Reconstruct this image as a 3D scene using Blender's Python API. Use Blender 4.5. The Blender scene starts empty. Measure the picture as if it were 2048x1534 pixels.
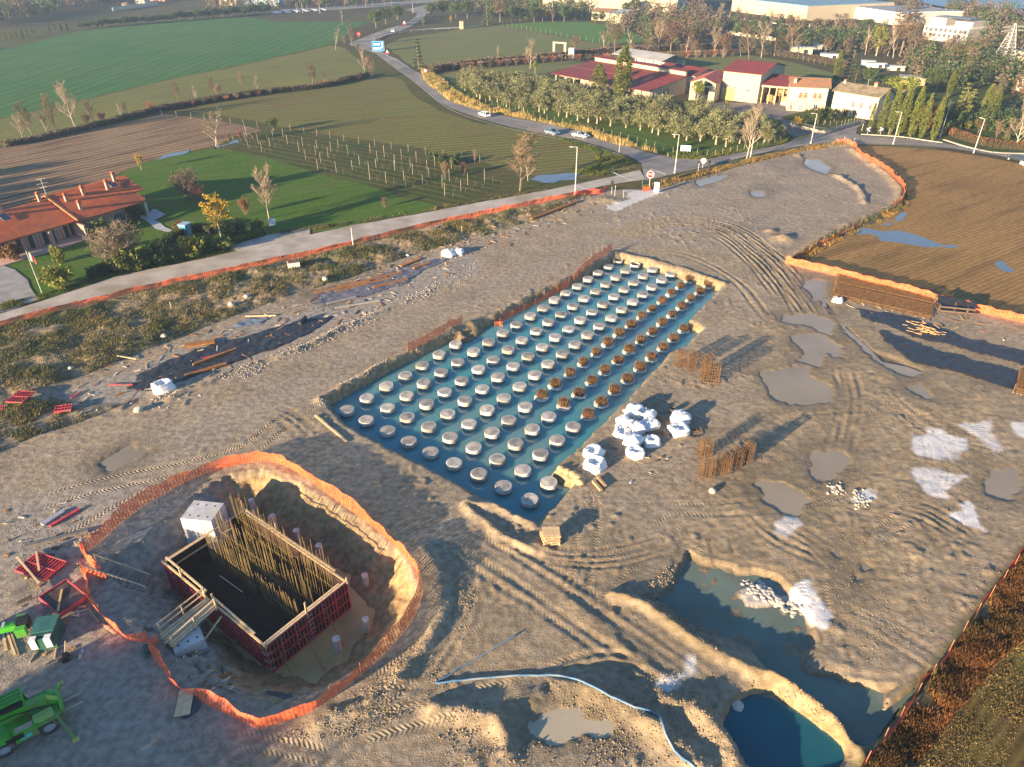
import bpy, bmesh, math, random
import numpy as np
from math import sin, cos, pi, radians, atan2, hypot
from mathutils import Vector, Matrix

scene = bpy.context.scene
col = scene.collection
random.seed(7); RNG = np.random.default_rng(7)

# ------------------------------------------------------------- camera, sky, sun, exposure
F_PX, PITCH, HC = 1430.0, math.atan(901/1430.0), 45.2
cam_d = bpy.data.cameras.new('camera'); cam = bpy.data.objects.new('camera', cam_d); col.objects.link(cam)
cam.location = (0, 0, HC); cam.rotation_euler = (pi/2-PITCH, 0, 0)
cam_d.sensor_width = 36; cam_d.lens = 36*F_PX/2048; cam_d.clip_start = 0.5; cam_d.clip_end = 20000
scene.camera = cam
SUN_AZ, SUN_EL = radians(222), radians(10.8)      # where the sun stands, seen from the ground
world = bpy.data.worlds.new('World'); scene.world = world; world.use_nodes = True
nt = world.node_tree; bgn = nt.nodes['Background']
sky = nt.nodes.new('ShaderNodeTexSky'); sky.sky_type = 'NISHITA'; sky.sun_disc = False
sky.sun_elevation = SUN_EL; sky.sun_rotation = pi/2-SUN_AZ
sky.air_density = 1.0; sky.dust_density = 0.2; sky.ozone_density = 3.5; sky.altitude = 100
nt.links.new(sky.outputs[0], bgn.inputs[0]); bgn.inputs[1].default_value = 0.075
sd = bpy.data.lights.new('sun', 'SUN'); sun = bpy.data.objects.new('sun', sd); col.objects.link(sun)
sd.energy = 5.0; sd.angle = radians(0.6); sd.color = (1.0, 0.73, 0.44)
sv = Vector((cos(SUN_AZ)*cos(SUN_EL), sin(SUN_AZ)*cos(SUN_EL), sin(SUN_EL)))
sun.rotation_euler = sv.to_track_quat('Z', 'Y').to_euler(); sun.location = sv*300
scene.view_settings.view_transform = 'Standard'; scene.view_settings.look = 'None'
scene.view_settings.gamma = 1.0; scene.view_settings.use_curve_mapping = False
scene.view_settings.exposure = 2.1
scene.cycles.max_bounces = 6; scene.cycles.transparent_max_bounces = 8
scene.cycles.use_denoising = True

# ------------------------------------------------------------- photo pixel -> point of the place
def P(px, py, z=0.0):
    dx = (px-1024)/F_PX; dy = -(py-767)/F_PX
    d = (dx, cos(PITCH)+dy*sin(PITCH), -sin(PITCH)+dy*cos(PITCH))
    k = (z-HC)/d[2]
    return Vector((k*d[0], k*d[1], z))
def PL(pts, z=0.0): return [P(x, y, z) for x, y in pts]
def crop(pts, ox, oy, s): return [(ox+s*x, oy+s*y) for x, y in pts]

ORD = ('first second third fourth fifth sixth seventh eighth ninth tenth eleventh twelfth thirteenth fourteenth fifteenth sixteenth '
       'seventeenth eighteenth nineteenth twentieth twenty-first twenty-second twenty-third twenty-fourth twenty-fifth twenty-sixth '
       'twenty-seventh twenty-eighth twenty-ninth thirtieth thirty-first thirty-second thirty-third thirty-fourth thirty-fifth thirty-sixth '
       'thirty-seventh thirty-eighth thirty-ninth fortieth forty-first forty-second forty-third forty-fourth forty-fifth').split()

# ------------------------------------------------------------- objects
def tag(o, label=None, cat=None, group=None, kind=None):
    if label: o['label'] = label
    if cat: o['category'] = cat
    if group: o['group'] = group
    if kind: o['kind'] = kind
    return o
def link(name, data, parent=None, loc=None, rz=0.0, scale=None):
    o = bpy.data.objects.new(name, data); col.objects.link(o)
    if parent: o.parent = parent
    if loc is not None: o.location = loc
    if rz: o.rotation_euler = (0, 0, rz)
    if scale is not None: o.scale = scale
    return o
def thing(name, label, cat, loc=(0, 0, 0), rz=0.0, group=None):
    return tag(link(name, None, None, loc, rz), label, cat, group)
KIDS = {}
def copy_tree(o, loc, rz, label, scale=None, parent=None):
    c = o.copy(); col.objects.link(c)
    if parent: c.parent = parent
    else:
        c.location = loc; c.rotation_euler = (0, 0, rz); c['label'] = label
        if scale is not None: c.scale = scale if hasattr(scale, '__len__') else (scale,)*3
    for ch in o.children: copy_tree(ch, None, 0, None, None, c)
    return c

class MB:
    """collects shapes for ONE mesh"""
    def __init__(s): s.v = []; s.f = []; s.m = []
    def add(s, vs, fs, mi=0):
        n = len(s.v); s.v.extend([tuple(p) for p in vs]); s.f.extend([tuple(i+n for i in f) for f in fs]); s.m.extend([mi]*len(fs)); return s
    def box(s, c, d, rz=0.0, mi=0, top=None):
        hx, hy, hz = d[0]/2, d[1]/2, d[2]/2; t = top or (1, 1)
        q = []
        for z, k in ((-hz, (1, 1)), (hz, t)):
            for x, y in ((-hx, -hy), (hx, -hy), (hx, hy), (-hx, hy)):
                x *= k[0]; y *= k[1]
                q.append((c[0]+x*cos(rz)-y*sin(rz), c[1]+x*sin(rz)+y*cos(rz), c[2]+z))
        return s.add(q, [(3, 2, 1, 0), (4, 5, 6, 7), (0, 1, 5, 4), (1, 2, 6, 5), (2, 3, 7, 6), (3, 0, 4, 7)], mi)
    def beam(s, a, b, w, h, mi=0, up=(0, 0, 1)):
        a = Vector(a); b = Vector(b); d = (b-a).normalized(); u = Vector(up)
        if abs(d.dot(u)) > .98: u = Vector((1, 0, 0))
        r = d.cross(u).normalized()*w/2; t = r.cross(d).normalized()*h/2
        q = [a-r-t, a+r-t, a+r+t, a-r+t, b-r-t, b+r-t, b+r+t, b-r+t]
        return s.add(q, [(0, 3, 2, 1), (4, 5, 6, 7), (0, 1, 5, 4), (1, 2, 6, 5), (2, 3, 7, 6), (3, 0, 4, 7)][0:], mi)
    def tube(s, pts, r, n=6, mi=0, cap=True):
        pts = [Vector(p) for p in pts]; N = len(pts); rs = r if hasattr(r, '__len__') else [r]*N
        vs = []; prev = None
        for i, p in enumerate(pts):
            d = (pts[min(i+1, N-1)]-pts[max(i-1, 0)]).normalized()
            u = prev if prev is not None and abs(prev.dot(d)) < .95 else (Vector((0, 0, 1)) if abs(d.z) < .9 else Vector((1, 0, 0)))
            x = d.cross(u).normalized(); y = x.cross(d).normalized(); prev = y
            for k in range(n):
                a = 2*pi*k/n; vs.append(p+(x*cos(a)+y*sin(a))*rs[i])
        fs = [(i*n+k, i*n+(k+1) % n, (i+1)*n+(k+1) % n, (i+1)*n+k) for i in range(N-1) for k in range(n)]
        if cap: fs += [tuple(range(n-1, -1, -1)), tuple((N-1)*n+k for k in range(n))]
        return s.add(vs, fs, mi)
    def lathe(s, prof, n=24, o=(0, 0, 0), mi=0, jit=0.0):
        vs = []
        for r, z in prof:
            for k in range(n):
                a = 2*pi*k/n; rr = r*(1+random.uniform(-jit, jit)); vs.append((o[0]+rr*cos(a), o[1]+rr*sin(a), o[2]+z))
        N = len(prof)
        fs = [(i*n+k, i*n+(k+1) % n, (i+1)*n+(k+1) % n, (i+1)*n+k) for i in range(N-1) for k in range(n)]
        fs += [tuple((N-1)*n+k for k in range(n))]
        return s.add(vs, fs, mi)
    def prism(s, poly, z0, z1, mi=0):
        n = len(poly); vs = [(p[0], p[1], z0) for p in poly]+[(p[0], p[1], z1) for p in poly]
        return s.add(vs, [tuple(range(n-1, -1, -1)), tuple(range(n, 2*n))]+[(k, (k+1) % n, n+(k+1) % n, n+k) for k in range(n)], mi)
    def mesh(s, name, mats, smooth=False):
        me = bpy.data.meshes.new(name); me.from_pydata(s.v, [], s.f)
        for m in (mats if isinstance(mats, (list, tuple)) else [mats]): me.materials.append(m)
        if any(s.m): me.polygons.foreach_set('material_index', s.m)
        if smooth: me.polygons.foreach_set('use_smooth', [True]*len(me.polygons))
        me.update(); return me
    def build(s, name, mats, parent=None, loc=None, rz=0.0, smooth=False):
        return link(name, s.mesh(name, mats, smooth), parent, loc, rz)

def np_mesh(name, V, Fc, mats, smooth=False, cols=None):
    me = bpy.data.meshes.new(name); k = Fc.shape[1]
    me.vertices.add(len(V)); me.vertices.foreach_set('co', np.ascontiguousarray(V, np.float32).ravel())
    me.loops.add(Fc.size); me.loops.foreach_set('vertex_index', np.ascontiguousarray(Fc, np.int32).ravel())
    me.polygons.add(len(Fc)); me.polygons.foreach_set('loop_start', np.arange(0, Fc.size, k, dtype=np.int32))
    try: me.polygons.foreach_set('loop_total', np.full(len(Fc), k, np.int32))
    except Exception: pass
    if smooth: me.polygons.foreach_set('use_smooth', np.ones(len(Fc), bool))
    for m in (mats if isinstance(mats, (list, tuple)) else [mats]): me.materials.append(m)
    if cols is not None:
        for nm, a in cols.items():
            at = me.attributes.new(nm, 'FLOAT', 'POINT'); at.data.foreach_set('value', np.ascontiguousarray(a, np.float32).ravel())
    me.update(calc_edges=True); me.validate(); return me

# ------------------------------------------------------------- numpy noise
_T = RNG.random((256, 256))
def vnoise(x, y, seed=0):
    x = x+seed*17.31; y = y+seed*9.77
    xi = np.floor(x).astype(int); yi = np.floor(y).astype(int); fx = x-xi; fy = y-yi
    fx = fx*fx*(3-2*fx); fy = fy*fy*(3-2*fy); a = xi & 255; b = yi & 255; a1 = (xi+1) & 255; b1 = (yi+1) & 255
    return (_T[a, b]*(1-fx)+_T[a1, b]*fx)*(1-fy)+(_T[a, b1]*(1-fx)+_T[a1, b1]*fx)*fy
def fbm(x, y, sc, octv=4, seed=0, gain=.5):
    t = 0; a = 1; n = 0; f = 1/sc
    for o in range(octv):
        t = t+a*(vnoise(x*f, y*f, seed+o)-.5)*2; n += a; a *= gain; f *= 2.03
    return t/n
def sstep(a, b, x):
    t = np.clip((x-a)/(b-a), 0, 1); return t*t*(3-2*t)

# ------------------------------------------------------------- materials
MATS = {}
def N(nt, t, **kw):
    n = nt.nodes.new(t)
    for k, v in kw.items(): setattr(n, k, v)
    return n
def mat(name, c, rough=.8, c2=None, sc=1.0, bump=0.0, bsc=None, metal=0.0, rnd=0.0, spec=.3, stretch=None, detail=6, grime=None, contrast=(.35, .65), alpha=None):
    """principled material: two-tone noise, optional bump, per-object brightness spread"""
    if name in MATS: return MATS[name]
    m = bpy.data.materials.new(name); m.use_nodes = True; nt = m.node_tree; L = nt.links.new
    b = nt.nodes['Principled BSDF']; b.inputs['Roughness'].default_value = rough; b.inputs['Metallic'].default_value = metal
    b.inputs['Specular IOR Level'].default_value = spec
    c2 = c2 or tuple(v*.72 for v in c)
    tc = N(nt, 'ShaderNodeTexCoord'); vec = tc.outputs['Object']
    if stretch:
        mp = N(nt, 'ShaderNodeMapping'); mp.inputs['Scale'].default_value = stretch; L(vec, mp.inputs[0]); vec = mp.outputs[0]
    nz = N(nt, 'ShaderNodeTexNoise'); nz.inputs['Scale'].default_value = sc; nz.inputs['Detail'].default_value = detail; L(vec, nz.inputs['Vector'])
    r = N(nt, 'ShaderNodeValToRGB'); r.color_ramp.elements[0].position = contrast[0]; r.color_ramp.elements[1].position = contrast[1]
    r.color_ramp.elements[0].color = (*c2, 1); r.color_ramp.elements[1].color = (*c, 1); L(nz.outputs[0], r.inputs[0])
    out = r.outputs[0]
    if grime:
        n2 = N(nt, 'ShaderNodeTexNoise'); n2.inputs['Scale'].default_value = sc*.35; n2.inputs['Detail'].default_value = 8; L(vec, n2.inputs['Vector'])
        r2 = N(nt, 'ShaderNodeValToRGB'); r2.color_ramp.elements[0].position = .48; r2.color_ramp.elements[1].position = .62
        L(n2.outputs[0], r2.inputs[0]); mx = N(nt, 'ShaderNodeMix', data_type='RGBA'); mx.inputs['B'].default_value = (*grime, 1)
        L(r2.outputs[0], mx.inputs['Factor']); L(out, mx.inputs['A']); out = mx.outputs['Result']
    if rnd:
        oi = N(nt, 'ShaderNodeObjectInfo'); mr = N(nt, 'ShaderNodeMapRange'); mr.inputs['To Min'].default_value = 1-rnd; mr.inputs['To Max'].default_value = 1+rnd
        L(oi.outputs['Random'], mr.inputs[0]); hs = N(nt, 'ShaderNodeHueSaturation'); L(out, hs.inputs['Color']); L(mr.outputs[0], hs.inputs['Value'])
        m2 = N(nt, 'ShaderNodeMapRange'); m2.inputs['To Min'].default_value = .5-rnd*.06; m2.inputs['To Max'].default_value = .5+rnd*.06
        mm = N(nt, 'ShaderNodeMath', operation='FRACT'); mk = N(nt, 'ShaderNodeMath', operation='MULTIPLY'); mk.inputs[1].default_value = 7.13
        L(oi.outputs['Random'], mk.inputs[0]); L(mk.outputs[0], mm.inputs[0]); L(mm.outputs[0], m2.inputs[0]); L(m2.outputs[0], hs.inputs['Hue'])
        out = hs.outputs[0]
    L(out, b.inputs['Base Color'])
    if bump:
        nb = N(nt, 'ShaderNodeTexNoise'); nb.inputs['Scale'].default_value = bsc or sc*4; nb.inputs['Detail'].default_value = 6; L(vec, nb.inputs['Vector'])
        bp = N(nt, 'ShaderNodeBump'); bp.inputs['Strength'].default_value = 1; bp.inputs['Distance'].default_value = bump
        L(nb.outputs[0], bp.inputs['Height']); L(bp.outputs[0], b.inputs['Normal'])
    if alpha is not None: b.inputs['Alpha'].default_value = alpha
    MATS[name] = m; return m
def leafmat(name, c, c2, rnd=.18, trans=.25, sc=.6):
    """leaves: colour changes from spray to spray and from tree to tree, a little light passes through"""
    if name in MATS: return MATS[name]
    m = bpy.data.materials.new(name); m.use_nodes = True; nt = m.node_tree; L = nt.links.new
    b = nt.nodes['Principled BSDF']; b.inputs['Roughness'].default_value = .65; b.inputs['Specular IOR Level'].default_value = .2
    at = N(nt, 'ShaderNodeAttribute', attribute_name='tint')
    mx = N(nt, 'ShaderNodeMix', data_type='RGBA'); mx.inputs['A'].default_value = (*c2, 1); mx.inputs['B'].default_value = (*c, 1); L(at.outputs['Fac'], mx.inputs['Factor'])
    oi = N(nt, 'ShaderNodeObjectInfo'); mr = N(nt, 'ShaderNodeMapRange'); mr.inputs['To Min'].default_value = 1-rnd; mr.inputs['To Max'].default_value = 1+rnd
    L(oi.outputs['Random'], mr.inputs[0]); hs = N(nt, 'ShaderNodeHueSaturation'); L(mx.outputs['Result'], hs.inputs['Color']); L(mr.outputs[0], hs.inputs['Value'])
    L(hs.outputs[0], b.inputs['Base Color'])
    tr = N(nt, 'ShaderNodeBsdfTranslucent'); L(hs.outputs[0], tr.inputs[0]); ms = N(nt, 'ShaderNodeMixShader'); ms.inputs[0].default_value = trans
    L(b.outputs[0], ms.inputs[1]); L(tr.outputs[0], ms.inputs[2]); L(ms.outputs[0], nt.nodes['Material Output'].inputs[0])
    MATS[name] = m; return m
def glass(name='window_glass', c=(.03, .04, .05)): return mat(name, c, .08, c, spec=.8)
WOOD = mat('timber', (.52, .37, .2), .75, (.36, .24, .12), sc=3, stretch=(1, 1, 6), rnd=.18)
WOODP = mat('timber_pale', (.66, .5, .3), .75, (.5, .36, .2), sc=3, rnd=.15)
RUST = mat('rusty_steel', (.36, .17, .05), .8, (.22, .09, .03), sc=4)
RUSTB = mat('rusty_rebar', (.19, .105, .042), .75, (.08, .045, .02), sc=2.2)
CONC = mat('concrete', (.46, .44, .4), .85, (.34, .33, .31), sc=2.5, bump=.01)
STEELG = mat('galvanised_steel', (.5, .51, .52), .45, (.4, .41, .42), metal=.5, sc=2)
BLACKP = mat('black_membrane', (.028, .03, .036), .5, (.018, .02, .024), sc=1.2, bump=.05, bsc=2.5, spec=.4)
# ============================================================= THE SITE'S GROUND
def axis(segs):
    out = [segs[0][0]]
    for a, b, s in segs:
        n = max(1, int(round((b-a)/s))); out += list(np.linspace(a, b, n+1)[1:])
    return np.array(out)
GX = axis([(-96, -45, .55), (-45, 45, .2), (45, 105, .4)])
GY = axis([(13, 55, .17), (55, 95, .26), (95, 140, .45), (140, 215, .8)])
X, Y = np.meshgrid(GX, GY); Z = np.zeros_like(X)
def A0(): return np.zeros_like(X)
A = dict(wet=A0(), pale=A0(), yel=A0(), grn=A0(), grav=A0(), tu=A0(), tv=A0(), tm=A0(), out=A0(), fld=A0(), dark=A0())

def win(pts, m):
    xs = [p[0] for p in pts]; ys = [p[1] for p in pts]
    i0, i1 = np.searchsorted(GX, [min(xs)-m, max(xs)+m]); j0, j1 = np.searchsorted(GY, [min(ys)-m, max(ys)+m])
    return slice(j0, j1), slice(i0, i1)
def sdist(poly, x, y):
    """signed distance to a polygon, positive inside"""
    d = np.full(x.shape, 1e9); ins = np.zeros(x.shape, bool); n = len(poly)
    for k in range(n):
        ax, ay = poly[k][0], poly[k][1]; bx, by = poly[(k+1) % n][0], poly[(k+1) % n][1]
        ex, ey = bx-ax, by-ay; l2 = ex*ex+ey*ey+1e-9
        t = np.clip(((x-ax)*ex+(y-ay)*ey)/l2, 0, 1)
        d = np.minimum(d, (x-ax-t*ex)**2+(y-ay-t*ey)**2)
        c = (ay > y) != (by > y)
        with np.errstate(divide='ignore', invalid='ignore'): xx = ex*(y-ay)/(ey if abs(ey) > 1e-9 else 1e-9)+ax
        ins ^= c & (x < xx)
    d = np.sqrt(d); return np.where(ins, d, -d)
def pdist(line, x, y):
    """distance along (u) and across (v, signed) a polyline"""
    bd = np.full(x.shape, 1e9); U = np.zeros(x.shape); V = np.zeros(x.shape); s = 0
    for (ax, ay, *_), (bx, by, *_) in zip(line[:-1], line[1:]):
        ex, ey = bx-ax, by-ay; l = hypot(ex, ey)+1e-9
        t = np.clip(((x-ax)*ex+(y-ay)*ey)/(l*l), 0, 1); dx = x-ax-t*ex; dy = y-ay-t*ey; d = dx*dx+dy*dy
        k = d < bd; bd = np.where(k, d, bd); U = np.where(k, s+t*l, U); V = np.where(k, np.where(ex*dy-ey*dx > 0, 1, -1)*np.sqrt(d), V); s += l
    return U, V
def smooth_line(pts, sub=6):
    """Catmull-Rom through points"""
    p = [Vector(q) for q in pts]; p = [p[0]*2-p[1]]+p+[p[-1]*2-p[-2]]; out = []
    for i in range(1, len(p)-2):
        for k in range(sub):
            t = k/sub; a, b, c, d = p[i-1], p[i], p[i+1], p[i+2]
            out.append(.5*((2*b)+(c-a)*t+(2*a-5*b+4*c-d)*t*t+(3*b-a-3*c+d)*t**3))
    out.append(p[-2]); return out
WX = fbm(X, Y, 2.2, 3, 31)*.5; WY = fbm(X, Y, 2.2, 3, 37)*.5          # wobble for every outline
def region(px, m=3.0, z=0.0, wob=1.0):
    pts = PL(px, z) if not isinstance(px[0], Vector) else px
    w = win(pts, m); return w, sdist(pts, X[w]+WX[w]*wob, Y[w]+WY[w]*wob)

SITE = [(-260, 720), (-100, 668), (0, 648), (150, 609), (342, 563), (478, 536), (700, 488), (851, 449), (1022, 415), (1141, 388), (1200, 378), (1290, 380), (1400, 350), (1500, 322), (1600, 300),
        (1680, 288), (1712, 292), (1712, 305), (1775, 345), (1808, 380), (1800, 412), (1720, 446), (1640, 485), (1575, 525), (1700, 552), (1850, 592),
        (2048, 640), (2300, 700), (2300, 1000), (2060, 1085), (1905, 1290), (1820, 1400), (1700, 1560), (1600, 1760), (1000, 1800), (0, 1800), (-300, 1700), (-500, 1000)]
ws, sd_site = region(SITE, 6, wob=.4)
inside = np.full(X.shape, -9.0); inside[ws] = sd_site
m_site = sstep(-.3, .9, inside)
base = .07+.05*fbm(X, Y, 6, 4, 1)+.028*fbm(X, Y, 1.3, 4, 2)+.022*fbm(X, Y, .55, 3, 4)+.1*fbm(X, Y, 18, 3, 3)
# scraped, torn-up mud towards the right and the bottom
rough = sstep(.0, .5, fbm(X, Y, 16, 3, 5)+.1)
rid = np.abs(fbm(X*.8+Y*.6+WX*3, (Y*.8-X*.6)*2.6+WY*3, 2.6, 4, 6))
torn = A0()
wt, dt = region([(1500, 600), (2100, 700), (2048, 1090), (1780, 1400), (1300, 1150), (1350, 950), (1480, 800)], 8); torn[wt] = sstep(-2, 6, dt)
wt, dt = region([(860, 1080), (1250, 1020), (1500, 1300), (1700, 1540), (500, 1560), (850, 1350)], 8); torn[wt] = np.maximum(torn[wt], .6*sstep(-1, 4, dt))
wt, dt = region([(1330, 300), (1800, 300), (1800, 420), (1580, 560), (1620, 640), (1380, 500)], 8); torn[wt] = np.maximum(torn[wt], .5*sstep(-1, 5, dt))
base = base+torn*(.1*(.35-rid)*1.3*rough+.05*fbm(X, Y, .8, 3, 8)+.04*fbm(X*.8+Y*.6, (Y*.8-X*.6)*3, 1.4, 2, 12))
cl = np.clip(fbm(X, Y, .75, 3, 14)-.28, 0, 1)*1.1; base = base+cl*sstep(.0, .35, fbm(X, Y, 7, 2, 15))*.3       # clods
Z = np.where(m_site > 0, base*m_site, Z)

# compacted haul road: flatter, greyer
wr, dr = region([(-100, 1080), (300, 870), (620, 740), (900, 590), (1180, 480), (1290, 430), (1290, 500), (1200, 500), (900, 640), (650, 770), (560, 850), (300, 960), (0, 1080)], 4)
k = sstep(-1.5, 3, dr); Z[wr] = Z[wr]*(1-.8*k)+.07*k; A['grav'][wr] = np.maximum(A['grav'][wr], .35*k)

# mound of rubble and weeds between the fence and the site
VERGE = [(0, 655), (342, 570), (478, 543), (700, 495), (851, 457), (1022, 422), (1141, 395), (1190, 392), (1100, 430), (980, 470), (830, 510), (690, 560), (560, 600), (400, 660), (200, 740), (60, 790), (-60, 830), (-200, 740)]
wv, dv = region(VERGE, 4)
kv = sstep(-.8, 2.0, dv); Z[wv] += kv*(.55+.45*fbm(X[wv], Y[wv], 3, 4, 21)+.2*np.abs(fbm(X[wv], Y[wv], 1.1, 3, 22)))
A['grn'][wv] = np.maximum(A['grn'][wv], kv*sstep(-.15, .35, fbm(X[wv], Y[wv], 5, 4, 23)+.45*sstep(7, 1.5, np.abs(inside[wv]))-.18))
A['yel'][wv] = np.maximum(A['yel'][wv], kv*.55); A['dark'][wv] = np.maximum(A['dark'][wv], kv*.45)
# weedy patch lower left
wv, dv = region([(0, 800), (120, 800), (200, 800), (245, 815), (150, 850), (60, 880), (-60, 930), (-60, 830)], 3)
kv = sstep(-1, 1.5, dv); Z[wv] += kv*(.3+.3*fbm(X[wv], Y[wv], 2.2, 3, 25)); A['dark'][wv] = np.maximum(A['dark'][wv], kv*.5)
# mud ridges and berms
def berm(px, h, w, yel=.5, rag=.5, sm=True):
    ln = smooth_line(PL(px)) if sm else PL(px); wn = win(ln, 4)
    u, v = pdist(ln, X[wn]+WX[wn]*.7, Y[wn]+WY[wn]*.7)
    hh = h*(1+rag*1.5*fbm(X[wn], Y[wn], 1.7, 4, 41)+.5*np.abs(fbm(X[wn], Y[wn], .7, 2, 42)))*np.exp(-(v/w)**2); Z[wn] += hh
    A['yel'][wn] = np.maximum(A['yel'][wn], yel*np.exp(-(v/w/1.2)**2))
berm([(1595, 312), (1640, 340), (1690, 362), (1722, 385), (1730, 408)], .5, .55, .4)
berm([(1375, 350), (1480, 322), (1590, 300), (1690, 290)], .45, 1.2, .6)
berm([(1700, 300), (1770, 348), (1800, 385), (1790, 412), (1700, 450), (1630, 490), (1585, 525)], .5, .9, .6)
berm([(640, 800), (760, 735), (905, 665)], .35, .5, .3); berm([(990, 632), (1130, 560), (1225, 508)], .3, .5, .2)
berm([(1228, 505), (1300, 520), (1400, 550), (1450, 570)], .25, .5, .7)
berm([(1065, 1055), (1010, 1020), (935, 1010), (1010, 1075), (1090, 1100)], .3, .5, .1)
berm([(1140, 1205), (1290, 1330), (1400, 1400)], .12, .5, .2)
berm([(855, 1100), (880, 1160), (880, 1230), (850, 1290), (760, 1390), (640, 1450)], .35, .7, .2)
berm([(1000, 1450), (1080, 1395), (1180, 1385), (1290, 1440), (1340, 1490), (1400, 1534)], .5, .9, .35)
berm([(340, 800), (480, 740), (600, 700), (700, 650), (860, 580)], .3, .5, .15)
berm([(870, 1420), (980, 1440), (1010, 1500), (960, 1540)], .4, .8, .2)
# mound of ochre spoil at the pit's edge, sand heaps
def heap(px, py, r, h, yel=.8, sx=1.0):
    c = P(px, py); wn = win([c], r*2.2); d = np.hypot((X[wn]-c.x+WX[wn])/sx, Y[wn]-c.y+WY[wn])/r
    Z[wn] += h*np.exp(-d**2*1.6)*(1+.35*fbm(X[wn], Y[wn], .9, 3, 43)); A['yel'][wn] = np.maximum(A['yel'][wn], yel*np.exp(-d**2))
heap(1566, 478, 1.6, .8, .9, 1.4); heap(1540, 465, 1.2, .5, .5)
heap(1215, 402, 2.2, .5, .1, 1.6); heap(540, 960, 1.6, .5, .8)

# tracks: ruts with raised lips, tread printed by the material
def tracks(px, offs, w=.28, depth=.12, tread=0.0, yel=.25):
    ln = smooth_line(px if isinstance(px[0], Vector) else PL(px)); wn = win(ln, max(abs(o) for o in offs)+1.5); u, v = pdist(ln, X[wn], Y[wn])
    L = sum((b-a).length for a, b in zip(ln[:-1], ln[1:])); fade = sstep(0, 4, u)*sstep(L, L-4, u)
    for o in offs:
        q = np.abs(v-o+.12*np.sin(u*.35+o*3)); Z[wn] += .62*fade*(.75+.5*fbm(X[wn], Y[wn], 2.5, 3, 97))*(-depth*np.exp(-(q/w)**2)+.55*depth*np.exp(-((q-1.7*w)/(.6*w))**2))
        mk = fade*np.exp(-(q/(w*1.1))**4); big = mk > A['tm'][wn]
        if tread:
            A['tm'][wn] = np.where(big, mk*tread, A['tm'][wn]); A['tu'][wn] = np.where(big, u, A['tu'][wn]); A['tv'][wn] = np.where(big, v-o, A['tv'][wn])
        A['yel'][wn] = np.maximum(A['yel'][wn], yel*mk)
tracks([(860, 1085), (905, 1150), (900, 1220), (865, 1290), (800, 1360), (690, 1440)], (-1.3, -.6, .2, 1.0, 1.7), .25, .1, 1)
tracks([(955, 1330), (990, 1300), (1035, 1270)], (-.3, .35), .33, .1, 1); tracks([(930, 1265), (965, 1235), (990, 1190), (975, 1140)], (-.35, .4), .3, .1, 1)
tracks([(960, 1040), (1020, 1080), (1110, 1112), (1230, 1115), (1350, 1085)], (-.9, -.4, .2, .7, 1.2), .2, .13, .3)
tracks([(900, 1060), (1050, 1150), (1200, 1250), (1330, 1340), (1420, 1420)], (-2.2, -1.2, 1.0, 2.0), .3, .1, .4)
tracks([(1060, 1395), (1130, 1345), (1230, 1330), (1360, 1375)], (-.6, .1, .8), .25, .12, .6)
tracks([(1215, 480), (1330, 445), (1440, 452), (1530, 510), (1600, 590), (1640, 650)], (-2.6, -1.9, -1.2, -.5, .3, 1.0, 1.7, 2.5), .26, .2, .2, .55)
tracks([(1330, 480), (1430, 470), (1500, 520), (1570, 600)], (-1.2, -.4, .5, 1.3), .25, .18, .2, .55)
tracks([(1250, 500), (1370, 510), (1470, 560), (1540, 640)], (-.8, .4), .3, .14, .3, .4)
tracks([(1690, 730), (1705, 800), (1690, 880), (1650, 960), (1600, 1010)], (-1.4, -.7, .1, .9), .26, .13, .2, .4)
tracks([(1430, 480), (1500, 430), (1590, 400), (1700, 380)], (-.9, .0, .9), .25, .08, .4)
tracks([(1340, 420), (1480, 400), (1600, 410), (1700, 400)], (-1.6, -.6, .5), .25, .08, .4); tracks([(1420, 440), (1500, 410), (1530, 370), (1480, 350)], (-.5, .4), .25, .07, .4)
tracks([(640, 800), (560, 850), (500, 900), (400, 930), (200, 970), (50, 1020)], (-1.0, 1.0), .3, .07, 1)
tracks([(420, 960), (300, 990), (180, 1060), (60, 1120)], (-.9, .7), .3, .08, 1)
tracks([(300, 1500), (420, 1480), (560, 1500), (700, 1534)], (-.4, .5), .3, .07, 1); tracks([(640, 1450), (760, 1410), (870, 1390), (950, 1350)], (-.8, .8), .3, .07, 1)
tracks([(620, 1500), (800, 1440), (960, 1400), (1080, 1370)], (-.8, .8), .3, .06, 1)
tracks([(520, 820), (570, 840), (620, 880)], (-.9, -.3, .4, 1.0, 1.6), .22, .12, .2)
tracks([(1560, 1050), (1640, 1100), (1720, 1180)], (-1.2, -.5, .4, 1.2), .22, .12, .2, .4)
tracks([(1780, 1000), (1860, 1030), (1960, 1090)], (-1.4, -.6, .3, 1.1), .22, .13, .2, .4); tracks([(1880, 900), (1960, 950), (2048, 1010)], (-1.0, 0, 1.0), .22, .13, .2, .4)
tracks([(1760, 770), (1850, 850), (1990, 900), (2048, 910)], (-1.0, -.3, .7), .25, .1, .2, .4)
tracks([(1480, 1010), (1560, 1080), (1700, 1130), (1850, 1150)], (-.9, .1, 1.0), .24, .09, .2, .4)

rt = random.Random(41)
for k in range(30):
    a = rt.uniform(-.6, 1.5); q = P(rt.uniform(900, 2000), rt.uniform(650, 1450)) if k % 4 else P(rt.uniform(1250, 1700), rt.uniform(330, 520)); ln_ = [q]; cv = rt.uniform(-.18, .18)
    for i in range(rt.randint(4, 8)): a += cv; q = q+Vector((cos(a), sin(a), 0))*3.2; ln_.append(q)
    tracks(ln_, (-.95, -.6, .65, 1.0) if k % 2 else (-.9, .9), .17, .09, .5, .2)
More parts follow.
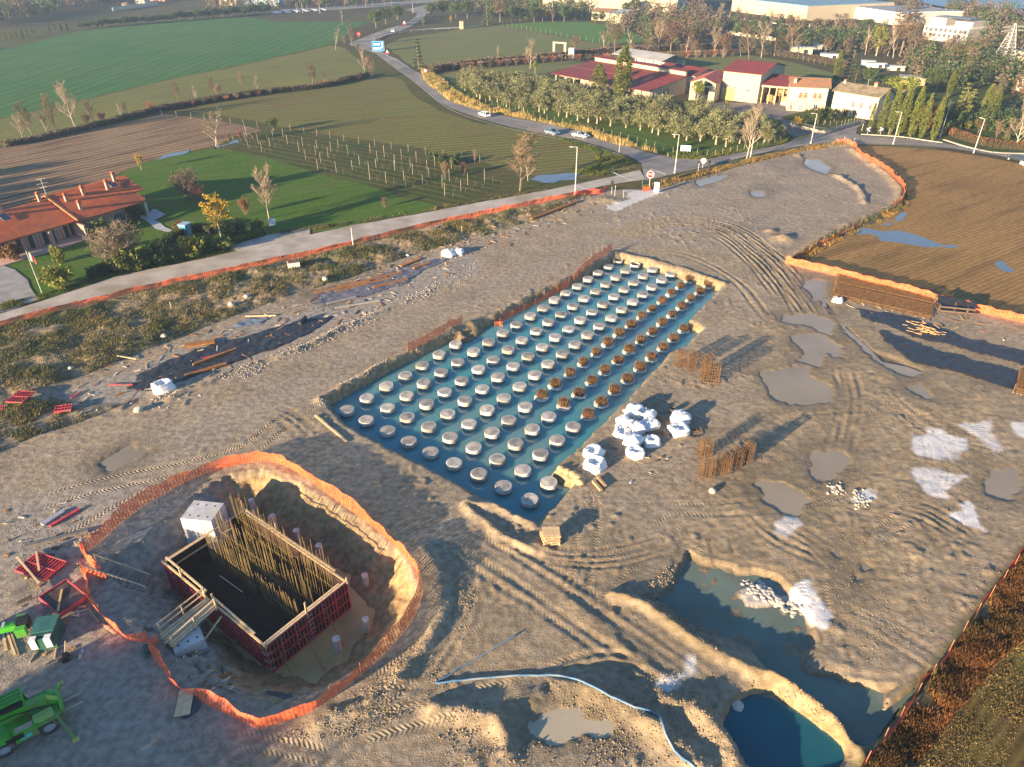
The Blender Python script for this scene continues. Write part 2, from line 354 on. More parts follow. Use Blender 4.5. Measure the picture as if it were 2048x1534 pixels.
# ---- pile excavation
PIT = [(640, 797), (700, 765), (800, 712), (905, 662), (985, 630), (1060, 592), (1140, 555), (1228, 507), (1300, 524), (1380, 548), (1452, 571), (1425, 598), (1385, 640), (1415, 655),
       (1380, 690), (1345, 705), (1320, 738), (1232, 828), (1120, 938), (1162, 962), (1120, 1010), (1080, 1052), (1030, 1035), (950, 990), (850, 935), (740, 880), (680, 845)]
wp, dp = region(PIT, 5, wob=.45)
kp = sstep(-.1, 1.35, dp+.15*fbm(X[wp], Y[wp], .9, 3, 51)); Z[wp] = Z[wp]*(1-kp)-1.6*kp
A['yel'][wp] = np.maximum(A['yel'][wp], .75*sstep(.02, .2, kp)*sstep(1.05, .6, kp)); A['dark'][wp] = np.maximum(A['dark'][wp], .25*sstep(.02, .2, kp)); A['wet'][wp] = np.maximum(A['wet'][wp], sstep(.6, .8, kp))
heap(925, 668, 1.7, 1.0, .95); heap(948, 655, 1.5, .9, .7); heap(965, 650, 1.3, .7, .6)

# ---- foundation pit, deep, clay walls
FPIT = [(498, 932), (560, 938), (640, 985), (740, 1045), (800, 1095), (835, 1150), (832, 1210), (800, 1265), (740, 1330), (650, 1385), (560, 1410), (470, 1395), (420, 1360), (370, 1330), (300, 1285), (235, 1230), (195, 1165), (215, 1110), (300, 1040), (400, 975), (455, 945)]
wf, df = region(FPIT, 6, wob=.7)
Lx, Ly = X[wf], Y[wf]
side = sdist([P(*q) for q in [(120, 1050), (400, 940), (455, 985), (330, 1120), (440, 1270), (455, 1420), (300, 1440), (60, 1250)]], Lx, Ly)   # gravel ramp on the left
width = 4.3+2.8*sstep(-2, 2, side); kf = sstep(-.15, 1, df/width+.15*fbm(Lx, Ly, 1.6, 4, 53)+.05*fbm(Lx, Ly, .6, 2, 54)); Z[wf] = Z[wf]*(1-kf)-3.15*kf
A['yel'][wf] = np.maximum(A['yel'][wf], sstep(.03, .3, kf)*sstep(1.5, -1.5, side)); A['grav'][wf] = np.maximum(A['grav'][wf], sstep(-1, 2, side)*sstep(0, .2, kf))
A['wet'][wf] = np.maximum(A['wet'][wf], .5*sstep(.75, 1, kf))
wg, dg = region([(0, 1000), (200, 960), (420, 930), (330, 1100), (420, 1300), (560, 1440), (420, 1540), (0, 1560), (-100, 1300)], 5); A['grav'][wg] = np.maximum(A['grav'][wg], .85*sstep(-2, 3, dg))

# ---- sunken ground lower right, with its bank, and the two pools
LOW = [(1370, 1085), (1450, 1110), (1560, 1140), (1640, 1200), (1640, 1330), (1800, 1350), (1880, 1330), (1790, 1420), (1745, 1490), (1700, 1470), (1560, 1350), (1470, 1310), (1440, 1290), (1330, 1230), (1280, 1190), (1330, 1160)]
wl, dl = region(LOW, 5, wob=.9); kl = sstep(-.2, 1.4, dl+.3*fbm(X[wl], Y[wl], 2, 3, 55)); Z[wl] = Z[wl]*(1-.3*kl)-.6*kl+.12*kl*fbm(X[wl], Y[wl], 2.5, 3, 56); A['wet'][wl] = np.maximum(A['wet'][wl], .75*kl)
berm([(1225, 1195), (1290, 1215), (1360, 1262), (1425, 1305), (1480, 1330)], .35, .5, .75); berm([(1500, 1345), (1560, 1362), (1640, 1420), (1710, 1478), (1722, 1510)], .45, .5, .9)
POOL = [(1460, 1392), (1500, 1372), (1545, 1368), (1580, 1395), (1640, 1432), (1700, 1478), (1705, 1505), (1680, 1560), (1560, 1600), (1480, 1520), (1442, 1440)]
wq, dq = region(POOL, 4, wob=.5); kq = sstep(-.35, .9, dq); Z[wq] = Z[wq]*(1-kq)-1.5*kq; A['yel'][wq] = np.maximum(A['yel'][wq], .8*sstep(.02, .3, kq))
berm([(1330, 1400), (1400, 1430), (1440, 1480), (1500, 1560)], .5, .9, .4)

# ---- puddles: the ground dips, the water sheet fills what lies low
PUD = {}; Z = np.where((m_site > .5) & (Z > -.3), np.maximum(Z, -.01+.02*fbm(X, Y, .7, 2, 88)), Z); PN = .5*fbm(X, Y, 2.4, 4, 91)+.25*fbm(X, Y, .7, 3, 92)
def puddle(key, px, dip=.16, wob=1.4, wet=1.0):
    pts = PL(px); PUD[key] = pts
    w = win(pts, 3); d = sdist(pts, X[w]+WX[w]*wob, Y[w]+WY[w]*wob); kk = sstep(-.5, .5, d+PN[w]*1.7)
    Z[w] = Z[w]*(1-.75*sstep(-2.5, 0, d))+.02*sstep(-2.5, 0, d); Z[w] = Z[w]*(1-.5*kk)-(dip+.06)*kk*(1+.3*PN[w]); A['wet'][w] = np.maximum(A['wet'][w], wet*sstep(-3.2, .2, d+PN[w]*2))
puddle('wide_grey', crop([(500, 770), (760, 750), (800, 800), (880, 850), (940, 900), (880, 960), (700, 960), (590, 920), (560, 850)], 1348, 480, .3418))
puddle('mid_grey', crop([(700, 570), (860, 560), (960, 620), (1000, 700), (900, 660), (830, 740), (760, 700), (740, 640)], 1348, 480, .3418))
puddle('channel', crop([(820, 220), (900, 250), (900, 350), (980, 470), (1120, 590), (1180, 660), (1300, 690), (1420, 740), (1460, 770), (1400, 800), (1250, 740), (1160, 690), (1060, 600), (960, 490), (860, 360), (830, 300)], 1348, 480, .3418), .2, .8)
puddle('track_end', crop([(630, 440), (800, 440), (930, 470), (900, 540), (760, 500), (650, 480)], 1348, 480, .3418), .13)
puddle('north_blue', [(1610, 318), (1640, 322), (1660, 335), (1655, 348), (1630, 340), (1612, 328)], .2)
puddle('road_edge', [(1390, 362), (1420, 352), (1455, 348), (1440, 360), (1400, 371)], .2)
puddle('small_blue', [(1505, 382), (1530, 380), (1525, 392), (1508, 390)], .16)
puddle('right_small', crop([(1370, 870), (1440, 840), (1520, 890), (1500, 930), (1430, 910)], 1348, 480, .3418), .13)
puddle('lower_grey', crop([(800, 1250), (960, 1240), (1010, 1300), (880, 1420), (800, 1380)], 1348, 480, .3418), .13)
puddle('lower_edge', crop([(480, 1430), (640, 1420), (800, 1520), (700, 1600), (520, 1540)], 1348, 480, .3418), .12)
puddle('right_dark', crop([(1830, 1340), (1950, 1330), (2010, 1420), (1960, 1500), (1850, 1490)], 1348, 480, .3418), .16)
puddle('rut_pool', [(1652, 1095), (1690, 1090), (1705, 1125), (1670, 1128)], .12); puddle('rut_pool_low', [(1700, 1150), (1740, 1140), (1735, 1165), (1705, 1165)], .12)
puddle('bottom_milky', [(1070, 1440), (1110, 1420), (1150, 1415), (1175, 1440), (1150, 1470), (1110, 1480), (1070, 1470)], .2, .6)
puddle('bottom_small', [(1185, 1450), (1215, 1438), (1228, 1460), (1200, 1480)], .18, .6)
puddle('haul_long', [(640, 590), (720, 560), (760, 550), (730, 575), (660, 605)], .1)
puddle('haul_left', [(180, 930), (260, 895), (300, 900), (215, 950)], .09); puddle('fence_wet', [(1610, 560), (1650, 560), (1650, 590), (1625, 600)], .15)
SUNK = crop([(860, 745), (980, 740), (1060, 800), (1000, 845), (1230, 862), (1250, 892), (1370, 903), (1420, 940), (1435, 995), (1530, 950), (1650, 845), (1510, 1020), (1400, 1130), (1320, 1165), (1240, 1060), (1100, 960), (960, 860)], 1120, 960, .4531)
wl, dl = region(SUNK, 3, wob=.5); kl = sstep(-.35, .6, dl+.3*PN[wl]); Z[wl] = Z[wl]*(1-kl)-1.5*kl; A['yel'][wl] = np.maximum(A['yel'][wl], .8*sstep(.02, .2, kl))
# black sheets and stores lie on level strips; cement spills
for px in ([(100, 800), (300, 730), (480, 650), (640, 620), (660, 650), (480, 730), (300, 790), (120, 830)], [(620, 600), (800, 540), (940, 500), (960, 540), (720, 640), (640, 650)]):
    wn, dn = region(px, 3); kk = sstep(-1.5, .8, dn); Z[wn] = Z[wn]*(1-.85*kk)+.03*kk; A['grav'][wn] = np.maximum(A['grav'][wn], kk)
for px in ([(1715, 618), (1900, 650), (2060, 700), (2060, 740), (1900, 690), (1710, 640)], [(1755, 655), (1900, 700), (2060, 750), (2050, 790), (1900, 750), (1780, 700)], [(1660, 545), (1880, 590), (1960, 610), (1950, 640), (1850, 640), (1655, 595)]):
    wn, dn = region(px, 3); kk = sstep(-1.5, .8, dn); Z[wn] = Z[wn]*(1-.85*kk)+.04*kk
for (px, am) in (([(1815, 870), (1880, 858), (1930, 885), (1925, 900), (1870, 925), (1820, 905)], 1), ([(1930, 855), (1975, 850), (2005, 885), (1990, 905), (1950, 890)], .8), ([(2020, 855), (2060, 845), (2060, 880), (2035, 875)], 1),
                 ([(1820, 940), (1880, 940), (1920, 958), (1880, 1000), (1850, 985)], .9), ([(1885, 1030), (1930, 1005), (1965, 1040), (1980, 1070), (1940, 1062)], 1.3), ([(1545, 1038), (1590, 1030), (1610, 1050), (1580, 1075), (1550, 1060)], .8),
                 ([(1600, 1175), (1630, 1170), (1650, 1205), (1675, 1240), (1620, 1255), (1598, 1220)], 1.0), ([(1300, 1360), (1370, 1310), (1400, 1300), (1395, 1345), (1330, 1385)], .8), ([(1705, 990), (1735, 980), (1750, 1000), (1720, 1022)], .9),
                 ([(1200, 415), (1260, 400), (1250, 380), (1300, 370), (1330, 385), (1230, 425)], .8), ([(1480, 1180), (1530, 1165), (1560, 1195), (1500, 1215)], .5)):
    wn, dn = region(px, 3, wob=1.6); kk = sstep(-.2, .35, dn+.9*fbm(X[wn], Y[wn], 1.4, 4, 61)); A['pale'][wn] = np.maximum(A['pale'][wn], am*kk)
    Z[wn] = Z[wn]*(1-.4*kk)+.04*kk
wn, dn = region([(1240, 350), (1290, 340), (1800, 280), (1815, 400), (1650, 470), (1500, 520), (1300, 470), (1180, 470)], 5); A['grav'][wn] = np.maximum(A['grav'][wn], .5*sstep(-3, 5, dn))
# weeds beyond the right-hand fence
WEED = [(2060, 1090), (2100, 1240), (1990, 1330), (1900, 1440), (1830, 1540), (1760, 1640), (1650, 1640), (1735, 1530), (1830, 1410), (1915, 1290)]
ww, dw = region(WEED, 3, wob=.5); kw = sstep(-.6, .8, dw); A['fld'][ww] = np.maximum(A['fld'][ww], kw); Z[ww] += kw*(.1+.2*fbm(X[ww], Y[ww], 1.5, 3, 71))
EDGE = np.minimum(np.minimum(X-GX[0], GX[-1]-X), np.minimum(Y-GY[0], GY[-1]-Y)); Z *= sstep(0, 1.5, EDGE)
OUTW = (inside < -.3) & (A['fld'] < .05); Z[OUTW] = np.minimum(Z[OUTW], -.03); A['out'] = 1-np.maximum(m_site, A['fld'])
A['yel'] = np.maximum(A['yel'], .32*torn*m_site*(1-.5*A['grav'])); A['tm'] *= sstep(-.25, .25, fbm(X, Y, 4.5, 3, 95)+.1); A['wet'] = np.clip(A['wet']+.45*sstep(.1, .6, fbm(X, Y, 9, 4, 81))*m_site+.5*torn*sstep(-.2, .5, fbm(X*.8+Y*.6, (Y*.8-X*.6)*2.2, 6, 4, 82)), 0, 1)

def gz(x, y):
    i = min(max(int(np.searchsorted(GX, x))-1, 0), len(GX)-2); j = min(max(int(np.searchsorted(GY, y))-1, 0), len(GY)-2)
    if x < GX[0] or x > GX[-1] or y < GY[0] or y > GY[-1]: return 0.0
    fx = (x-GX[i])/(GX[i+1]-GX[i]); fy = (y-GY[j])/(GY[j+1]-GY[j])
    return float((Z[j, i]*(1-fx)+Z[j, i+1]*fx)*(1-fy)+(Z[j+1, i]*(1-fx)+Z[j+1, i+1]*fx)*fy)
def G(px, py, dz=0.0):
    """the point of the site's ground seen at that pixel"""
    p = P(px, py)
    for _ in range(4): p = P(px, py, gz(p.x, p.y))
    return Vector((p.x, p.y, p.z+dz))

def site_material():
    m = bpy.data.materials.new('site_mud'); m.use_nodes = True; nt = m.node_tree; L = nt.links.new; b = nt.nodes['Principled BSDF']
    tc = N(nt, 'ShaderNodeTexCoord'); vec = tc.outputs['Object']
    def at(n): return N(nt, 'ShaderNodeAttribute', attribute_name=n).outputs['Fac']
    def noise(sc, d=6, st=None):
        n = N(nt, 'ShaderNodeTexNoise'); n.inputs['Scale'].default_value = sc; n.inputs['Detail'].default_value = d
        if st:
            mp = N(nt, 'ShaderNodeMapping'); mp.inputs['Scale'].default_value = st; mp.inputs['Rotation'].default_value = (0, 0, .6); L(vec, mp.inputs[0]); L(mp.outputs[0], n.inputs['Vector'])
        else: L(vec, n.inputs['Vector'])
        return n.outputs[0]
    def ramp(f, a, c0, bb, c1):
        r = N(nt, 'ShaderNodeValToRGB'); r.color_ramp.elements[0].position = a; r.color_ramp.elements[1].position = bb
        r.color_ramp.elements[0].color = (*c0, 1); r.color_ramp.elements[1].color = (*c1, 1); L(f, r.inputs[0]); return r.outputs[0]
    def mix(f, a, c, mode='MIX'):
        x = N(nt, 'ShaderNodeMix', data_type='RGBA', blend_type=mode)
        if isinstance(f, (int, float)): x.inputs['Factor'].default_value = f
        else: L(f, x.inputs['Factor'])
        for s, q in (('A', a), ('B', c)):
            if isinstance(q, tuple): x.inputs[s].default_value = (*q, 1)
            else: L(q, x.inputs[s])
        return x.outputs['Result']
    def math_(op, a, c):
        x = N(nt, 'ShaderNodeMath', operation=op)
        for i, q in enumerate((a, c)):
            if isinstance(q, (int, float)): x.inputs[i].default_value = q
            else: L(q, x.inputs[i])
        return x.outputs[0]
    n1 = noise(.22, 8); n2 = noise(1.7, 8); n3 = noise(9, 5); n4 = noise(.8, 6, (1, 3.2, 1))
    c = ramp(n1, .35, (.165, .128, .078), .65, (.34, .28, .2)); c = mix(.55, c, ramp(n4, .35, (.19, .152, .107), .62, (.345, .29, .22)))
    c = mix(.4, c, ramp(n2, .4, (.15, .115, .075), .6, (.38, .31, .225)))
    c = mix(math_('MULTIPLY', at('grav'), .58), c, ramp(n2, .35, (.17, .165, .16), .65, (.33, .315, .295)))
    c = mix(math_('MULTIPLY', at('yel'), .8), c, ramp(n2, .35, (.22, .15, .065), .65, (.37, .265, .125)))
    c = mix(math_('MULTIPLY', at('dark'), .8), c, ramp(n2, .38, (.09, .065, .04), .6, (.26, .19, .11)))
    gp = N(nt, 'ShaderNodeTexVoronoi'); gp.inputs['Scale'].default_value = 5.5; L(vec, gp.inputs['Vector'])
    peb = ramp(gp.outputs['Distance'], .1, (1, 1, 1), .24, (0, 0, 0)); pc = N(nt, 'ShaderNodeSeparateColor'); L(gp.outputs['Color'], pc.inputs[0])
    pk = math_('MULTIPLY', math_('GREATER_THAN', pc.outputs[0], .72), math_('ADD', .25, math_('MULTIPLY', at('grav'), .8)))
    c = mix(math_('MULTIPLY', peb, pk), c, (.52, .5, .47))
    c = mix(math_('MULTIPLY', at('wet'), .8), c, mix(.72, c, (.105, .088, .055), 'MIX'), 'MIX')
    pl = math_('MULTIPLY', at('pale'), ramp(n2, .22, (.35, .35, .35), .42, (1, 1, 1))); c = mix(pl, c, ramp(n3, .3, (.46, .46, .47), .7, (.66, .66, .66)))
    c = mix(math_('MULTIPLY', at('grn'), .85), c, ramp(n2, .35, (.05, .07, .02), .65, (.14, .15, .05)))
    c = mix(at('fld'), c, ramp(n2, .35, (.07, .045, .022), .65, (.16, .11, .05)))
    c = mix(at('out'), c, ramp(n1, .35, (.05, .06, .025), .65, (.1, .1, .045)))
    L(c, b.inputs['Base Color'])
    rr = N(nt, 'ShaderNodeMapRange'); rr.inputs['To Min'].default_value = .95; rr.inputs['To Max'].default_value = .45; L(math_('MULTIPLY', at('wet'), n1), rr.inputs[0]); L(rr.outputs[0], b.inputs['Roughness'])
    b.inputs['Specular IOR Level'].default_value = .25
    # relief: grains, clods, and the chevrons the tyres print
    av = math_('ABSOLUTE', at('tv'), 0); ph = math_('ADD', math_('MULTIPLY', at('tu'), 17.0), math_('MULTIPLY', av, 14.0))
    ch = math_('MULTIPLY', math_('SINE', ph, 0), math_('MULTIPLY', at('tm'), .035))
    h = math_('ADD', math_('ADD', math_('MULTIPLY', n2, .075), math_('MULTIPLY', n3, .06)), ch)
    h = math_('ADD', h, math_('MULTIPLY', math_('MULTIPLY', peb, pk), .09)); h = math_('ADD', h, math_('MULTIPLY', noise(28, 3), .018))
    bp = N(nt, 'ShaderNodeBump'); bp.inputs['Strength'].default_value = .8; bp.inputs['Distance'].default_value = 1.0; L(h, bp.inputs['Height']); L(bp.outputs[0], b.inputs['Normal'])
    return m
ny, nx = X.shape; idx = np.arange(nx*ny).reshape(ny, nx)
FC = np.stack([idx[:-1, :-1], idx[:-1, 1:], idx[1:, 1:], idx[1:, :-1]], -1).reshape(-1, 4)
me = np_mesh('site_ground', np.stack([X, Y, Z], -1).reshape(-1, 3), FC, site_material(), True, A)
tag(link('site_ground', me), kind='structure')

# ---- water in the pits and puddles
def water_mat(name, c, rough=.06, c2=None, sc=.15, bump=.004, spec=.5, alpha=None):
    return mat(name, c, rough, c2, sc=sc, bump=bump, bsc=2.5, spec=spec, alpha=alpha)
def poly_sheet(name, pts, z, m, kind='structure', **kw):
    mb = MB(); mb.add([(p[0], p[1], z) for p in pts], [tuple(range(len(pts)))])
    o = mb.build(name, m); o['kind'] = kind; return o
def grow(pts, d):
    c = sum((Vector((p[0], p[1], 0)) for p in pts), Vector())/len(pts)
    return [c+(Vector((p[0], p[1], 0))-c)*(1+d/max(1e-3, (Vector((p[0], p[1], 0))-c).length)) for p in pts]
TURQ = water_mat('turquoise_water', (.055, .25, .285), .1, (.12, .25, .26), sc=.09, spec=.5)
b_ = TURQ.node_tree.nodes['Principled BSDF']; b_.inputs['Subsurface Weight'].default_value = 1.0; b_.inputs['Subsurface Radius'].default_value = (.6, 1.4, 1.4); b_.inputs['Subsurface Scale'].default_value = 2.6   # milky: light spreads under the surface
mb = MB(); mb.prism([(p.x, p.y) for p in PL(PIT)[::-1]], -4.5, -.95); mb.build('pit_water', TURQ)['kind'] = 'structure'
poly_sheet('foundation_pit_water', PL(FPIT), -3.08, water_mat('clay_water', (.42, .35, .15), .35, (.26, .24, .12), sc=.25, bump=.02, spec=.2))
poly_sheet('pool_water', grow(PL(POOL), 1.5), -.62, water_mat('deep_blue_water', (.012, .095, .125), .06, (.01, .075, .105), spec=.35))
poly_sheet('flooded_ground_water', PL(LOW), -.47, water_mat('silty_water', (.15, .21, .18), .12, (.12, .155, .125), sc=.3, spec=.45, alpha=.8))
poly_sheet('sunken_ground_water', grow(PL(SUNK), 1.0), -1.0, water_mat('teal_water', (.09, .26, .26), .08, (.14, .2, .16), sc=.2, spec=.4))
MUDW = water_mat('muddy_water', (.34, .29, .21), .14, (.26, .225, .165), spec=.35, alpha=.82)
MILK = water_mat('milky_water', (.42, .37, .27), .12, (.34, .3, .22), spec=.4)
for i_, (k_, pts) in enumerate(PUD.items()):
    poly_sheet('puddle', grow(pts, 2.2), -.045-.0011*i_, MILK if 'bottom' in k_ else MUDW)
# ============================================================= LAND ROUND THE SITE
def field_mat(name, c, c2, row=.9, rowc=.5, sc=.03, bump=.08, third=None, wob=1.5, tram=0.0, fine=1.2):
    """crop or ploughland: rows run along the object's x axis"""
    m = bpy.data.materials.new(name); m.use_nodes = True; nt = m.node_tree; L = nt.links.new; b = nt.nodes['Principled BSDF']
    b.inputs['Roughness'].default_value = .95; b.inputs['Specular IOR Level'].default_value = .1
    tc = N(nt, 'ShaderNodeTexCoord'); v = tc.outputs['Object']
    mp = N(nt, 'ShaderNodeMapping'); mp.inputs['Scale'].default_value = (.12, 1, 1); L(v, mp.inputs[0])
    nz = N(nt, 'ShaderNodeTexNoise'); nz.inputs['Scale'].default_value = sc; nz.inputs['Detail'].default_value = 9; nz.inputs['Roughness'].default_value = .6; L(v, nz.inputs['Vector'])
    nf = N(nt, 'ShaderNodeTexNoise'); nf.inputs['Scale'].default_value = fine; nf.inputs['Detail'].default_value = 7; L(v, nf.inputs['Vector'])
    ns = N(nt, 'ShaderNodeTexNoise'); ns.inputs['Scale'].default_value = .35; ns.inputs['Detail'].default_value = 5; L(mp.outputs[0], ns.inputs['Vector'])
    wv = N(nt, 'ShaderNodeTexWave', wave_type='BANDS', bands_direction='Y'); wv.inputs['Scale'].default_value = .314/row; wv.inputs['Distortion'].default_value = wob
    wv.inputs['Detail'].default_value = 3; wv.inputs['Detail Scale'].default_value = .6; L(v, wv.inputs['Vector'])
    r = N(nt, 'ShaderNodeValToRGB'); r.color_ramp.elements[0].position = .36; r.color_ramp.elements[1].position = .64
    r.color_ramp.elements[0].color = (*c2, 1); r.color_ramp.elements[1].color = (*c, 1); L(nz.outputs[0], r.inputs[0]); out = r.outputs[0]
    def mul(f, a, cc):
        x = N(nt, 'ShaderNodeMix', data_type='RGBA', blend_type='MULTIPLY'); L(f, x.inputs['Factor']); L(a, x.inputs['A']); x.inputs['B'].default_value = (*cc, 1); return x.outputs['Result']
    def rng(s, lo, hi, a, bq):
        q = N(nt, 'ShaderNodeMapRange'); q.inputs['From Min'].default_value = lo; q.inputs['From Max'].default_value = hi; q.inputs['To Min'].default_value = a; q.inputs['To Max'].default_value = bq; L(s, q.inputs[0]); return q.outputs[0]
    if third:
        x = N(nt, 'ShaderNodeMix', data_type='RGBA'); L(rng(ns.outputs[0], .48, .66, 0, .8), x.inputs['Factor']); L(out, x.inputs['A']); x.inputs['B'].default_value = (*third, 1); out = x.outputs['Result']
    out = mul(rng(wv.outputs['Fac'], 0, 1, 0, rowc), out, (.42, .4, .4)); out = mul(rng(nf.outputs[0], .35, .65, .55, 0), out, (.5, .5, .5)); out = mul(rng(ns.outputs[0], .35, .6, .4, 0), out, (.55, .55, .5))
    if tram:
        w2 = N(nt, 'ShaderNodeTexWave', wave_type='BANDS', bands_direction='Y', wave_profile='TRI'); w2.inputs['Scale'].default_value = .314/tram; w2.inputs['Distortion'].default_value = .3; L(v, w2.inputs['Vector'])
        out = mul(rng(w2.outputs['Fac'], .93, .98, 0, .5), out, (.6, .5, .4))
    L(out, b.inputs['Base Color'])
    h = N(nt, 'ShaderNodeMath', operation='MULTIPLY'); L(wv.outputs['Fac'], h.inputs[0]); h.inputs[1].default_value = bump
    h2 = N(nt, 'ShaderNodeMath', operation='MULTIPLY_ADD'); L(nf.outputs[0], h2.inputs[0]); h2.inputs[1].default_value = .07; L(h.outputs[0], h2.inputs[2])
    bp = N(nt, 'ShaderNodeBump'); bp.inputs['Strength'].default_value = .45; bp.inputs['Distance'].default_value = 1; L(h2.outputs[0], bp.inputs['Height']); L(bp.outputs[0], b.inputs['Normal'])
    return m
LAY = [0.0]
def rag(pts, step=4.0, amp=.5, seed=0):
    out = []
    for k in range(len(pts)):
        a, b = pts[k], pts[(k+1) % len(pts)]; n = max(1, min(40, int((b-a).length/step)))
        nrm = Vector((-(b-a).y, (b-a).x, 0)).normalized()
        for i in range(n):
            p = a.lerp(b, i/n); j = float(fbm(np.array(p.x), np.array(p.y), step*2.2, 3, seed)) if i else 0
            out.append(p+nrm*amp*j*2)
    return out
def field(name, px, m, row_px=None, amp=.6, step=None, z=None, kind='structure'):
    """flat patch of land; row_px gives two pixels along its rows"""
    pts = [Vector((p[0], p[1], 0)) for p in (PL(px) if not isinstance(px[0], Vector) else px)]
    d = np.mean([p.length for p in pts]); pts = rag(pts, step or max(3, d*.02), amp*max(1, d*.004), len(name))
    ang = 0
    if row_px: a, b = P(*row_px[0]), P(*row_px[1]); ang = atan2(b.y-a.y, b.x-a.x)
    if z is None: LAY[0] += .004; z = LAY[0]
    c = pts[0]; R = Matrix.Rotation(-ang, 3, 'Z'); mb = MB()
    mb.add([R @ (p-c) for p in pts], [tuple(range(len(pts)))])
    o = mb.build(name, m, None, (c.x, c.y, z), ang); o['kind'] = kind; return o

# base land: one sheet to beyond the horizon, with the site's rectangle left open
b0, b1, c0, c1 = GX[0], GX[-1], GY[0], GY[-1]; mb = MB()
mb.add([(-7000, -600, 0), (7000, -600, 0), (7000, 9000, 0), (-7000, 9000, 0), (b0, c0, 0), (b1, c0, 0), (b1, c1, 0), (b0, c1, 0)], [(0, 1, 5, 4), (1, 2, 6, 5), (2, 3, 7, 6), (3, 0, 4, 7)])
FARLAND = field_mat('far_land', (.11, .105, .045), (.085, .065, .04), 3, .1, .008, .0, (.05, .075, .025))
o = mb.build('ground', FARLAND); o['kind'] = 'structure'

GREEN1 = field_mat('winter_wheat', (.055, .17, .05), (.085, .185, .05), 4.5, .4, .02, .05, tram=18)
OLIVEF = field_mat('stubble_green', (.2, .205, .06), (.165, .175, .055), 2.2, .3, .025, .08)
BROWNG = field_mat('sprouting_field', (.2, .22, .06), (.19, .175, .06), 2.4, .6, .02, .1, (.17, .11, .05))
PLOUGH = field_mat('pale_ploughland', (.37, .26, .155), (.31, .21, .125), 2.2, .75, .03, .22, (.12, .08, .05))
LAWN = field_mat('lawn', (.065, .15, .014), (.1, .17, .025), 3.0, .12, .06, .03, (.09, .12, .03), 3)
VINEG = field_mat('vineyard_grass', (.08, .12, .03), (.11, .10, .035), 2.6, .5, .08, .08, (.06, .085, .02))
PALEG = field_mat('pale_green_field', (.17, .2, .065), (.19, .185, .07), 3.0, .25, .02, .05)
BRIGHT = field_mat('bright_green_field', (.09, .22, .045), (.12, .23, .05), 2.0, .3, .02, .05)
BROWN = field_mat('wet_ploughland', (.4, .25, .1), (.32, .195, .075), .8, .35, .03, .1, (.18, .115, .05), 2.2)
TILL = field_mat('tilled_clay', (.22, .165, .055), (.15, .105, .04), .7, .7, .12, .16, (.2, .19, .05), 3)
GROVE = field_mat('grove_grass', (.09, .17, .03), (.09, .12, .03), 3, .2, .06, .03)
ROUGHG = field_mat('rough_grass', (.085, .10, .03), (.13, .11, .045), 3, .2, .1, .08, (.05, .075, .02))
DRYG = field_mat('dry_grass_ground', (.24, .19, .08), (.14, .14, .045), 3, .2, .1, .08)
YARD = mat('yard_asphalt', (.19, .175, .16), .9, (.13, .12, .115), sc=.15, bump=.02, bsc=3)
GARDEN = field_mat('garden_grass', (.06, .11, .02), (.06, .075, .025), 3, .15, .08, .04, (.10, .085, .04))

field('grassland', [(0, 1100), (0, 640), (-300, 560), (-300, 200), (-60, 60), (300, 60), (760, 100), (1000, 240), (1290, 330), (1290, 380), (1000, 420), (480, 540)], ROUGHG)
field('wheat_field', [(-500, 260), (-200, 160), (0, 101), (157, 63), (342, 41), (478, 32), (547, 43), (700, 44), (740, 42), (700, 62), (684, 80), (663, 89), (478, 130), (342, 157), (171, 198), (0, 236), (-300, 330)], GREEN1, ((0, 190), (420, 60)))
field('stubble_field', [(-300, 330), (0, 238), (171, 200), (342, 159), (478, 132), (663, 91), (690, 96), (735, 138), (728, 156), (650, 171), (444, 198), (308, 222), (205, 246), (0, 290), (-300, 390)], OLIVEF, ((0, 262), (650, 130)))
field('sprouting_field', [(350, 222), (444, 203), (650, 176), (775, 153), (800, 157), (840, 200), (880, 222), (960, 248), (1060, 262), (1110, 270), (1180, 290), (1265, 320), (1272, 335), (1200, 350), (1100, 362), (1040, 345), (960, 322), (800, 290), (690, 275), (590, 258), (530, 248), (450, 232)], BROWNG, ((470, 240), (850, 215)))
field('ploughed_field', [(-200, 345), (0, 297), (205, 253), (325, 227), (393, 236), (470, 248), (525, 260), (478, 280), (376, 304), (297, 321), (240, 345), (150, 400), (0, 430), (-200, 470)], PLOUGH, ((0, 345), (420, 255)))
field('lawn', [(240, 350), (297, 322), (376, 305), (430, 296), (545, 318), (640, 347), (890, 415), (840, 425), (700, 450), (620, 466), (540, 485), (410, 515), (239, 549), (75, 603), (0, 626), (-100, 640), (-100, 470), (0, 432)], LAWN, ((300, 440), (620, 380)))
field('vineyard_ground', [(430, 294), (470, 272), (590, 263), (700, 286), (960, 347), (1010, 372), (960, 395), (892, 413), (640, 345), (545, 316)], VINEG, ((460, 278), (960, 375)))
field('pale_field', [(770, 93), (800, 77), (910, 60), (1003, 50), (1125, 74), (1203, 88), (1222, 104), (1150, 114), (1040, 122), (880, 141), (842, 150), (800, 112)], PALEG, ((800, 100), (1120, 85)))
field('bright_field', [(1005, 50), (1070, 44), (1180, 44), (1250, 58), (1305, 82), (1205, 87), (1125, 73)], BRIGHT, ((1010, 50), (1200, 85)))
field('middle_field', [(862, 152), (905, 144), (1040, 131), (1150, 121), (1180, 125), (1100, 145), (1080, 150), (925, 150), (895, 160), (905, 180), (880, 165)], PALEG, ((880, 150), (1080, 130)))
field('farm_field', [(1280, 104), (1400, 101), (1500, 110), (1590, 126), (1670, 148), (1690, 165), (1600, 170), (1400, 140)], PALEG, ((1290, 108), (1600, 140)))
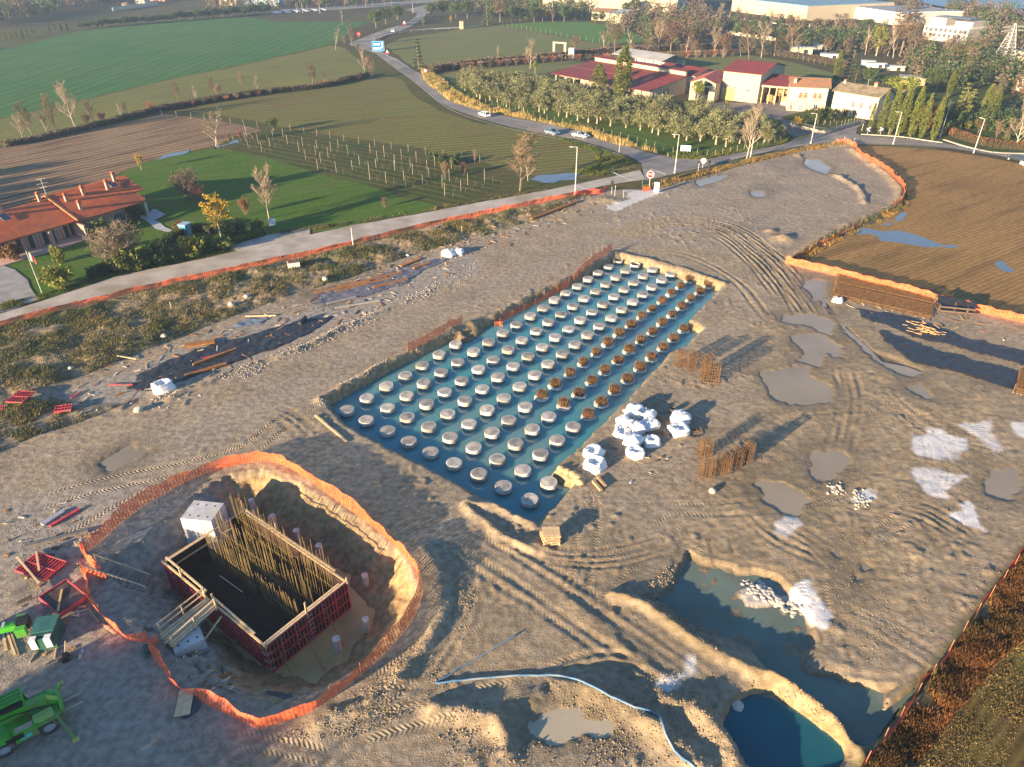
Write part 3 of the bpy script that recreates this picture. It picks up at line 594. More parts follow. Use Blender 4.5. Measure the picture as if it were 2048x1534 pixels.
field('olive_grove_ground', [(895, 165), (925, 148), (1085, 150), (1300, 195), (1420, 220), (1560, 240), (1585, 268), (1500, 300), (1400, 322), (1345, 312), (1290, 295), (1180, 262), (1080, 240), (960, 208), (920, 190)], GROVE, ((920, 160), (1500, 290)))
field('dry_verge', [(838, 130), (880, 155), (920, 188), (960, 208), (1080, 240), (1180, 262), (1290, 297), (1345, 316), (1300, 305), (1220, 290), (1150, 262), (1050, 240), (950, 222), (900, 205), (850, 165)], DRYG)
field('farm_yard', [(1370, 215), (1420, 205), (1500, 206), (1580, 205), (1640, 215), (1650, 250), (1590, 275), (1560, 240), (1440, 226)], YARD)
field('garden_ground', [(1560, 235), (1640, 215), (1700, 190), (1760, 150), (2048, 130), (2400, 150), (2400, 320), (2048, 310), (1960, 300), (1890, 284), (1800, 273), (1720, 268), (1690, 262), (1600, 250)], GARDEN)
field('brown_field', [(1712, 292), (1760, 293), (1830, 297), (1900, 303), (2000, 320), (2060, 332), (2500, 420), (2500, 750), (2060, 645), (1850, 596), (1700, 556), (1590, 532), (1650, 492), (1722, 455), (1808, 420), (1818, 380), (1785, 345), (1718, 306)], BROWN, ((1800, 560), (2040, 470)))
for px in ([(1680, 468), (1720, 458), (1800, 462), (1830, 470), (1880, 488), (1888, 494), (1850, 495), (1820, 490), (1760, 482), (1740, 468), (1700, 470)], [(1760, 450), (1812, 425), (1806, 440), (1780, 452)], [(1990, 525), (2005, 522), (2030, 545), (2010, 545)], [(1885, 490), (1915, 492), (1912, 497), (1890, 496)], [(1060, 360), (1090, 350), (1160, 347), (1150, 360), (1110, 366)], [(430, 294), (475, 280), (480, 284), (430, 300)], [(325, 312), (380, 300), (376, 306), (310, 322)]):
    field('puddle', px, mat('field_water', (.09, .1, .1), .05, (.1, .1, .09), spec=.6, bump=.002), None, .8, 1.5)
field('tilled_field', [(2060, 1225), (2200, 1220), (2300, 1500), (2100, 1700), (1760, 1650), (1832, 1540), (1900, 1445), (1992, 1335)], TILL, ((1860, 1534), (2040, 1300)), .5, z=.03)

# ------------------------------------------------------------- roads
ASPH = mat('asphalt', (.205, .195, .185), .85, (.145, .14, .135), sc=.25, bump=.01, bsc=8, grime=(.25, .225, .19))
GRAVR = mat('gravel_road', (.42, .385, .34), .95, (.32, .29, .25), sc=.35, bump=.03, bsc=6, stretch=(1, 1, 1), grime=(.26, .23, .18))
LINE = mat('road_paint', (.62, .6, .56), .8, (.4, .38, .35), sc=2)
WEST_UP = [(-100, 660), (0, 629), (75, 606), (239, 552), (410, 518), (537, 490), (620, 470), (700, 452), (850, 426), (1000, 399), (1100, 380), (1190, 361), (1280, 341)]
WEST_LO = [(1290, 360), (1227, 369), (1141, 386), (1022, 412), (851, 446), (700, 484), (478, 532), (342, 559), (150, 605), (0, 644), (-100, 672)]
field('dirt_road', WEST_UP+WEST_LO, GRAVR, None, .25, 2.0)
MAIN = crop([(1770, 990), (1765, 960), (1700, 920), (1560, 868), (1400, 822), (1200, 790), (1000, 745), (800, 690), (640, 632), (560, 582), (480, 512), (400, 450), (330, 402), (210, 315), (120, 285), (50, 262), (62, 250), (190, 200), (290, 165), (380, 138), (440, 100), (452, 76), (380, 58), (500, 30), (540, 55), (505, 85), (480, 118),
             (400, 162), (330, 192), (260, 212), (205, 232), (200, 268), (250, 308), (330, 343), (400, 388), (480, 438), (560, 498), (640, 556), (740, 615), (900, 668), (1060, 698), (1250, 733), (1430, 778), (1560, 815), (1740, 878), (1850, 905), (1945, 925)], 680, 0, .3418)
EAST_LO = [(2200, 352), (2048, 322), (1960, 306), (1900, 297), (1830, 292), (1760, 290), (1712, 288), (1680, 284), (1600, 293), (1500, 312), (1400, 337), (1290, 362)]
EAST_UP = [(1345, 317), (1410, 319), (1480, 306), (1560, 291), (1610, 276), (1655, 265), (1672, 262), (1710, 268), (1730, 272), (1800, 277), (1890, 287), (1960, 301), (2048, 310), (2200, 330)]
field('road', MAIN[:1]+MAIN[1:]+EAST_UP+EAST_LO, ASPH, None, .12, 3.0)
field('road', [(655, 266), (1, 1)][:0]+[(1590, 285), (1640, 262), (1690, 248), (1727, 240), (1732, 246), (1715, 255), (1712, 268), (1690, 268)], ASPH, None, .1)
field('road', [(560, 24), (640, 22), (760, 14), (860, 6), (960, -6), (960, -14), (860, -4), (760, 6), (640, 15), (560, 18)], ASPH, None, .3)
field('driveway', [(-60, 560), (0, 530), (30, 540), (60, 575), (78, 600), (20, 622), (-60, 640)], mat('driveway_paving', (.3, .29, .28), .9, (.2, .2, .2), sc=.5))
field('driveway', [(455, 497), (540, 470), (620, 455), (620, 470), (540, 490), (480, 505)], GRAVR)
field('pavement', [(255, 425), (300, 438), (330, 455), (347, 462), (338, 466), (300, 448), (290, 440)], mat('stone_paving', (.42, .42, .44), .9, (.3, .3, .32), sc=1))
field('pavement', [(290, 440), (310, 418), (332, 430), (312, 440)], MATS['stone_paving'])
LAY[0] += .004
def road_line(px, w=.14, dash=None, name='road_marking'):
    ln = smooth_line(PL(px), 8); mb = MB(); s = 0
    for a, b in zip(ln[:-1], ln[1:]):
        d = (b-a); l = d.length
        if l < .01: continue
        n = Vector((-d.y, d.x, 0)).normalized()*w/2
        if not dash or (s % (2*dash)) < dash: mb.add([a-n, a+n, b+n, b-n], [(0, 3, 2, 1)])
        s += l
    o = mb.build(name, LINE, None, (0, 0, LAY[0]+.004)); o['kind'] = 'structure'
road_line(crop([(1690, 930), (1560, 882), (1400, 834), (1200, 800), (1000, 757), (800, 702), (660, 650), (570, 592), (490, 525), (410, 462), (340, 412), (225, 325)], 680, 0, .3418)[::-1], .18)
road_line(crop([(1700, 858), (1560, 800+25), (1430, 788), (1250, 744), (1060, 708), (900, 676), (740, 626), (640, 566), (560, 508), (480, 448), (400, 398), (330, 354), (255, 318)], 680, 0, .3418), .18)
road_line([(1410, 333), (1500, 310), (1600, 291), (1680, 281), (1760, 286), (1900, 293), (2040, 318)], .16); road_line([(1425, 325), (1500, 309), (1600, 285), (1660, 276), (1740, 278), (1890, 290), (1960, 303), (2040, 314)], .14, 2.5)
for a, b in (((1222, 344), (1262, 362)), ((1300, 339), (1332, 350)), ((1150, 371), (1180, 382))):
    p, q = P(*a), P(*b); mb = MB(); n = (q-p).cross(Vector((0, 0, 1))).normalized()*.28; mb.add([p-n, p+n, q+n, q-n], [(0, 1, 2, 3)]); o = mb.build('road_marking', LINE, None, (0, 0, LAY[0]+.006)); o['kind'] = 'structure'
# kerb in front of the cypress row
def kerb(px, h=.14, w=.3):
    ln = smooth_line(PL(px), 4); mb = MB()
    for a, b in zip(ln[:-1], ln[1:]): mb.beam(a+Vector((0, 0, h/2+.02)), b+Vector((0, 0, h/2+.02)), w, h)
    o = mb.build('kerb', mat('kerb_stone', (.62, .55, .44), .8, (.5, .44, .36), sc=1)); o['kind'] = 'structure'
kerb([(1722, 269), (1800, 274), (1850, 281), (1885, 286)]); kerb([(1888, 280), (1930, 293), (1985, 305), (2050, 308)], .14, .8)
# footpath strip between hedge and road
# far water of the lake and its other shore
LK = PL([(1740, -12), (1800, 0), (1880, 14), (1960, 27), (2060, 42), (2300, 70), (2600, 60), (2600, -80), (1740, -80)])
o = poly_sheet('lake', [Vector((p.x, p.y, 0)) for p in LK], .6, mat('lake_water', (.10, .17, .23), .35, (.12, .19, .25), sc=.004, bump=.0, spec=.3))
mb = MB(); ys = P(2000, -30).y
for k in range(60):
    x = 200+k*45; h = 26+18*float(fbm(np.array(x*1.0), np.array(3.), 190, 4, 3)); mb.add([], [])
    if k: mb.add([(x-45, ys+hp*2, 0), (x, ys+h*2, 0), (x, ys+500+h*2, h*4), (x-45, ys+500+hp*2, hp*4), (x, ys+1500, 0), (x-45, ys+1500, 0)], [(0, 1, 2, 3), (3, 2, 4, 5)])
    hp = h
o = mb.build('hills', mat('far_hills', (.09, .10, .08), .95, (.06, .075, .06), sc=.01)); o['kind'] = 'structure'
HAZE = True
if HAZE:
    m = bpy.data.materials.new('haze_air'); m.use_nodes = True; nt = m.node_tree
    for n in list(nt.nodes):
        if n.type == 'BSDF_PRINCIPLED': nt.nodes.remove(n)
    pv = N(nt, 'ShaderNodeVolumePrincipled'); pv.inputs['Color'].default_value = (.5, .7, 1.0, 1); pv.inputs['Density'].default_value = .00026; pv.inputs['Anisotropy'].default_value = .2
    nt.links.new(pv.outputs[0], nt.nodes['Material Output'].inputs['Volume'])
    mb = MB(); mb.box((0, 4200, 30), (14400, 9800, 72)); o = mb.build('haze', m); o['kind'] = 'stuff'
# ============================================================= THINGS ON THE SITE
# ---- bored piles standing in the flooded excavation: a square grid, 3.2 m apart
PO, PU, PV = Vector((-18.63, 66.7, 0)), Vector((1.8655, 2.55, 0)), Vector((2.546, -1.8833, 0))
PILEC = mat('pile_concrete', (.5, .49, .46), .85, (.36, .35, .335), sc=1.6, bump=.02, bsc=7, rnd=.12, grime=(.28, .25, .2))
PTOP = mat('pile_top', (.37, .35, .32), .9, (.215, .2, .185), sc=1.1, bump=.05, bsc=4, rnd=.28, grime=(.4, .37, .33))
WETC = mat('wet_concrete', (.13, .15, .14), .4, (.09, .11, .11), sc=2)
def pile_mesh(seed):
    random.seed(seed); mb = MB(); n = 28
    mb.lathe([(.84, -2.6), (.84, -.48)], n, mi=1); mb.lathe([(.842, -.49), (.845, -.12), (.835, -.03), (.8, 0)], n, jit=.006)
    mb.lathe([(.79, -.004), (.5, .004+.02*random.random()), (.2, .012), (.02, .01)], n, mi=2, jit=.004); return mb.mesh('bored_pile', [PILEC, WETC, PTOP])
pmesh = [pile_mesh(s) for s in range(4)]
mb = MB(); n = 28; mb.lathe([(.84, -2.6), (.84, -.48)], n, mi=1); mb.lathe([(.84, -.49), (.845, 0), (.7, 0), (.69, -.9), (.02, -.95)], n); hollow = mb.mesh('open_pile', [PILEC, WETC])
def cage_bars(r, h, nb, seed, rb=.02, splay=.12):
    random.seed(seed); mb = MB()
    for ring, q in ((r, nb), (r*.72, int(nb*.7)), (r*.4, int(nb*.35))):
        for k in range(q):
            a = 2*pi*k/q+random.uniform(-.1, .1); s = 1+splay*random.random(); hh = h*random.uniform(.8, 1.08)
            mb.tube([(ring*cos(a), ring*sin(a), -.3), (ring*cos(a)*s+random.uniform(-.05, .05), ring*sin(a)*s+random.uniform(-.05, .05), hh)], rb, 4)
    for z in (.12, .42): mb.lathe([(r+.02, z), (r+.02, z+.03)], 20)
    return mb.mesh('rebar_bars', [RUSTB])
random.seed(3)
core = MB().lathe([(.9, -1.6), (.86, -.3), (.8, -.12), (.5, -.02), (.05, .03)], 20, jit=.09).mesh('concrete_core', [mat('chipped_concrete', (.56, .55, .5), .9, (.4, .39, .35), sc=3, bump=.03, rnd=.1)])
bars = [cage_bars(.62, .8, 26, s) for s in (1, 2, 3)]
ROWS = [('A', 0, 7, 7), ('B', 0, 18, 19), ('C', 0, 18, 19), ('D', 0, 19, 19), ('E', 0, 19, 19), ('F', 0, 5, 19), ('G', 0, 5, 19), ('H', 0, 5, 14), ('I', 0, 2, 2)]
ROWN = ['first', 'second', 'third', 'fourth', 'fifth', 'sixth', 'seventh', 'eighth', 'ninth']
random.seed(11); RB = None
for j, (r, i0, nc, nt_) in enumerate(ROWS):
    for i in range(nt_):
        p = PO+PU*i+PV*j+Vector((random.uniform(-.07, .07), random.uniform(-.07, .07), -.3+random.uniform(-.1, .1)))
        if i < nc or (i == 18 and r in 'BC'):
            hol = i == 18 and r in 'BC'
            o = link('bored_pile', hollow if hol else pmesh[(i*3+j) % 4], None, p); o.rotation_euler = (random.gauss(0, .012), random.gauss(0, .012), random.random()*6)
            if hol: tag(o, f"open hollow concrete pile head at far end of {ROWN[j]} row from left", 'pile', 'concrete pile heads standing in the flooded pit')
            else: tag(o, f"round concrete pile head, {ORD[i]} from near end of {ROWN[j]} row from left", 'pile', 'concrete pile heads standing in the flooded pit')
        else:
            lab = f"rusty bar-topped pile, {ORD[i-nc]} such from near end of {ROWN[j]} row from left"
            if RB is None:
                RB = thing('rebar_pile', lab, 'pile', p+Vector((0, 0, -.42)), 0, 'piles with bare rebar standing in the flooded pit')
                link('concrete_core', core, RB); tag(link('rebar_bars', bars[0], RB), kind='stuff')
            else:
                q = copy_tree(RB, p+Vector((0, 0, -.42)), random.random()*6, lab)
                for ch in q.children:
                    if ch.name.startswith('rebar'): ch.data = bars[(i+j) % 3]
                s = random.uniform(.9, 1.08); q.scale = (s, s, random.uniform(.85, 1.15))

# ---- orange safety fences: net and posts
ORNG = mat('orange_net', (.84, .175, .065), .6, (.62, .12, .045), sc=1.5, rnd=.05, alpha=.8)
ORFD = mat('faded_orange_net', (.78, .18, .08), .65, (.58, .12, .055), sc=1.2, alpha=.72)
def net_alpha(m, lo, hi):
    nt = m.node_tree; n = N(nt, 'ShaderNodeTexNoise'); n.inputs['Scale'].default_value = 5.5; n.inputs['Detail'].default_value = 7; tc = N(nt, 'ShaderNodeTexCoord'); nt.links.new(tc.outputs['Object'], n.inputs['Vector'])
    q = N(nt, 'ShaderNodeMapRange'); q.inputs['From Min'].default_value = .35; q.inputs['From Max'].default_value = .65; q.inputs['To Min'].default_value = lo; q.inputs['To Max'].default_value = hi; nt.links.new(n.outputs[0], q.inputs[0]); at = N(nt, 'ShaderNodeAttribute', attribute_name='along'); sn = N(nt, 'ShaderNodeMath', operation='MULTIPLY'); sn.inputs[1].default_value = 21; s2 = N(nt, 'ShaderNodeMath', operation='SINE'); s3 = N(nt, 'ShaderNodeMath', operation='MULTIPLY_ADD'); s3.inputs[1].default_value = .2; nt.links.new(at.outputs['Fac'], sn.inputs[0]); nt.links.new(sn.outputs[0], s2.inputs[0]); nt.links.new(s2.outputs[0], s3.inputs[0]); nt.links.new(q.outputs[0], s3.inputs[2]); s3.use_clamp = True; nt.links.new(s3.outputs[0], nt.nodes['Principled BSDF'].inputs['Alpha'])
net_alpha(ORNG, .5, .95); net_alpha(ORFD, .5, .9)
POST = mat('fence_rod', (.42, .2, .1), .7, (.3, .12, .07), sc=3)
rodm = MB().tube([(0, 0, -.3), (0, 0, 1.42)], .024, 5).mesh('post', [POST])
def orange_fence(px, label, h=1.05, name='safety_fence', m=None, lean=.12, sag=.16, site=True, post=2.6, z0=None, closed=False, step=.55, seed=0):
    ln = smooth_line(PL(px), 10); acc = [ln[0]]; s = 0
    for a, b in zip(ln[:-1], ln[1:]):
        l = (b-a).length; k = max(1, int(l/step)); acc += [a.lerp(b, (i+1)/k) for i in range(k)]
    acc = [p for i, p in enumerate(acc) if i == 0 or (p-acc[i-1]).length > .02]
    root = thing(name, label, 'fence', (acc[0].x, acc[0].y, 0), 0, 'orange safety fences round the site'); o0 = acc[0]
    random.seed(seed+len(px)); V = []; R = 5; dist = 0; nextp = 0
    for i, p in enumerate(acc):
        d = (acc[min(i+1, len(acc)-1)]-acc[max(i-1, 0)]).normalized(); nrm = Vector((-d.y, d.x, 0))
        if i: dist += (p-acc[i-1]).length
        ph = (dist % post)/post; w = sin(pi*ph); g = gz(p.x, p.y) if site else .02
        ln_ = lean*fbm(np.array(dist), np.array(seed*3.3), 3.0, 3, 5)*2.2; hh = h*(1-sag*w*(.5+random.random()*.5))*(1+.12*float(fbm(np.array(dist), np.array(7.), 5, 2, 9)))
        for k in range(R+1):
            t = k/R; bow = .13*sin(pi*t)*float(fbm(np.array(dist), np.array(k*1.3), 1.4, 3, seed+3))*2
            V.append(p-o0+nrm*(ln_*t*h+bow)+Vector((0, 0, g+.02+hh*t*(1+.03*random.uniform(-1, 1)))))
        if dist >= nextp:
            nextp += post; link('post', rodm, root, p-o0+nrm*.03+Vector((0, 0, g)))
    M = len(acc); Fq = [(i*(R+1)+k, (i+1)*(R+1)+k, (i+1)*(R+1)+k+1, i*(R+1)+k+1) for i in range(M-1) for k in range(R)]
    mb = MB(); mb.add(V, Fq); nm = mb.build('net', m or ORNG, root, smooth=True).data; L_ = np.r_[0, np.cumsum([(b-a).length for a, b in zip(acc[:-1], acc[1:])])]
    at = nm.attributes.new('along', 'FLOAT', 'POINT'); at.data.foreach_set('value', np.repeat(L_, R+1).astype(np.float32)); return root
orange_fence([(168, 1112), (200, 1085), (245, 1045), (300, 1005), (400, 955), (490, 928), (552, 928), (600, 950), (650, 985), (740, 1050), (800, 1102), (838, 1150), (842, 1195), (820, 1245), (770, 1305), (700, 1368), (620, 1425), (518, 1460)], 'long orange net fence curving round the far side of the formwork pit', 1.45, lean=.15, seed=1)
orange_fence([(518, 1460), (440, 1425), (370, 1385), (325, 1340), (302, 1305), (318, 1285)], 'orange net fence sagging along the near lower edge of the formwork pit', 1.15, lean=.3, seed=2)
orange_fence([(300, 1285), (262, 1282), (222, 1252), (195, 1215), (178, 1180), (170, 1152)], 'short orange net fence left of the formwork pit, beside the earth stair', 1.25, lean=.25, seed=3)
orange_fence([(170, 1150), (190, 1155), (215, 1160)], 'scrap of orange net at the top of the earth stair', .8, seed=4, step=.3)
orange_fence([(168, 1112), (185, 1135), (205, 1140)], 'bunched orange net at the corner where the earth stair begins', 1.2, seed=5, lean=.4, step=.3)
orange_fence([(-60, 676), (0, 661), (100, 636), (150, 622), (250, 597), (342, 575), (400, 562), (478, 546), (600, 518), (700, 496), (780, 476), (851, 457), (940, 438), (1022, 423), (1090, 408), (1141, 398), (1172, 392)], 'long low orange net fence along the near edge of the gravel road', 1.0, m=ORFD, lean=.25, seed=6)
orange_fence([(1150, 398), (1175, 390), (1200, 388), (1212, 384)], 'crumpled red-orange net heap where the roadside fence ends', 1.15, m=mat('red_net', (.8, .1, .06), .6, (.6, .07, .05), sc=2, alpha=.85), lean=.9, seed=7, step=.3)
orange_fence([(1670, 290), (1695, 291), (1710, 296), (1712, 308), (1740, 328), (1770, 345), (1795, 368), (1808, 388), (1800, 408), (1785, 418)], 'orange net fence curving along the edge of the brown field near the villa', 1.15, m=ORFD, lean=.3, seed=8)
orange_fence([(1720, 452), (1690, 466), (1645, 488), (1610, 508), (1575, 524)], 'sparse fallen orange net on the bank below the flooded field', .6, m=ORFD, lean=.8, seed=9)
orange_fence([(1570, 528), (1620, 540), (1680, 554), (1750, 572), (1800, 584), (1850, 598), (1900, 610), (1950, 624), (2000, 636), (2080, 656)], 'bright orange net fence behind the stacked mesh mats beside the brown field', 1.3, lean=.15, seed=10)
orange_fence([(2075, 1075), (2035, 1122), (1990, 1180), (1950, 1230), (1905, 1292), (1860, 1350), (1820, 1405), (1765, 1480), (1715, 1548), (1690, 1590)], 'thin red net fence between the mud and the weedy strip at lower right', .6, m=mat('red_mesh', (.5, .06, .04), .6, (.33, .045, .03), sc=2, alpha=.7), lean=.35, seed=11)
orange_fence([(816, 706), (850, 690), (880, 672), (925, 650)], 'orange net beside the piles, nearest stretch on the upper pit edge', 1.25, m=ORFD, seed=12, step=.4)
orange_fence([(1000, 634), (1025, 620), (1060, 602), (1100, 582), (1138, 562)], 'orange net beside the piles, middle stretch past the ochre mound', 1.25, m=ORFD, seed=13, step=.4)
orange_fence([(1148, 556), (1170, 540), (1195, 523), (1224, 506)], 'orange net beside the piles, last stretch at the far pit corner', 1.25, m=ORFD, seed=14, step=.4)
orange_fence([(990, 640), (1002, 634), (1012, 638)], 'small crumpled orange net by the ochre mound', 1.2, seed=15, step=.25, lean=.6)
orange_fence([(1285, 385), (1300, 383)], 'small orange screen panel behind the stop sign', .95, seed=16, step=.3)

# ---- timber and steel formwork box with its rebar
RED = mat('red_formwork', (.6, .075, .1), .55, (.42, .045, .065), sc=2.5, rnd=.12, grime=(.2, .1, .08))
PLY = mat('dark_plywood', (.06, .035, .025), .6, (.03, .02, .015), sc=2, rnd=.2)
FX, FY, FH = 14.1, 8.0, 3.15; FO = (-29.66, 43.24, -3.1); FRZ = radians(-37.3)
def panel_mesh(w, h, nr=3, nh=5):
    """formwork panel standing in x-z: ply skin at y=.1, steel frame and ribs towards -y"""
    mb = MB(); mb.box((w/2, .1, h/2), (w-.02, .02, h), mi=1)
    for x in [.035, w-.035]+[w*(k+1)/(nr+1) for k in range(nr)]: mb.box((x, .035, h/2), (.055, .12, h))
    for k in range(nh):
        z = .05+k*(h-.1)/(nh-1); mb.box((w/2, .03, z), (w, .1, .075))
    return mb.mesh('formwork_panel', [RED, PLY])
fw = thing('formwork_box', 'large open formwork box of red steel panels standing in the clay pit', 'formwork', FO, FRZ)
pw = FX/10; pA = panel_mesh(pw, FH, 3, 6); pB = panel_mesh(FY/6, FH, 3, 4)
for k in range(10):
    link('formwork_panel', pA, fw, (k*pw, 0, 0)); link('formwork_panel', pA, fw, (k*pw+pw, FY+.0, 0), pi)
for k in range(6):
    link('formwork_panel', pB, fw, (FX, k*FY/6, 0), pi/2)
    if k not in (3, 4): link('formwork_panel', pB, fw, (0, (k+1)*FY/6, 0), -pi/2)
def plank(a, b, w, h, parent, m=None, name='plank'):
    mb = MB(); a = Vector(a); mb.beam((0, 0, 0), Vector(b)-a, w, h); return mb.build(name, m or WOODP, parent, a)
T = FH+.04
for a, b in (((-.1, .05, T), (FX+.1, .05, T)), ((0, FY-.05, T), (FX+.2, FY-.05, T)), ((FX-.05, -.1, T+.06), (FX-.05, FY, T+.06)), ((FX-.25, .2, T+.08), (FX-.25, FY-.6, T+.09)), ((.05, 0, T), (.05, FY, T)), ((.3, .2, T-.8), (.3, FY*.8, T-.8)), ((.25, 0, T+.05), (.25, 4.3, T+.06)), ((.3, .3, T+.5), (6.3, .25, T+.45)), ((7.2, .2, T+.5), (12.5, .25, T+.03)), ((.0, FY, T+.35), (FX*.9, FY+.05, T+.3))): plank(a, b, .16, .06, fw)
for p, h in (((2.9, .05), 1.1), ((6.2, .05), 1.0), ((7.4, .1), 1.1), ((0, FY), 1.2), ((FX, 3.9), 1.3), ((FX, .05), .5), ((FX, FY), .5), ((5.0, FY), 1.3), ((0, 5.6), .6)): plank((p[0], p[1], T-.3), (p[0]+.05, p[1], T+h), .14, .07, fw, name='guard_post')
clamps = MB()
for y in (1.33, 2.67, 4.0, 5.33):
    for z in (.4, .9, 1.4, 1.9, 2.4, 2.9): clamps.box((FX+.12, y+random.uniform(-.05, .05), z), (.12, .14 if y != 4.0 else .5, .06))
for z in (.6, 1.5, 2.4): clamps.box((FX+.1, .1, z), (.14, .5, .09)); clamps.box((FX-.2, -.1, z), (.6, .1, .09))
tag(clamps.build('panel_clamps', mat('clamp_steel', (.27, .22, .2), .7, (.18, .15, .14), sc=3), fw), kind='stuff')
for k, (y, l) in enumerate(((1.0, 2.4), (3.2, 3.0), (5.6, 2.4))): plank((FX+.05, y, 1.7), (FX+l, y-.6, .02), .07, .07, fw, RUST, 'raking_prop')
for x, l in ((3.5, 1.7), (10.2, 2.0)): plank((x, -.1, 1.2), (x+.3, -l, .02), .06, .06, fw, RUST, 'raking_prop')
mb = MB(); mb.box((FX/2, FY/2, .12), (FX-.25, FY-.25, .2)); mb.build('blinding_slab', mat('wet_dark_slab', (.05, .048, .045), .5, (.03, .03, .03), sc=1), fw)
rc = thing('foundation_rebar', 'dark rebar mat with rows of tall rusty starter bars inside the formwork box', 'rebar', FO, FRZ)
DKR = mat('dark_rebar', (.085, .055, .035), .8, (.05, .035, .025), sc=4)
mb = MB()
for z in (.5, 1.05):
    for k in range(int(FX/.2)-1): mb.beam((.25+k*.2, .2, z), (.25+k*.2, FY-.2, z), .03, .03)
    for k in range(int(FY/.2)-1): mb.beam((.2, .25+k*.2, z+.03), (FX-.2, .25+k*.2, z+.03), .03, .03)
tag(mb.build('bottom_mat', DKR, rc), kind='stuff')
random.seed(5)
def starters(y, x0, x1, h0, h1, sp, hz, gap=None, name='starter_bars'):
    mb = MB(); x = x0
    while x < x1:
        if not (gap and gap[0] < x < gap[1]):
            h = random.uniform(h0, h1); mb.tube([(x, y+random.uniform(-.05, .05), .5), (x+random.uniform(-.08, .08), y+random.uniform(-.12, .12), h)], .0145, 4)
        x += sp*random.uniform(.85, 1.15)
    for z in hz: mb.beam((x0, y+.04, z), (x1, y+.04+random.uniform(-.1, .1), z+random.uniform(-.2, .1)), .03, .03)
    tag(mb.build(name, mat('starter_steel', (.33, .25, .1), .7, (.19, .135, .055), sc=1.5), rc), kind='stuff')
starters(3.75, .4, 7.2, 4.6, 5.4, .19, (1.8, 3.0)); starters(3.8, 7.9, 13.2, 3.4, 4.2, .2, (1.9,))
starters(5.1, .5, 9.0, 5.4, 6.4, .23, (1.8, 3.2)); starters(5.3, 8.6, 13.2, 4.2, 5.4, .28, (2.0,)); starters(7.0, .4, 8.4, 5.6, 7.0, .26, (2.2, 3.4)); starters(7.2, 9.6, 13.4, 5.6, 7.0, .3, (2.6,)); starters(6.3, 9.0, 13.4, 4.6, 6.4, .36, (2.0,))
plank((3.2, 2.9, 1.12), (6.4, 3.0, 1.12), .06, .05, rc, STEELG, 'spacer_pipe')

# gangway of planks over to the formwork
gA, gB, gC, gD = P(320, 1268, .25), P(414, 1194, .25), P(346, 1296, .25), P(436, 1216, .25)
gw = thing('plank_gangway', 'wooden plank gangway with handrails leading from the gravel to the formwork box', 'gangway', (gA.x, gA.y, .1), 0)
r0 = Vector((gA.x, gA.y, .1))
for k in range(6):
    t = (k+.5)/6; a = gA.lerp(gC, t)-r0; b = gB.lerp(gD, t)-r0; plank(a+Vector((0, 0, .05+.02*(k % 2)))-(b-a).normalized()*random.uniform(0, .3), b+Vector((0, 0, .02*(k % 2)+.05)), .23, .05, gw)
for t in (.05, .5, .95): plank(gA.lerp(gB, t)-r0+Vector((0, 0, -.05)), gC.lerp(gD, t)-r0+Vector((0, 0, -.05)), .12, .12, gw, WOOD, 'cross_beam')
for e0, e1 in ((gA, gB), (gC, gD)):
    for t in (.03, .5, .97): q = e0.lerp(e1, t)-r0; plank(q+Vector((0, 0, -.1)), q+Vector((0, 0, 1.15)), .1, .07, gw, name='guard_post')
    for z in (.55, 1.08): plank(e0-r0+Vector((0, 0, z)), e1-r0+Vector((0, 0, z)), .14, .04, gw, name='handrail')
plank(gC-r0+Vector((1.2, -.4, -.9)), gD-r0+Vector((.6, -.9, .1)), .12, .05, gw)
# stair cut into the gravel ramp
st = thing('earth_stair', 'rough stair with timber steps and two thin handrails going down the gravel ramp', 'stair', (0, 0, 0))
s0a, s0b, s1a, s1b = G(192, 1124), G(172, 1148), G(308, 1166), G(298, 1190); r0 = G(180, 1135); st.location = r0
for k in range(9):
    t = .3+.7*k/8; a, b = s0a.lerp(s1a, t), s0b.lerp(s1b, t); a.z = gz(a.x, a.y)+.05; b.z = gz(b.x, b.y)+.05; plank(a-r0, b-r0, .3, .12, st, mat('grey_board', (.2, .19, .18), .8, (.14, .13, .13), sc=3), 'step')
for e0, e1 in ((s0a, s1a), (s0b, s1b)):
    for t in (0.02, .98): q = e0.lerp(e1, t); q.z = gz(q.x, q.y); plank(q-r0, q-r0+Vector((0, 0, 1.0)), .06, .06, st, name='post')
    a, b = e0.copy(), e1.copy(); a.z = gz(a.x, a.y)+1.0; b.z = gz(b.x, b.y)+1.0; plank(a-r0, b-r0, .1, .05, st, name='handrail')
# concrete blocks
BLK = mat('block_concrete', (.52, .52, .52), .8, (.4, .4, .41), sc=1.2, bump=.008, grime=(.34, .33, .31))
def block(c, d, rz, label, tp):
    t = thing('concrete_block', label, 'concrete block', c, rz, 'precast concrete blocks by the formwork'); mb = MB(); mb.box((0, 0, d[2]/2), d, top=tp); mb.build('body', BLK, t)
    mb = MB()
    for sx in (-.28, .0, .28):
        for sy in (-.3, .3): mb.lathe([(.09, 0), (.085, .012)], 10, (sx*d[0], sy*d[1]*tp[1], d[2]+.002))
    tag(mb.build('lifting_holes', mat('hole_black', (.02, .02, .02), .9), t), kind='stuff')
c = P(405, 1022, 1.0); block((c.x, c.y, -2.4), (3.0, 2.6, 3.45), radians(-8), 'big pale concrete block behind the far left corner of the formwork', (.97, .93))
c = P(366, 1268, .0); block((c.x+.3, c.y-.2, -2.6), (2.4, 2.8, 2.75), radians(35), 'blue-grey concrete block in the shade under the plank gangway', (.9, .85))
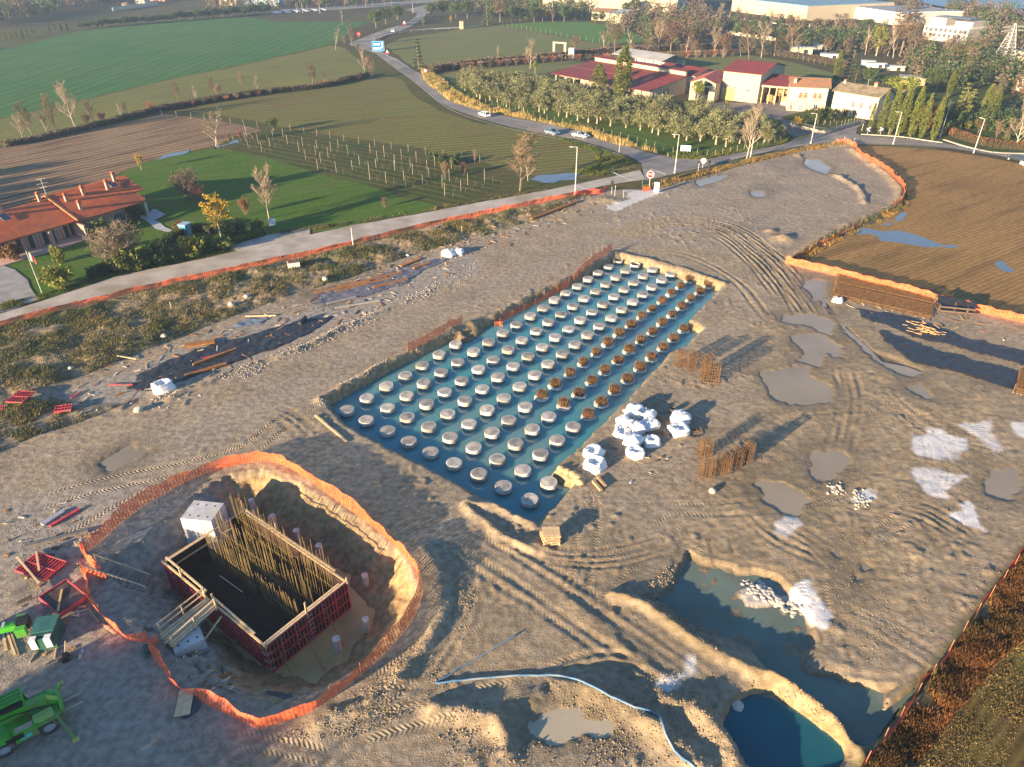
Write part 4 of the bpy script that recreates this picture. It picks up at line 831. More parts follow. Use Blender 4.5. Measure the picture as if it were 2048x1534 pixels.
# piles left standing in the clay pit
for k, (x, y, zt, s, lab) in enumerate(((502, 999, -.9, .9, 'first pile stump behind the formwork, sunlit tip, in the far pit corner'), (544, 1031, -1.2, 1, 'second pile stump behind the formwork, in the shade of the clay bank'), (592, 1060, -1.3, 1, 'third pile stump behind the formwork, dark and shaded'), (637, 1090, -1.3, 1, 'fourth pile stump behind the formwork, half hidden by tall bars'),
                                        (729, 1149, -1.5, 1, 'pale pile stump right of the formwork, the farther of two'), (731, 1237, -1.6, .95, 'pale jagged pile stump in muddy water near the right pit wall'), (672, 1276, -1.6, 1.05, 'pale broken pile stump nearest to the front formwork corner'))):
    p = P(x, y, zt); mb = MB(); random.seed(k); hgt_ = zt+3.6
    mb.lathe([(.31*s, 0), (.3*s, hgt_*.6), (.31*s, hgt_-.12), (.3*s, hgt_), (.12, hgt_-.02), (.02, hgt_-.05)], 14, jit=.05)
    o = mb.build('pile_stump', mat('stump_concrete', (.6, .58, .53), .85, (.42, .4, .35), sc=2.5, bump=.02), None, (p.x, p.y, -3.6)); tag(o, lab, 'pile', 'pile stumps round the formwork')

# ---- loose formwork panels and boards on the gravel, lower left
def lying(px4, label, kind, zt=.0, th=.14, name='loose_formwork'):
    a, b, c_, d_ = [G(*q) for q in px4]; ctr = (a+b+c_+d_)/4; ang = atan2((b-a).y, (b-a).x); w, l = (b-a).length, (d_-a).length
    t = thing(name, label, 'board' if kind == 'board' else 'formwork panel', (ctr.x, ctr.y, max(gz(ctr.x, ctr.y), .02)+.02+zt), ang, 'loose formwork panels lying about the site')
    if kind == 'ribs':
        mb = MB(); mb.box((0, 0, .02), (w, l, .03)); mb.build('plywood_face', PLY, t)
        e = MB().box((0, 0, 0), (w, .09, th)).mesh('edge', [RED]); s = MB().box((0, 0, 0), (.09, l-.2, th)).mesh('edge', [RED]); r = MB().box((0, 0, 0), (w-.2, .07, th*.8)).mesh('rib', [RED])
        for y in (-l/2+.05, l/2-.05): link('edge', e, t, (0, y, th/2))
        for x in (-w/2+.05, w/2-.05): link('edge', s, t, (x, 0, th/2+.001))
        nr = max(3, int(l/.33))
        for k in range(1, nr): link('rib', r, t, (0, -l/2+l*k/nr, th/2))
        mb = MB(); mb.box((0, 0, th/2+.03), (.09, l-.2, th*.7)); mb.build('rib', RED, t)
    elif kind == 'skin':
        mb = MB(); mb.box((0, 0, th*.6), (w-.12, l-.12, th*.5)); mb.build('plywood_face', mat('used_plywood', (.075, .045, .035), .5, (.04, .028, .025), sc=1.5, grime=(.12, .09, .07)), t)
        e = MB().box((0, 0, 0), (w, .07, th+.08)).mesh('edge', [RED]); s = MB().box((0, 0, 0), (.07, l-.15, th+.08)).mesh('edge', [RED])
        for y in (-l/2+.03, l/2-.03): link('edge', e, t, (0, y, th/2+.02))
        for x in (-w/2+.03, w/2-.03): link('edge', s, t, (x, 0, th/2+.02))
    else:
        nb = max(2, int(w/.3)); e = MB().box((0, 0, 0), (w/nb-.02, l, .05)).mesh('board', [mat('weathered_board', (.33, .27, .2), .85, (.2, .165, .13), sc=2, rnd=.2, grime=(.14, .12, .1))])
        for k in range(nb): link('board', e, t, (-w/2+w*(k+.5)/nb, 0, th+.03+.008*(k % 3)))
        for y in (-l/2+.1, l/2-.1): mb = MB(); mb.box((0, y, th/2), (w, .1, th)); mb.build('bearer', WOOD, t)
    return t
CL = lambda pts: crop(pts, 0, 1010, .3418)
lying(CL([(120, 380), (255, 270), (375, 370), (240, 480)]), 'red ribbed formwork panel lying ribs up with two timbers on it', 'ribs', .15, .2)
lying(CL([(250, 555), (415, 450), (510, 575), (350, 675)]), 'red rimmed panel lying dark plywood face up', 'skin', .2, .3)
lying(CL([(35, 480), (120, 440), (205, 515), (135, 590)]), 'stained grey timber board platform at the left picture edge', 'board', .1, .35, 'board_platform')
lying(crop([(40, 970), (120, 905), (222, 900), (130, 972)], 0, 480, .3418), 'red ribbed panel lying in the weeds near the left edge', 'ribs', .25, .15)
lying(crop([(330, 1015), (345, 985), (425, 985), (410, 1015)], 0, 480, .3418), 'small stack of red panels beside dark scrap in the weeds', 'ribs', .2, .3)
lying(crop([(-20, 1010), (-20, 985), (25, 990), (20, 1008)], 0, 480, .3418), 'small red panel cut by the left picture edge', 'ribs', .2, .2)
lying([(1078, 1088), (1080, 1060), (1122, 1058), (1124, 1086)], 'x', 'board')if False else None
def timber(a, b, label, w=.16, h=.08, m=None, name='timber', dz=.05, cat='timber', grp='loose timbers on the site'):
    p, q = G(*a), G(*b); p.z = gz(p.x, p.y)+dz; q.z = gz(q.x, q.y)+dz; mb = MB(); mb.beam((0, 0, 0), q-p, w, h)
    return tag(mb.build(name, m or WOODP, None, p), label, cat, grp)
for a, b, lab, dz in (((110, 325), (240, 480), 'long thin timber lying across the lower edge of the ribbed red panel', .42), ((222, 295), (240, 405), 'short timber lying in the middle of the ribbed red panel', .45), ((375, 520), (352, 650), 'pale timber lying on the dark plywood panel', .55),
                      ((15, 735), (40, 855), 'leftmost of the timbers below the green boom head', .06), ((35, 720), (90, 885), 'longest of the timbers below the green boom head', .08), ((55, 720), (110, 885), 'dark bluish timber right of the pale timbers below the boom head', .06),
                      ((600, 700), (680, 760), 'yellow plank leaning by the left net fence', .1), ((520, 610), (580, 690), 'rusty plank beside the left net fence and plywood panel', .08), ((420, 645), (465, 655), 'small yellow offcut below the plywood panel', .08), ((1240, 1085), (1350, 1010), 'single plank on scrap inside the pit fence', .1)):
    p, q = CL([a, b]); timber(p, q, lab, .15, .07, WOOD if 'dark' in lab or 'rusty' in lab else None, dz=dz)
for a, b, lab, m_, w in (((250, 120), (375, 40), 'blue-grey steel plate lying near the upper left fence', STEELG, .5), ((295, 130), (465, 30), 'red channel beam beside the blue-grey plate', RED, .3), ((150, 245), (520, 155), 'long grey beam lying above the red ribbed panel', mat('grey_beam', (.16, .15, .14), .8, (.1, .1, .1), sc=2), .35), ((300, 260), (360, 235), 'short grey beam end beside the long grey beam', mat('grey_beam', (.1, .1, .1)), .3)):
    p, q = CL([a, b]); timber(p, q, lab, w, .18, m_, 'beam', .12, 'beam', 'loose beams on the gravel')
for k, (a, b) in enumerate((((1180, 1060), (1330, 1000)), ((1190, 1040), (1360, 985)), ((1210, 1070), (1390, 1010)))):
    p, q = CL([a, b]); timber(p, q, ['upper', 'middle', 'lower'][1 if k == 0 else (0 if k == 1 else 2)]+' of three rusty rods bundled at the bottom of the pit ramp', .12, .1, RUST, 'steel_rod', .08+k*.03, 'rod', 'rusty rods in the pit')
# boards on tarp near bottom, tarp scraps
def tarp(px, label, m=BLACKP, h=.15, name='tarpaulin', seed=0, res=14, lift=.04, cat='tarpaulin', edge=.3):
    pts = [G(*q) for q in px]; xs = [p.x for p in pts]; ys = [p.y for p in pts]; st_ = max(max(xs)-min(xs), max(ys)-min(ys))/res
    gx = np.arange(min(xs)-st_, max(xs)+st_*2, st_); gy = np.arange(min(ys)-st_, max(ys)+st_*2, st_); gX, gY = np.meshgrid(gx, gy)
    d = sdist([(p.x, p.y) for p in pts], gX+.5*fbm(gX, gY, 1.6, 3, seed), gY+.5*fbm(gX, gY, 1.6, 3, seed+5))
    zz = np.array([[gz(a, b) for a in gx] for b in gy])
    zz = zz+lift+h*sstep(-.1, edge, d)*np.clip(.5+fbm(gX, gY, .9, 3, seed+9)*1.1+.35*np.abs(fbm(gX*.4, gY*2.2, 1.2, 3, seed+2)), 0, 2)
    keep = d > -st_*.55; ids = -np.ones(gX.shape, int); ids[keep] = np.arange(keep.sum()); c0_ = pts[0]
    V = np.stack([gX[keep]-c0_.x, gY[keep]-c0_.y, zz[keep]], -1); q = np.stack([ids[:-1, :-1], ids[:-1, 1:], ids[1:, 1:], ids[1:, :-1]], -1).reshape(-1, 4); q = q[(q >= 0).all(1)]
    o = link(name, np_mesh(name, V, q, m, True), None, (c0_.x, c0_.y, 0)); return tag(o, label, cat, 'black sheets spread on the ground' if m is BLACKP else None)
C4 = lambda pts: crop(pts, 0, 480, .3418); C6 = lambda pts: crop(pts, 1560, 540, .2383)
tarp(C4([(800, 790), (960, 715), (1250, 605), (1500, 545), (1760, 460), (1900, 455), (1960, 430), (1900, 500), (1780, 560), (1600, 640), (1300, 745), (1050, 830), (900, 880), (750, 880)]), 'long black membrane strip lying along the left side of the haul road', res=120, h=.12, seed=1, cat='membrane', name='membrane')
tarp(C6([(650, 330), (1100, 400), (1350, 490), (1600, 590), (1900, 650), (2060, 690), (2060, 810), (1700, 710), (1400, 620), (1100, 560), (900, 470), (680, 410)]), 'upper black membrane strip on the right with straw-like sticks on it', res=90, h=.16, seed=2, cat='membrane', name='membrane')
tarp(C6([(820, 490), (1000, 560), (1200, 650), (1500, 730), (1800, 810), (2060, 870), (2060, 1040), (1980, 1020), (1700, 920), (1400, 840), (1120, 780), (1000, 680), (860, 600)]), 'lower black membrane strip on the right reaching into the puddle', res=90, h=.16, seed=3, cat='membrane', name='membrane')
tarp(crop([(900, 410), (1000, 370), (1300, 280), (1700, 160), (1840, 130), (1900, 140), (1700, 230), (1600, 310), (1350, 390), (1100, 450), (980, 480)], 370, 480, .2783), 'blue-violet membrane under the rusty bars by the verge', mat('violet_membrane', (.085, .09, .12), .6, (.15, .145, .165), sc=1.2, bump=.04, bsc=3), res=80, h=.1, seed=4, cat='membrane', name='membrane')
tarp(crop([(330, 630), (480, 560), (620, 560), (560, 600), (440, 620), (370, 640)], 370, 480, .2783), 'small blue-grey sheet below the lone plank', mat('blue_sheet', (.1, .14, .2), .6, (.16, .19, .24), sc=1.2), res=30, h=.12, seed=5)
tarp(CL([(1030, 1180), (1060, 1120), (1130, 1110), (1170, 1150), (1150, 1210), (1080, 1250), (1020, 1240)]), 'dark blue tarpaulin scrap under a plywood board near the lower net fence', mat('navy_tarp', (.03, .06, .09), .45, (.05, .08, .1), sc=2), res=26, h=.35, seed=6)
tarp(CL([(1540, 1090), (1600, 1075), (1700, 1090), (1710, 1120), (1640, 1125), (1560, 1110)]), 'dark tarpaulin strip lying at the bottom of the pit ramp', mat('navy_tarp', (.03, .06, .09)), res=26, h=.2, seed=7)
tarp(CL([(820, 820), (860, 810), (900, 860), (880, 895), (840, 870)]), 'dark green tarpaulin folded at the foot of the gangway', mat('green_tarp', (.02, .07, .06), .5, (.03, .09, .08), sc=2), res=16, h=.3, seed=8)
p = G(372, 1412); mb = MB(); mb.box((0, 0, 0), (1.0, 2.0, .06)); o = mb.build('plywood_board', WOODP, None, (p.x, p.y, .5), radians(12)); tag(o, 'pale plywood board lying on the dark blue tarpaulin scrap', 'board')
# rusty bars, beams and planks along the left storage strip
C7 = lambda pts: crop(pts, 370, 480, .2783)
for a, b, lab, w in (((930, 385), (1330, 300), 'longest rusty beam on the violet membrane, near end', .3), ((1100, 345), (1560, 235), 'rusty beam on the violet membrane, upper of the pair', .3), ((1080, 375), (1490, 275), 'rusty beam on the violet membrane, lower of the pair', .25), ((1350, 345), (1600, 285), 'short rusty beam near dark scrap on the violet membrane', .35), ((1550, 195), (1690, 140), 'thick rusty beam next to the white bags', .6), ((1640, 210), (1760, 170), 'dark rusty beam below the white bags', .6),
                     ((1020, 465), (1230, 415), 'grey pipe lying below the violet membrane, left', .25), ((1080, 495), (1400, 440), 'grey pipe lying below the violet membrane, right', .25)):
    p, q = C7([a, b]); timber(p, q, lab, w, .2, RUST if 'rusty' in lab else mat('grey_pipe', (.3, .3, .29), .7), 'steel_beam', .16, 'beam', 'steel beams stored by the verge')
for a, b, lab, w in (((0, 770), (215, 735), 'rust-brown beam end above the black membrane with white tags', 1.0), ((60, 905), (370, 790), 'red-brown beam lying on the black membrane, upper', .3), ((0, 985), (300, 895), 'rust beam half under the near edge of the black membrane', .35)):
    p, q = C7([a, b]); timber(p, q, lab, w, .22, RUST, 'steel_beam', .2, 'beam', 'steel beams stored by the verge')
for a, b, lab in (((1435, 450), (1615, 445), 'lone pale plank above the black membrane'), ((690, 690), (800, 700), 'yellowish plank left of the black membrane'), ((415, 930), (480, 890), 'pale green plank near the two red panels'), ((640, 850), (780, 850), 'straw-coloured planks beside the big white bag'), ((1180, 760-60), (1400, 640), 'thin red bar across the black membrane'), ((1845, 1030), (2030, 1185), 'long thin timber along the near pit corner')):
    p, q = C4([a, b]); timber(p, q, lab, .22, .1, RED if 'red' in lab else (mat('green_plank', (.36, .4, .28), .8) if 'green' in lab else WOODP), dz=.12)
for a, b, lab in (((1115, 425), (1250, 380), 'long rusty channel lying in weeds beside the roadside fence, lower'),):
    pass
timber((1062, 440), (1155, 405), 'long rusty channel lying in the weeds near the roadside fence end', .5, .3, RUST, 'steel_beam', .2, 'beam', 'steel beams stored by the verge')
p = G(606, 645); mb = MB(); mb.tube([(-.2, -.9, .3), (.2, .9, .35)], .28, 14); tag(mb.build('plastic_pipe', BLACKP, None, (p.x, p.y, p.z)), 'short black pipe lying at the far end of the black membrane', 'pipe')
p = G(588, 533); t = thing('white_crate', 'white crate filled with dark earth among the weeds of the verge', 'crate', p, radians(20)); mb = MB(); mb.box((0, 0, .4), (1.8, 1.2, .8)); mb.build('body', mat('white_plastic', (.7, .66, .6), .6, (.55, .5, .45), sc=2), t); mb = MB(); mb.box((0, 0, .81), (1.6, 1.0, .06)); mb.build('earth_fill', mat('earth_fill', (.14, .08, .06), .9), t)
random.seed(21)
STONE = mat('pale_boulder', (.55, .5, .42), .85, (.4, .36, .3), sc=2, rnd=.15)
def boulder(r):
    bm = bmesh.new(); bmesh.ops.create_icosphere(bm, subdivisions=2, radius=r); s = random.random()*50
    for v in bm.verts: v.co *= 1+.35*float(fbm(np.array(v.co.x+s), np.array(v.co.y+v.co.z*1.7), r*1.6, 2, 3)); v.co.z *= .75
    me = bpy.data.meshes.new('boulder'); bm.to_mesh(me); bm.free(); me.materials.append(STONE); return me
for (x, y, r, lab) in ((651, 566, .42, 'round white boulder on the verge above the violet membrane'), (463, 610, .5, 'pale boulder on the verge, larger one above the lone plank'), (493, 594, .35, 'small upright pale boulder uphill of the larger one'), (329, 676, .4, 'pale boulder beside sticks at the lower verge'), (142, 737, .3, 'small pale boulder low on the left verge'), (278, 822, .5, 'isolated pale rubble lump beside the haul road'), (1425, 963+20, .35, 'pale broken lump on the mud below the rebar cages'), (1478, 1402, .7, 'pale flat slab at the edge of the blue pool'), (815, 512, .3, 'small boulder near the verge left of the white bag pair')):
    p = G(x, y); tag(link('boulder', boulder(r), None, (p.x, p.y, gz(p.x, p.y)+r*.35), random.random()*6), lab, 'boulder', 'pale boulders on the site')
# broken concrete heap in the sunken ground
random.seed(8); hp = thing('rubble_heap', 'low heap of pale broken concrete in the sunken ground', 'rubble', G(1545, 1195)); r0 = hp.location.copy()
cm = [boulder(.22) for _ in range(4)]
for k in range(130):
    t = random.random(); x = 1495+95*t+random.uniform(-14, 14); y = 1168+55*t+random.uniform(-12, 12); p = G(x, y); s = random.uniform(.25, 1.0); o = link('chunk', cm[k % 4], hp, Vector((p.x, p.y, gz(p.x, p.y)+.05))-r0, random.random()*6, (s, s*1.2, s*.7))
for k, (px, lab) in enumerate((((1720, 1003), 'small heap of white rubble on the right-hand mud'), ((1672, 980), 'scatter of white crumbs left of the small rubble heap'))):
    hp = thing('rubble_heap', lab, 'rubble', G(*px)); r0 = hp.location.copy()
    for i in range(40):
        p = G(px[0]+random.gauss(0, 9), px[1]+random.gauss(0, 8)); s = random.uniform(.2, .8); link('chunk', cm[i % 4], hp, Vector((p.x, p.y, gz(p.x, p.y)+.04))-r0, random.random()*6, (s, s, s*.7))

# ---- big white bags
BAGM = mat('white_woven_bag', (.8, .79, .78), .7, (.66, .66, .66), sc=1.5, bump=.03, bsc=3, rnd=.04)
def bag_mesh(seed, open_=False, flat=1.0):
    n, m = 22, 13; V = []
    for j in range(m+1):
        v = pi*(j/m-.5)
        for i in range(n):
            u = 2*pi*i/n; f = lambda t, e: math.copysign(abs(t)**e, t)
            x, y, z = f(cos(v), .6)*f(cos(u), .55), f(cos(v), .6)*f(sin(u), .55), f(sin(v), .7)
            V.append((x, y, z))
    V = np.array(V); d = fbm(V[:, 0]*1.7+seed*3, V[:, 1]*1.7+V[:, 2]*2.1, 1.0, 4, seed); cr = np.abs(fbm(V[:, 0]*3+V[:, 2]*2, V[:, 1]*3-V[:, 2]*2+seed, 1.0, 3, seed+4))
    V = V*(1+.32*d-.22*cr)[:, None]; V[:, 2] = np.where(V[:, 2] < -.55, -.55, V[:, 2])
    r = np.hypot(V[:, 0], V[:, 1])
    if open_: V[:, 2] -= np.where(V[:, 2] > 0, 1.0*np.exp(-(r/.45)**2), 0)
    V[:, 2] = (V[:, 2]+.55)*flat
    F_ = [(j*n+i, j*n+(i+1) % n, (j+1)*n+(i+1) % n, (j+1)*n+i) for j in range(m) for i in range(n)]
    return np_mesh('bag_body', V, np.array(F_), BAGM, True)
BM = [bag_mesh(k, k % 2 == 0, (.62, .8, .7, .55)[k % 4]) for k in range(6)]
loopm = MB()
for sx, sy in ((1, 1), (-1, 1), (1, -1), (-1, -1)): loopm.tube([(.55*sx, .5*sy, .6), (.5*sx, .35*sy, .95), (.3*sx, .3*sy, .9), (.3*sx, .45*sy, .55)], .035, 5)
loopm = loopm.mesh('lifting_loops', [BAGM])
BAGS = [(1266, 824, 1.0, 'white bag at the back of the bag pile, torn and trailing', 1), (1293, 828, .95, 'white bag at the back right of the pile, bulging', 3), (1298, 847, 1.0, 'large white bag on the right flank of the pile', 3), (1247, 846, .9, 'white bag on the left flank of the pile, upper', 1), (1273, 858, .85, 'roundish white bag in the middle of the pile', 5), (1243, 866, .9, 'white bag at the left of the pile, lower', 0), (1266, 883, .95, 'white bag at the front of the pile facing the lone open bag', 1), (1301, 882, .85, 'white bag at front right of the pile with dark writing-like creases', 2), (1268, 905, .95, 'open white bag lying alone in front of the pile', 2),
        (1358, 838, .95, 'white bag right of the pile, farther of a pair', 5), (1356, 860, 1.05, 'white bag right of the pile, nearer of a pair, by an orange frame', 4), (1186, 904, 1.0, 'open white bag near the pit ledge, farther of two', 0), (1188, 930, 1.05, 'open white bag near the pit ledge, nearer of two', 2), (330, 775, 1.15, 'single open white bag at the left end of the black membrane', 2), (898, 508, 1.1, 'white bag by the verge, left one of a pair', 3), (918, 506, .8, 'white bag by the verge, right and smaller one of a pair', 1), (1673, 600, .75, 'small white sack at the corner of the mesh mats', 3)]
random.seed(2)
for k, (x, y, s, lab, v) in enumerate(BAGS):
    p = G(x, y); t = thing('bulk_bag', lab, 'bag', (p.x, p.y-.4, gz(p.x, p.y)-.03), random.random()*6, 'white bulk bags on the site'); t.scale = (s*1.05, s, s*.95); link('bag_body', BM[v], t); link('lifting_loops', loopm, t)

# ---- standing bundles of rebar cages
def cage_stack(w, d, h, seed):
    random.seed(seed); b = MB(); s = MB()
    nx_, ny_ = max(4, int(w/.25)), max(4, int(d/.25))
    for i in range(nx_+1):
        for j in range(ny_+1):
            if i in (0, nx_) or j in (0, ny_) or (i+j) % 4 == 0:
                x, y = -w/2+w*i/nx_+random.uniform(-.03, .03), -d/2+d*j/ny_+random.uniform(-.03, .03); b.tube([(x, y, 0), (x+random.uniform(-.04, .04), y+random.uniform(-.04, .04), h*random.uniform(.92, 1.04))], .021, 4)
    z = .15
    while z < h:
        o = random.uniform(-.05, .05)
        for a, c_ in (((-w/2-.04+o, -d/2-.04, z), (w/2+.04, -d/2-.04, z+random.uniform(-.05, .05))), ((-w/2-.04, d/2+.04, z), (w/2+.04, d/2+.04, z)), ((-w/2-.04, -d/2-.04, z), (-w/2-.04, d/2+.04, z)), ((w/2+.04, -d/2-.04, z), (w/2+.04, d/2+.04, z)), ((-w/2, 0, z), (w/2, .05, z)), ((0, -d/2, z), (0, d/2, z))): s.beam(a, c_, .035, .035)
        z += random.uniform(.24, .42)
    return b.mesh('vertical_bars', [RUSTB]), s.mesh('stirrups', [RUSTB])
for k, (x, y, w, d, h, rz, lab) in enumerate(((1359, 735, 1.2, 1.3, 2.5, .5, 'bundle of rusty rebar cages standing at the pit edge, leftmost of the farther group'), (1383, 742, 1.4, 1.4, 2.7, .3, 'bundle of rusty rebar cages, middle one of the farther group'), (1413, 752, 1.7, 1.3, 3.1, .45, 'bundle of rusty rebar cages at the rear of the farther group, tallest'), (1422, 768, 2.5, 1.7, 3.0, -.25, 'widest bundle of rusty rebar cages, nearest of the farther group'),
                                              (1411, 917, 1.5, 1.2, 2.5, .3, 'bundle of rusty rebar cages, rear left of the nearer group'), (1414, 960, 1.55, 1.4, 2.7, .15, 'bundle of rusty rebar cages, front left of the nearer group'), (1449, 952, 1.4, 1.5, 2.7, .2, 'bundle of rusty rebar cages in the middle of the nearer group'), (1474, 938, 1.0, 1.3, 2.5, .4, 'narrow bundle of rusty rebar cages, second from right in the nearer group'), (1496, 928, .8, 1.2, 2.7, .5, 'thin dark bundle of rusty rebar cages at the right end of the nearer group'))):
    p = G(x, y); t = thing('rebar_cage_bundle', lab, 'rebar cages', (p.x, p.y+d*.4, gz(p.x, p.y+d*.4)), rz, 'rebar cages standing in bundles'); b, s = cage_stack(w*.78, d*.7, h*.84, k); tag(link('vertical_bars', b, t), kind='stuff'); tag(link('stirrups', s, t), kind='stuff')
# loose frames and hoop beside the bags
p = G(1384, 864); t = thing('hooped_rebar', 'orange-brown rebar frame with a hoop beside the nearer bag pair', 'rebar', p, .2); mb = MB(); mb.tube([(1.0*cos(a)*.8, -.5+.55*sin(a), .1) for a in [2*pi*k/24 for k in range(25)]], .05, 5); mb.build('hoop', mat('dark_hoop', (.06, .045, .04), .7), t)
mb = MB()
for a, b in (((-.8, .1, .15), (1.1, .25, .15)), ((-.8, -.3, .2), (1.1, -.1, .2)), ((.5, -.4, .2), (.6, .8, .25)), ((1.0, -.4, .15), (1.0, .4, .2))): mb.tube([a, b], .035, 5)
mb.build('bars', RUSTB, t)
for x, y, lab in ((1322, 842, 'small rusty ladder-like frame between the bag pile and the pair, upper'), (1318, 868, 'small rusty ladder-like frame between the bag pile and the pair, lower')):
    p = G(x, y); t = thing('rebar_ladder', lab, 'rebar', p, -.3); mb = MB()
    for k in range(4): mb.tube([(-.5, -.3+.2*k, .1), (.6, -.35+.2*k, .2)], .03, 4)
    for k in range(3): mb.tube([(-.4+.4*k, -.4, .15), (-.4+.4*k, .4, .2)], .03, 4)
    mb.build('bars', RUST, t)
p = G(1345, 824); mb = MB(); mb.lathe([(.3, 0), (.34, .45), (.3, .5), (.26, .3), (.02, .3)], 16); tag(mb.build('bucket', mat('dark_bucket', (.05, .05, .06), .5), None, p), 'small dark round bucket behind the farther bag of the pair', 'bucket')
# stacked mesh mats
def mats_(px4, label, nl, h0):
    a, b, c_, d_ = [G(*q) for q in px4]; o = (a+b+c_+d_)/4; U = ((b-a)+(c_-d_))/2; Vv = ((d_-a)+(c_-b))/2
    t = thing('mesh_mat_stack', label, 'rebar mats', (o.x, o.y, gz(o.x, o.y)), 0, 'stacked welded mesh mats by the fence')
    for l in range(nl):
        mb = MB(); j = Vector((random.uniform(-.1, .1), random.uniform(-.08, .08), h0+l*.16)); nu, nv = int(U.length/.34), int(Vv.length/.3)
        for k in range(nu+1): q = U*(k/nu-.5)+j; mb.beam(q-Vv*.5, q+Vv*.5, .035, .035)
        for k in range(nv+1): q = Vv*(k/nv-.5)+j+Vector((0, 0, .035)); mb.beam(q-U*.5, q+U*.5, .035, .035)
        mb.build('mesh_mat', RUSTB, t)
    mb = MB()
    for k in (-.45, -.15, .15, .45): mb.box((U.x*k, U.y*k, h0/2), (.12, Vv.length, h0), atan2(U.y, U.x))
    tag(mb.build('bearers', WOOD, t), kind='stuff')
mats_([(1674, 551), (1872, 594), (1868, 613), (1668, 569)], 'long stack of rusty mesh mats, farther half beside the orange fence', 3, .12)
mats_([(1667, 572), (1866, 616), (1858, 640), (1663, 592)], 'long stack of rusty mesh mats, nearer half beside the small white sack', 3, .12)
a, b = G(2040, 752), G(2052, 785); mats_([(2036, 745), (2060, 750), (2056, 795), (2028, 785)], 'rusty mesh mats cut by the right picture edge', 5, .1)
# black wrapped frame
p = G(1908, 622); t = thing('wrapped_frame', 'dark timber frame half covered by a black sheet beside the mesh mats', 'frame', p, radians(-14)); 
for a, b in (((-2.4, -1.2, .4), (2.4, -1.2, .4)), ((-2.4, -1.2, 1.0), (2.2, -1.2, 1.0)), ((-2.4, 1.2, .4), (2.4, 1.2, .4)), ((-2.4, -1.2, .4), (-2.4, 1.2, .4)), ((2.4, -1.2, .4), (2.4, 1.2, .4)), ((-2.4, -1.2, 0), (-2.4, -1.2, 1.3)), ((1.2, -1.2, 0), (1.2, -1.2, 1.2)), ((-2.4, 1.2, 0), (-2.4, 1.2, 1.8)), ((2.4, 1.2, 0), (2.4, 1.2, 1.3)), ((-.4, -1.2, .4), (.3, 1.2, 1.1))): plank(a, b, .2, .2, t, mat('dark_timber', (.12, .09, .07), .8), 'beam')
V = []; nn = 14
for j in range(nn):
    for i in range(nn): u_, v_ = i/(nn-1), j/(nn-1); V.append((-2.4+4.9*u_, -.6+2.0*v_, 1.0+.75*v_*(1-u_*.4)-.5*sin(pi*u_)*(1-v_*.5)+.12*float(fbm(np.array(u_*9.), np.array(v_*9.), 1.5, 3, 4))))
mb = MB(); mb.add(V, [(j*nn+i, j*nn+i+1, (j+1)*nn+i+1, (j+1)*nn+i) for j in range(nn-1) for i in range(nn-1)]); mb.build('cover_sheet', BLACKP, t, smooth=True)
p = G(1856, 665); random.seed(4); mb = MB()
for k in range(46): a = random.uniform(-.6, .5)+2.4; l = random.uniform(.5, 1.6); q = Vector((random.gauss(0, 1.1), random.gauss(0, .9), .15+random.random()*.3)); mb.tube([q, q+Vector((cos(a)*l, sin(a)*l, random.uniform(-.1, .15)))], .03, 4)
tag(mb.build('stick_heap', mat('straw_sticks', (.6, .4, .2), .8, (.4, .26, .12), sc=3), None, p), 'loose heap of straw-coloured sticks on the upper black membrane', 'sticks')
p = G(1810, 640); 
# pallets
PAL = thing('wooden_pallet', 'lowest wooden pallet of the stack at the near pit corner', 'pallet', (0, 0, 0), 0, 'pallets stacked at the near pit corner')
sl = MB().box((0, 0, 0), (1.3, .12, .03)).mesh('slat', [WOODP]); br = MB().box((0, 0, 0), (.1, 1.1, .09)).mesh('bearer', [WOODP])
for k in range(7): link('slat', sl, PAL, (0, -.5+k*.167, .135))
for k in range(3): link('bearer', br, PAL, (-.58+.58*k, 0, .07))
p = G(1101, 1083); PAL.location = (p.x, p.y, gz(p.x, p.y)+.05); PAL.rotation_euler = (0, 0, .1); PAL.scale = (1.15, 1.15, 1.15)
for k, (dx, dy, rz, lab) in enumerate(((-.08, .1, .25, 'second wooden pallet up in the stack at the near pit corner'), (.1, -.05, -.12, 'third wooden pallet up in the stack at the near pit corner'), (-.02, .12, .4, 'fourth wooden pallet up in the stack at the near pit corner'), (.05, .2, .02, 'topmost wooden pallet of the stack at the near pit corner'))):
    copy_tree(PAL, (p.x+dx, p.y+dy, PAL.location.z+.19*(k+1)), rz, lab, 1.15)
# timbers near the concrete ledge; the ledge
for k, (a, b, lab) in enumerate((((1186, 965), (1202, 983), 'pale square timber by the ledge, left of two'), ((1195, 958), (1211, 976), 'pale square timber by the ledge, right of two'))): timber(a, b, lab, .26, .26, WOOD, dz=.18)
p = G(1150, 955); t = None
mb = MB(); random.seed(9)
for (x, y, r) in ((1122, 938, .45), (1134, 943, .4), (1147, 949, .42), (1157, 957, .6), (1160, 966, .5)):
    q = G(x, y); q.z = .1; bm_ = boulder(r); mb.add([v.co+q-p for v in bm_.vertices], [tuple(f.vertices) for f in bm_.polygons])
tag(mb.build('clay_lump', mat('yellow_clay', (.5, .38, .2), .9, (.36, .26, .13), sc=2.5, bump=.05), None, p, smooth=True), 'yellow clay lump at the notch in the right-hand pit edge', 'clay lump')
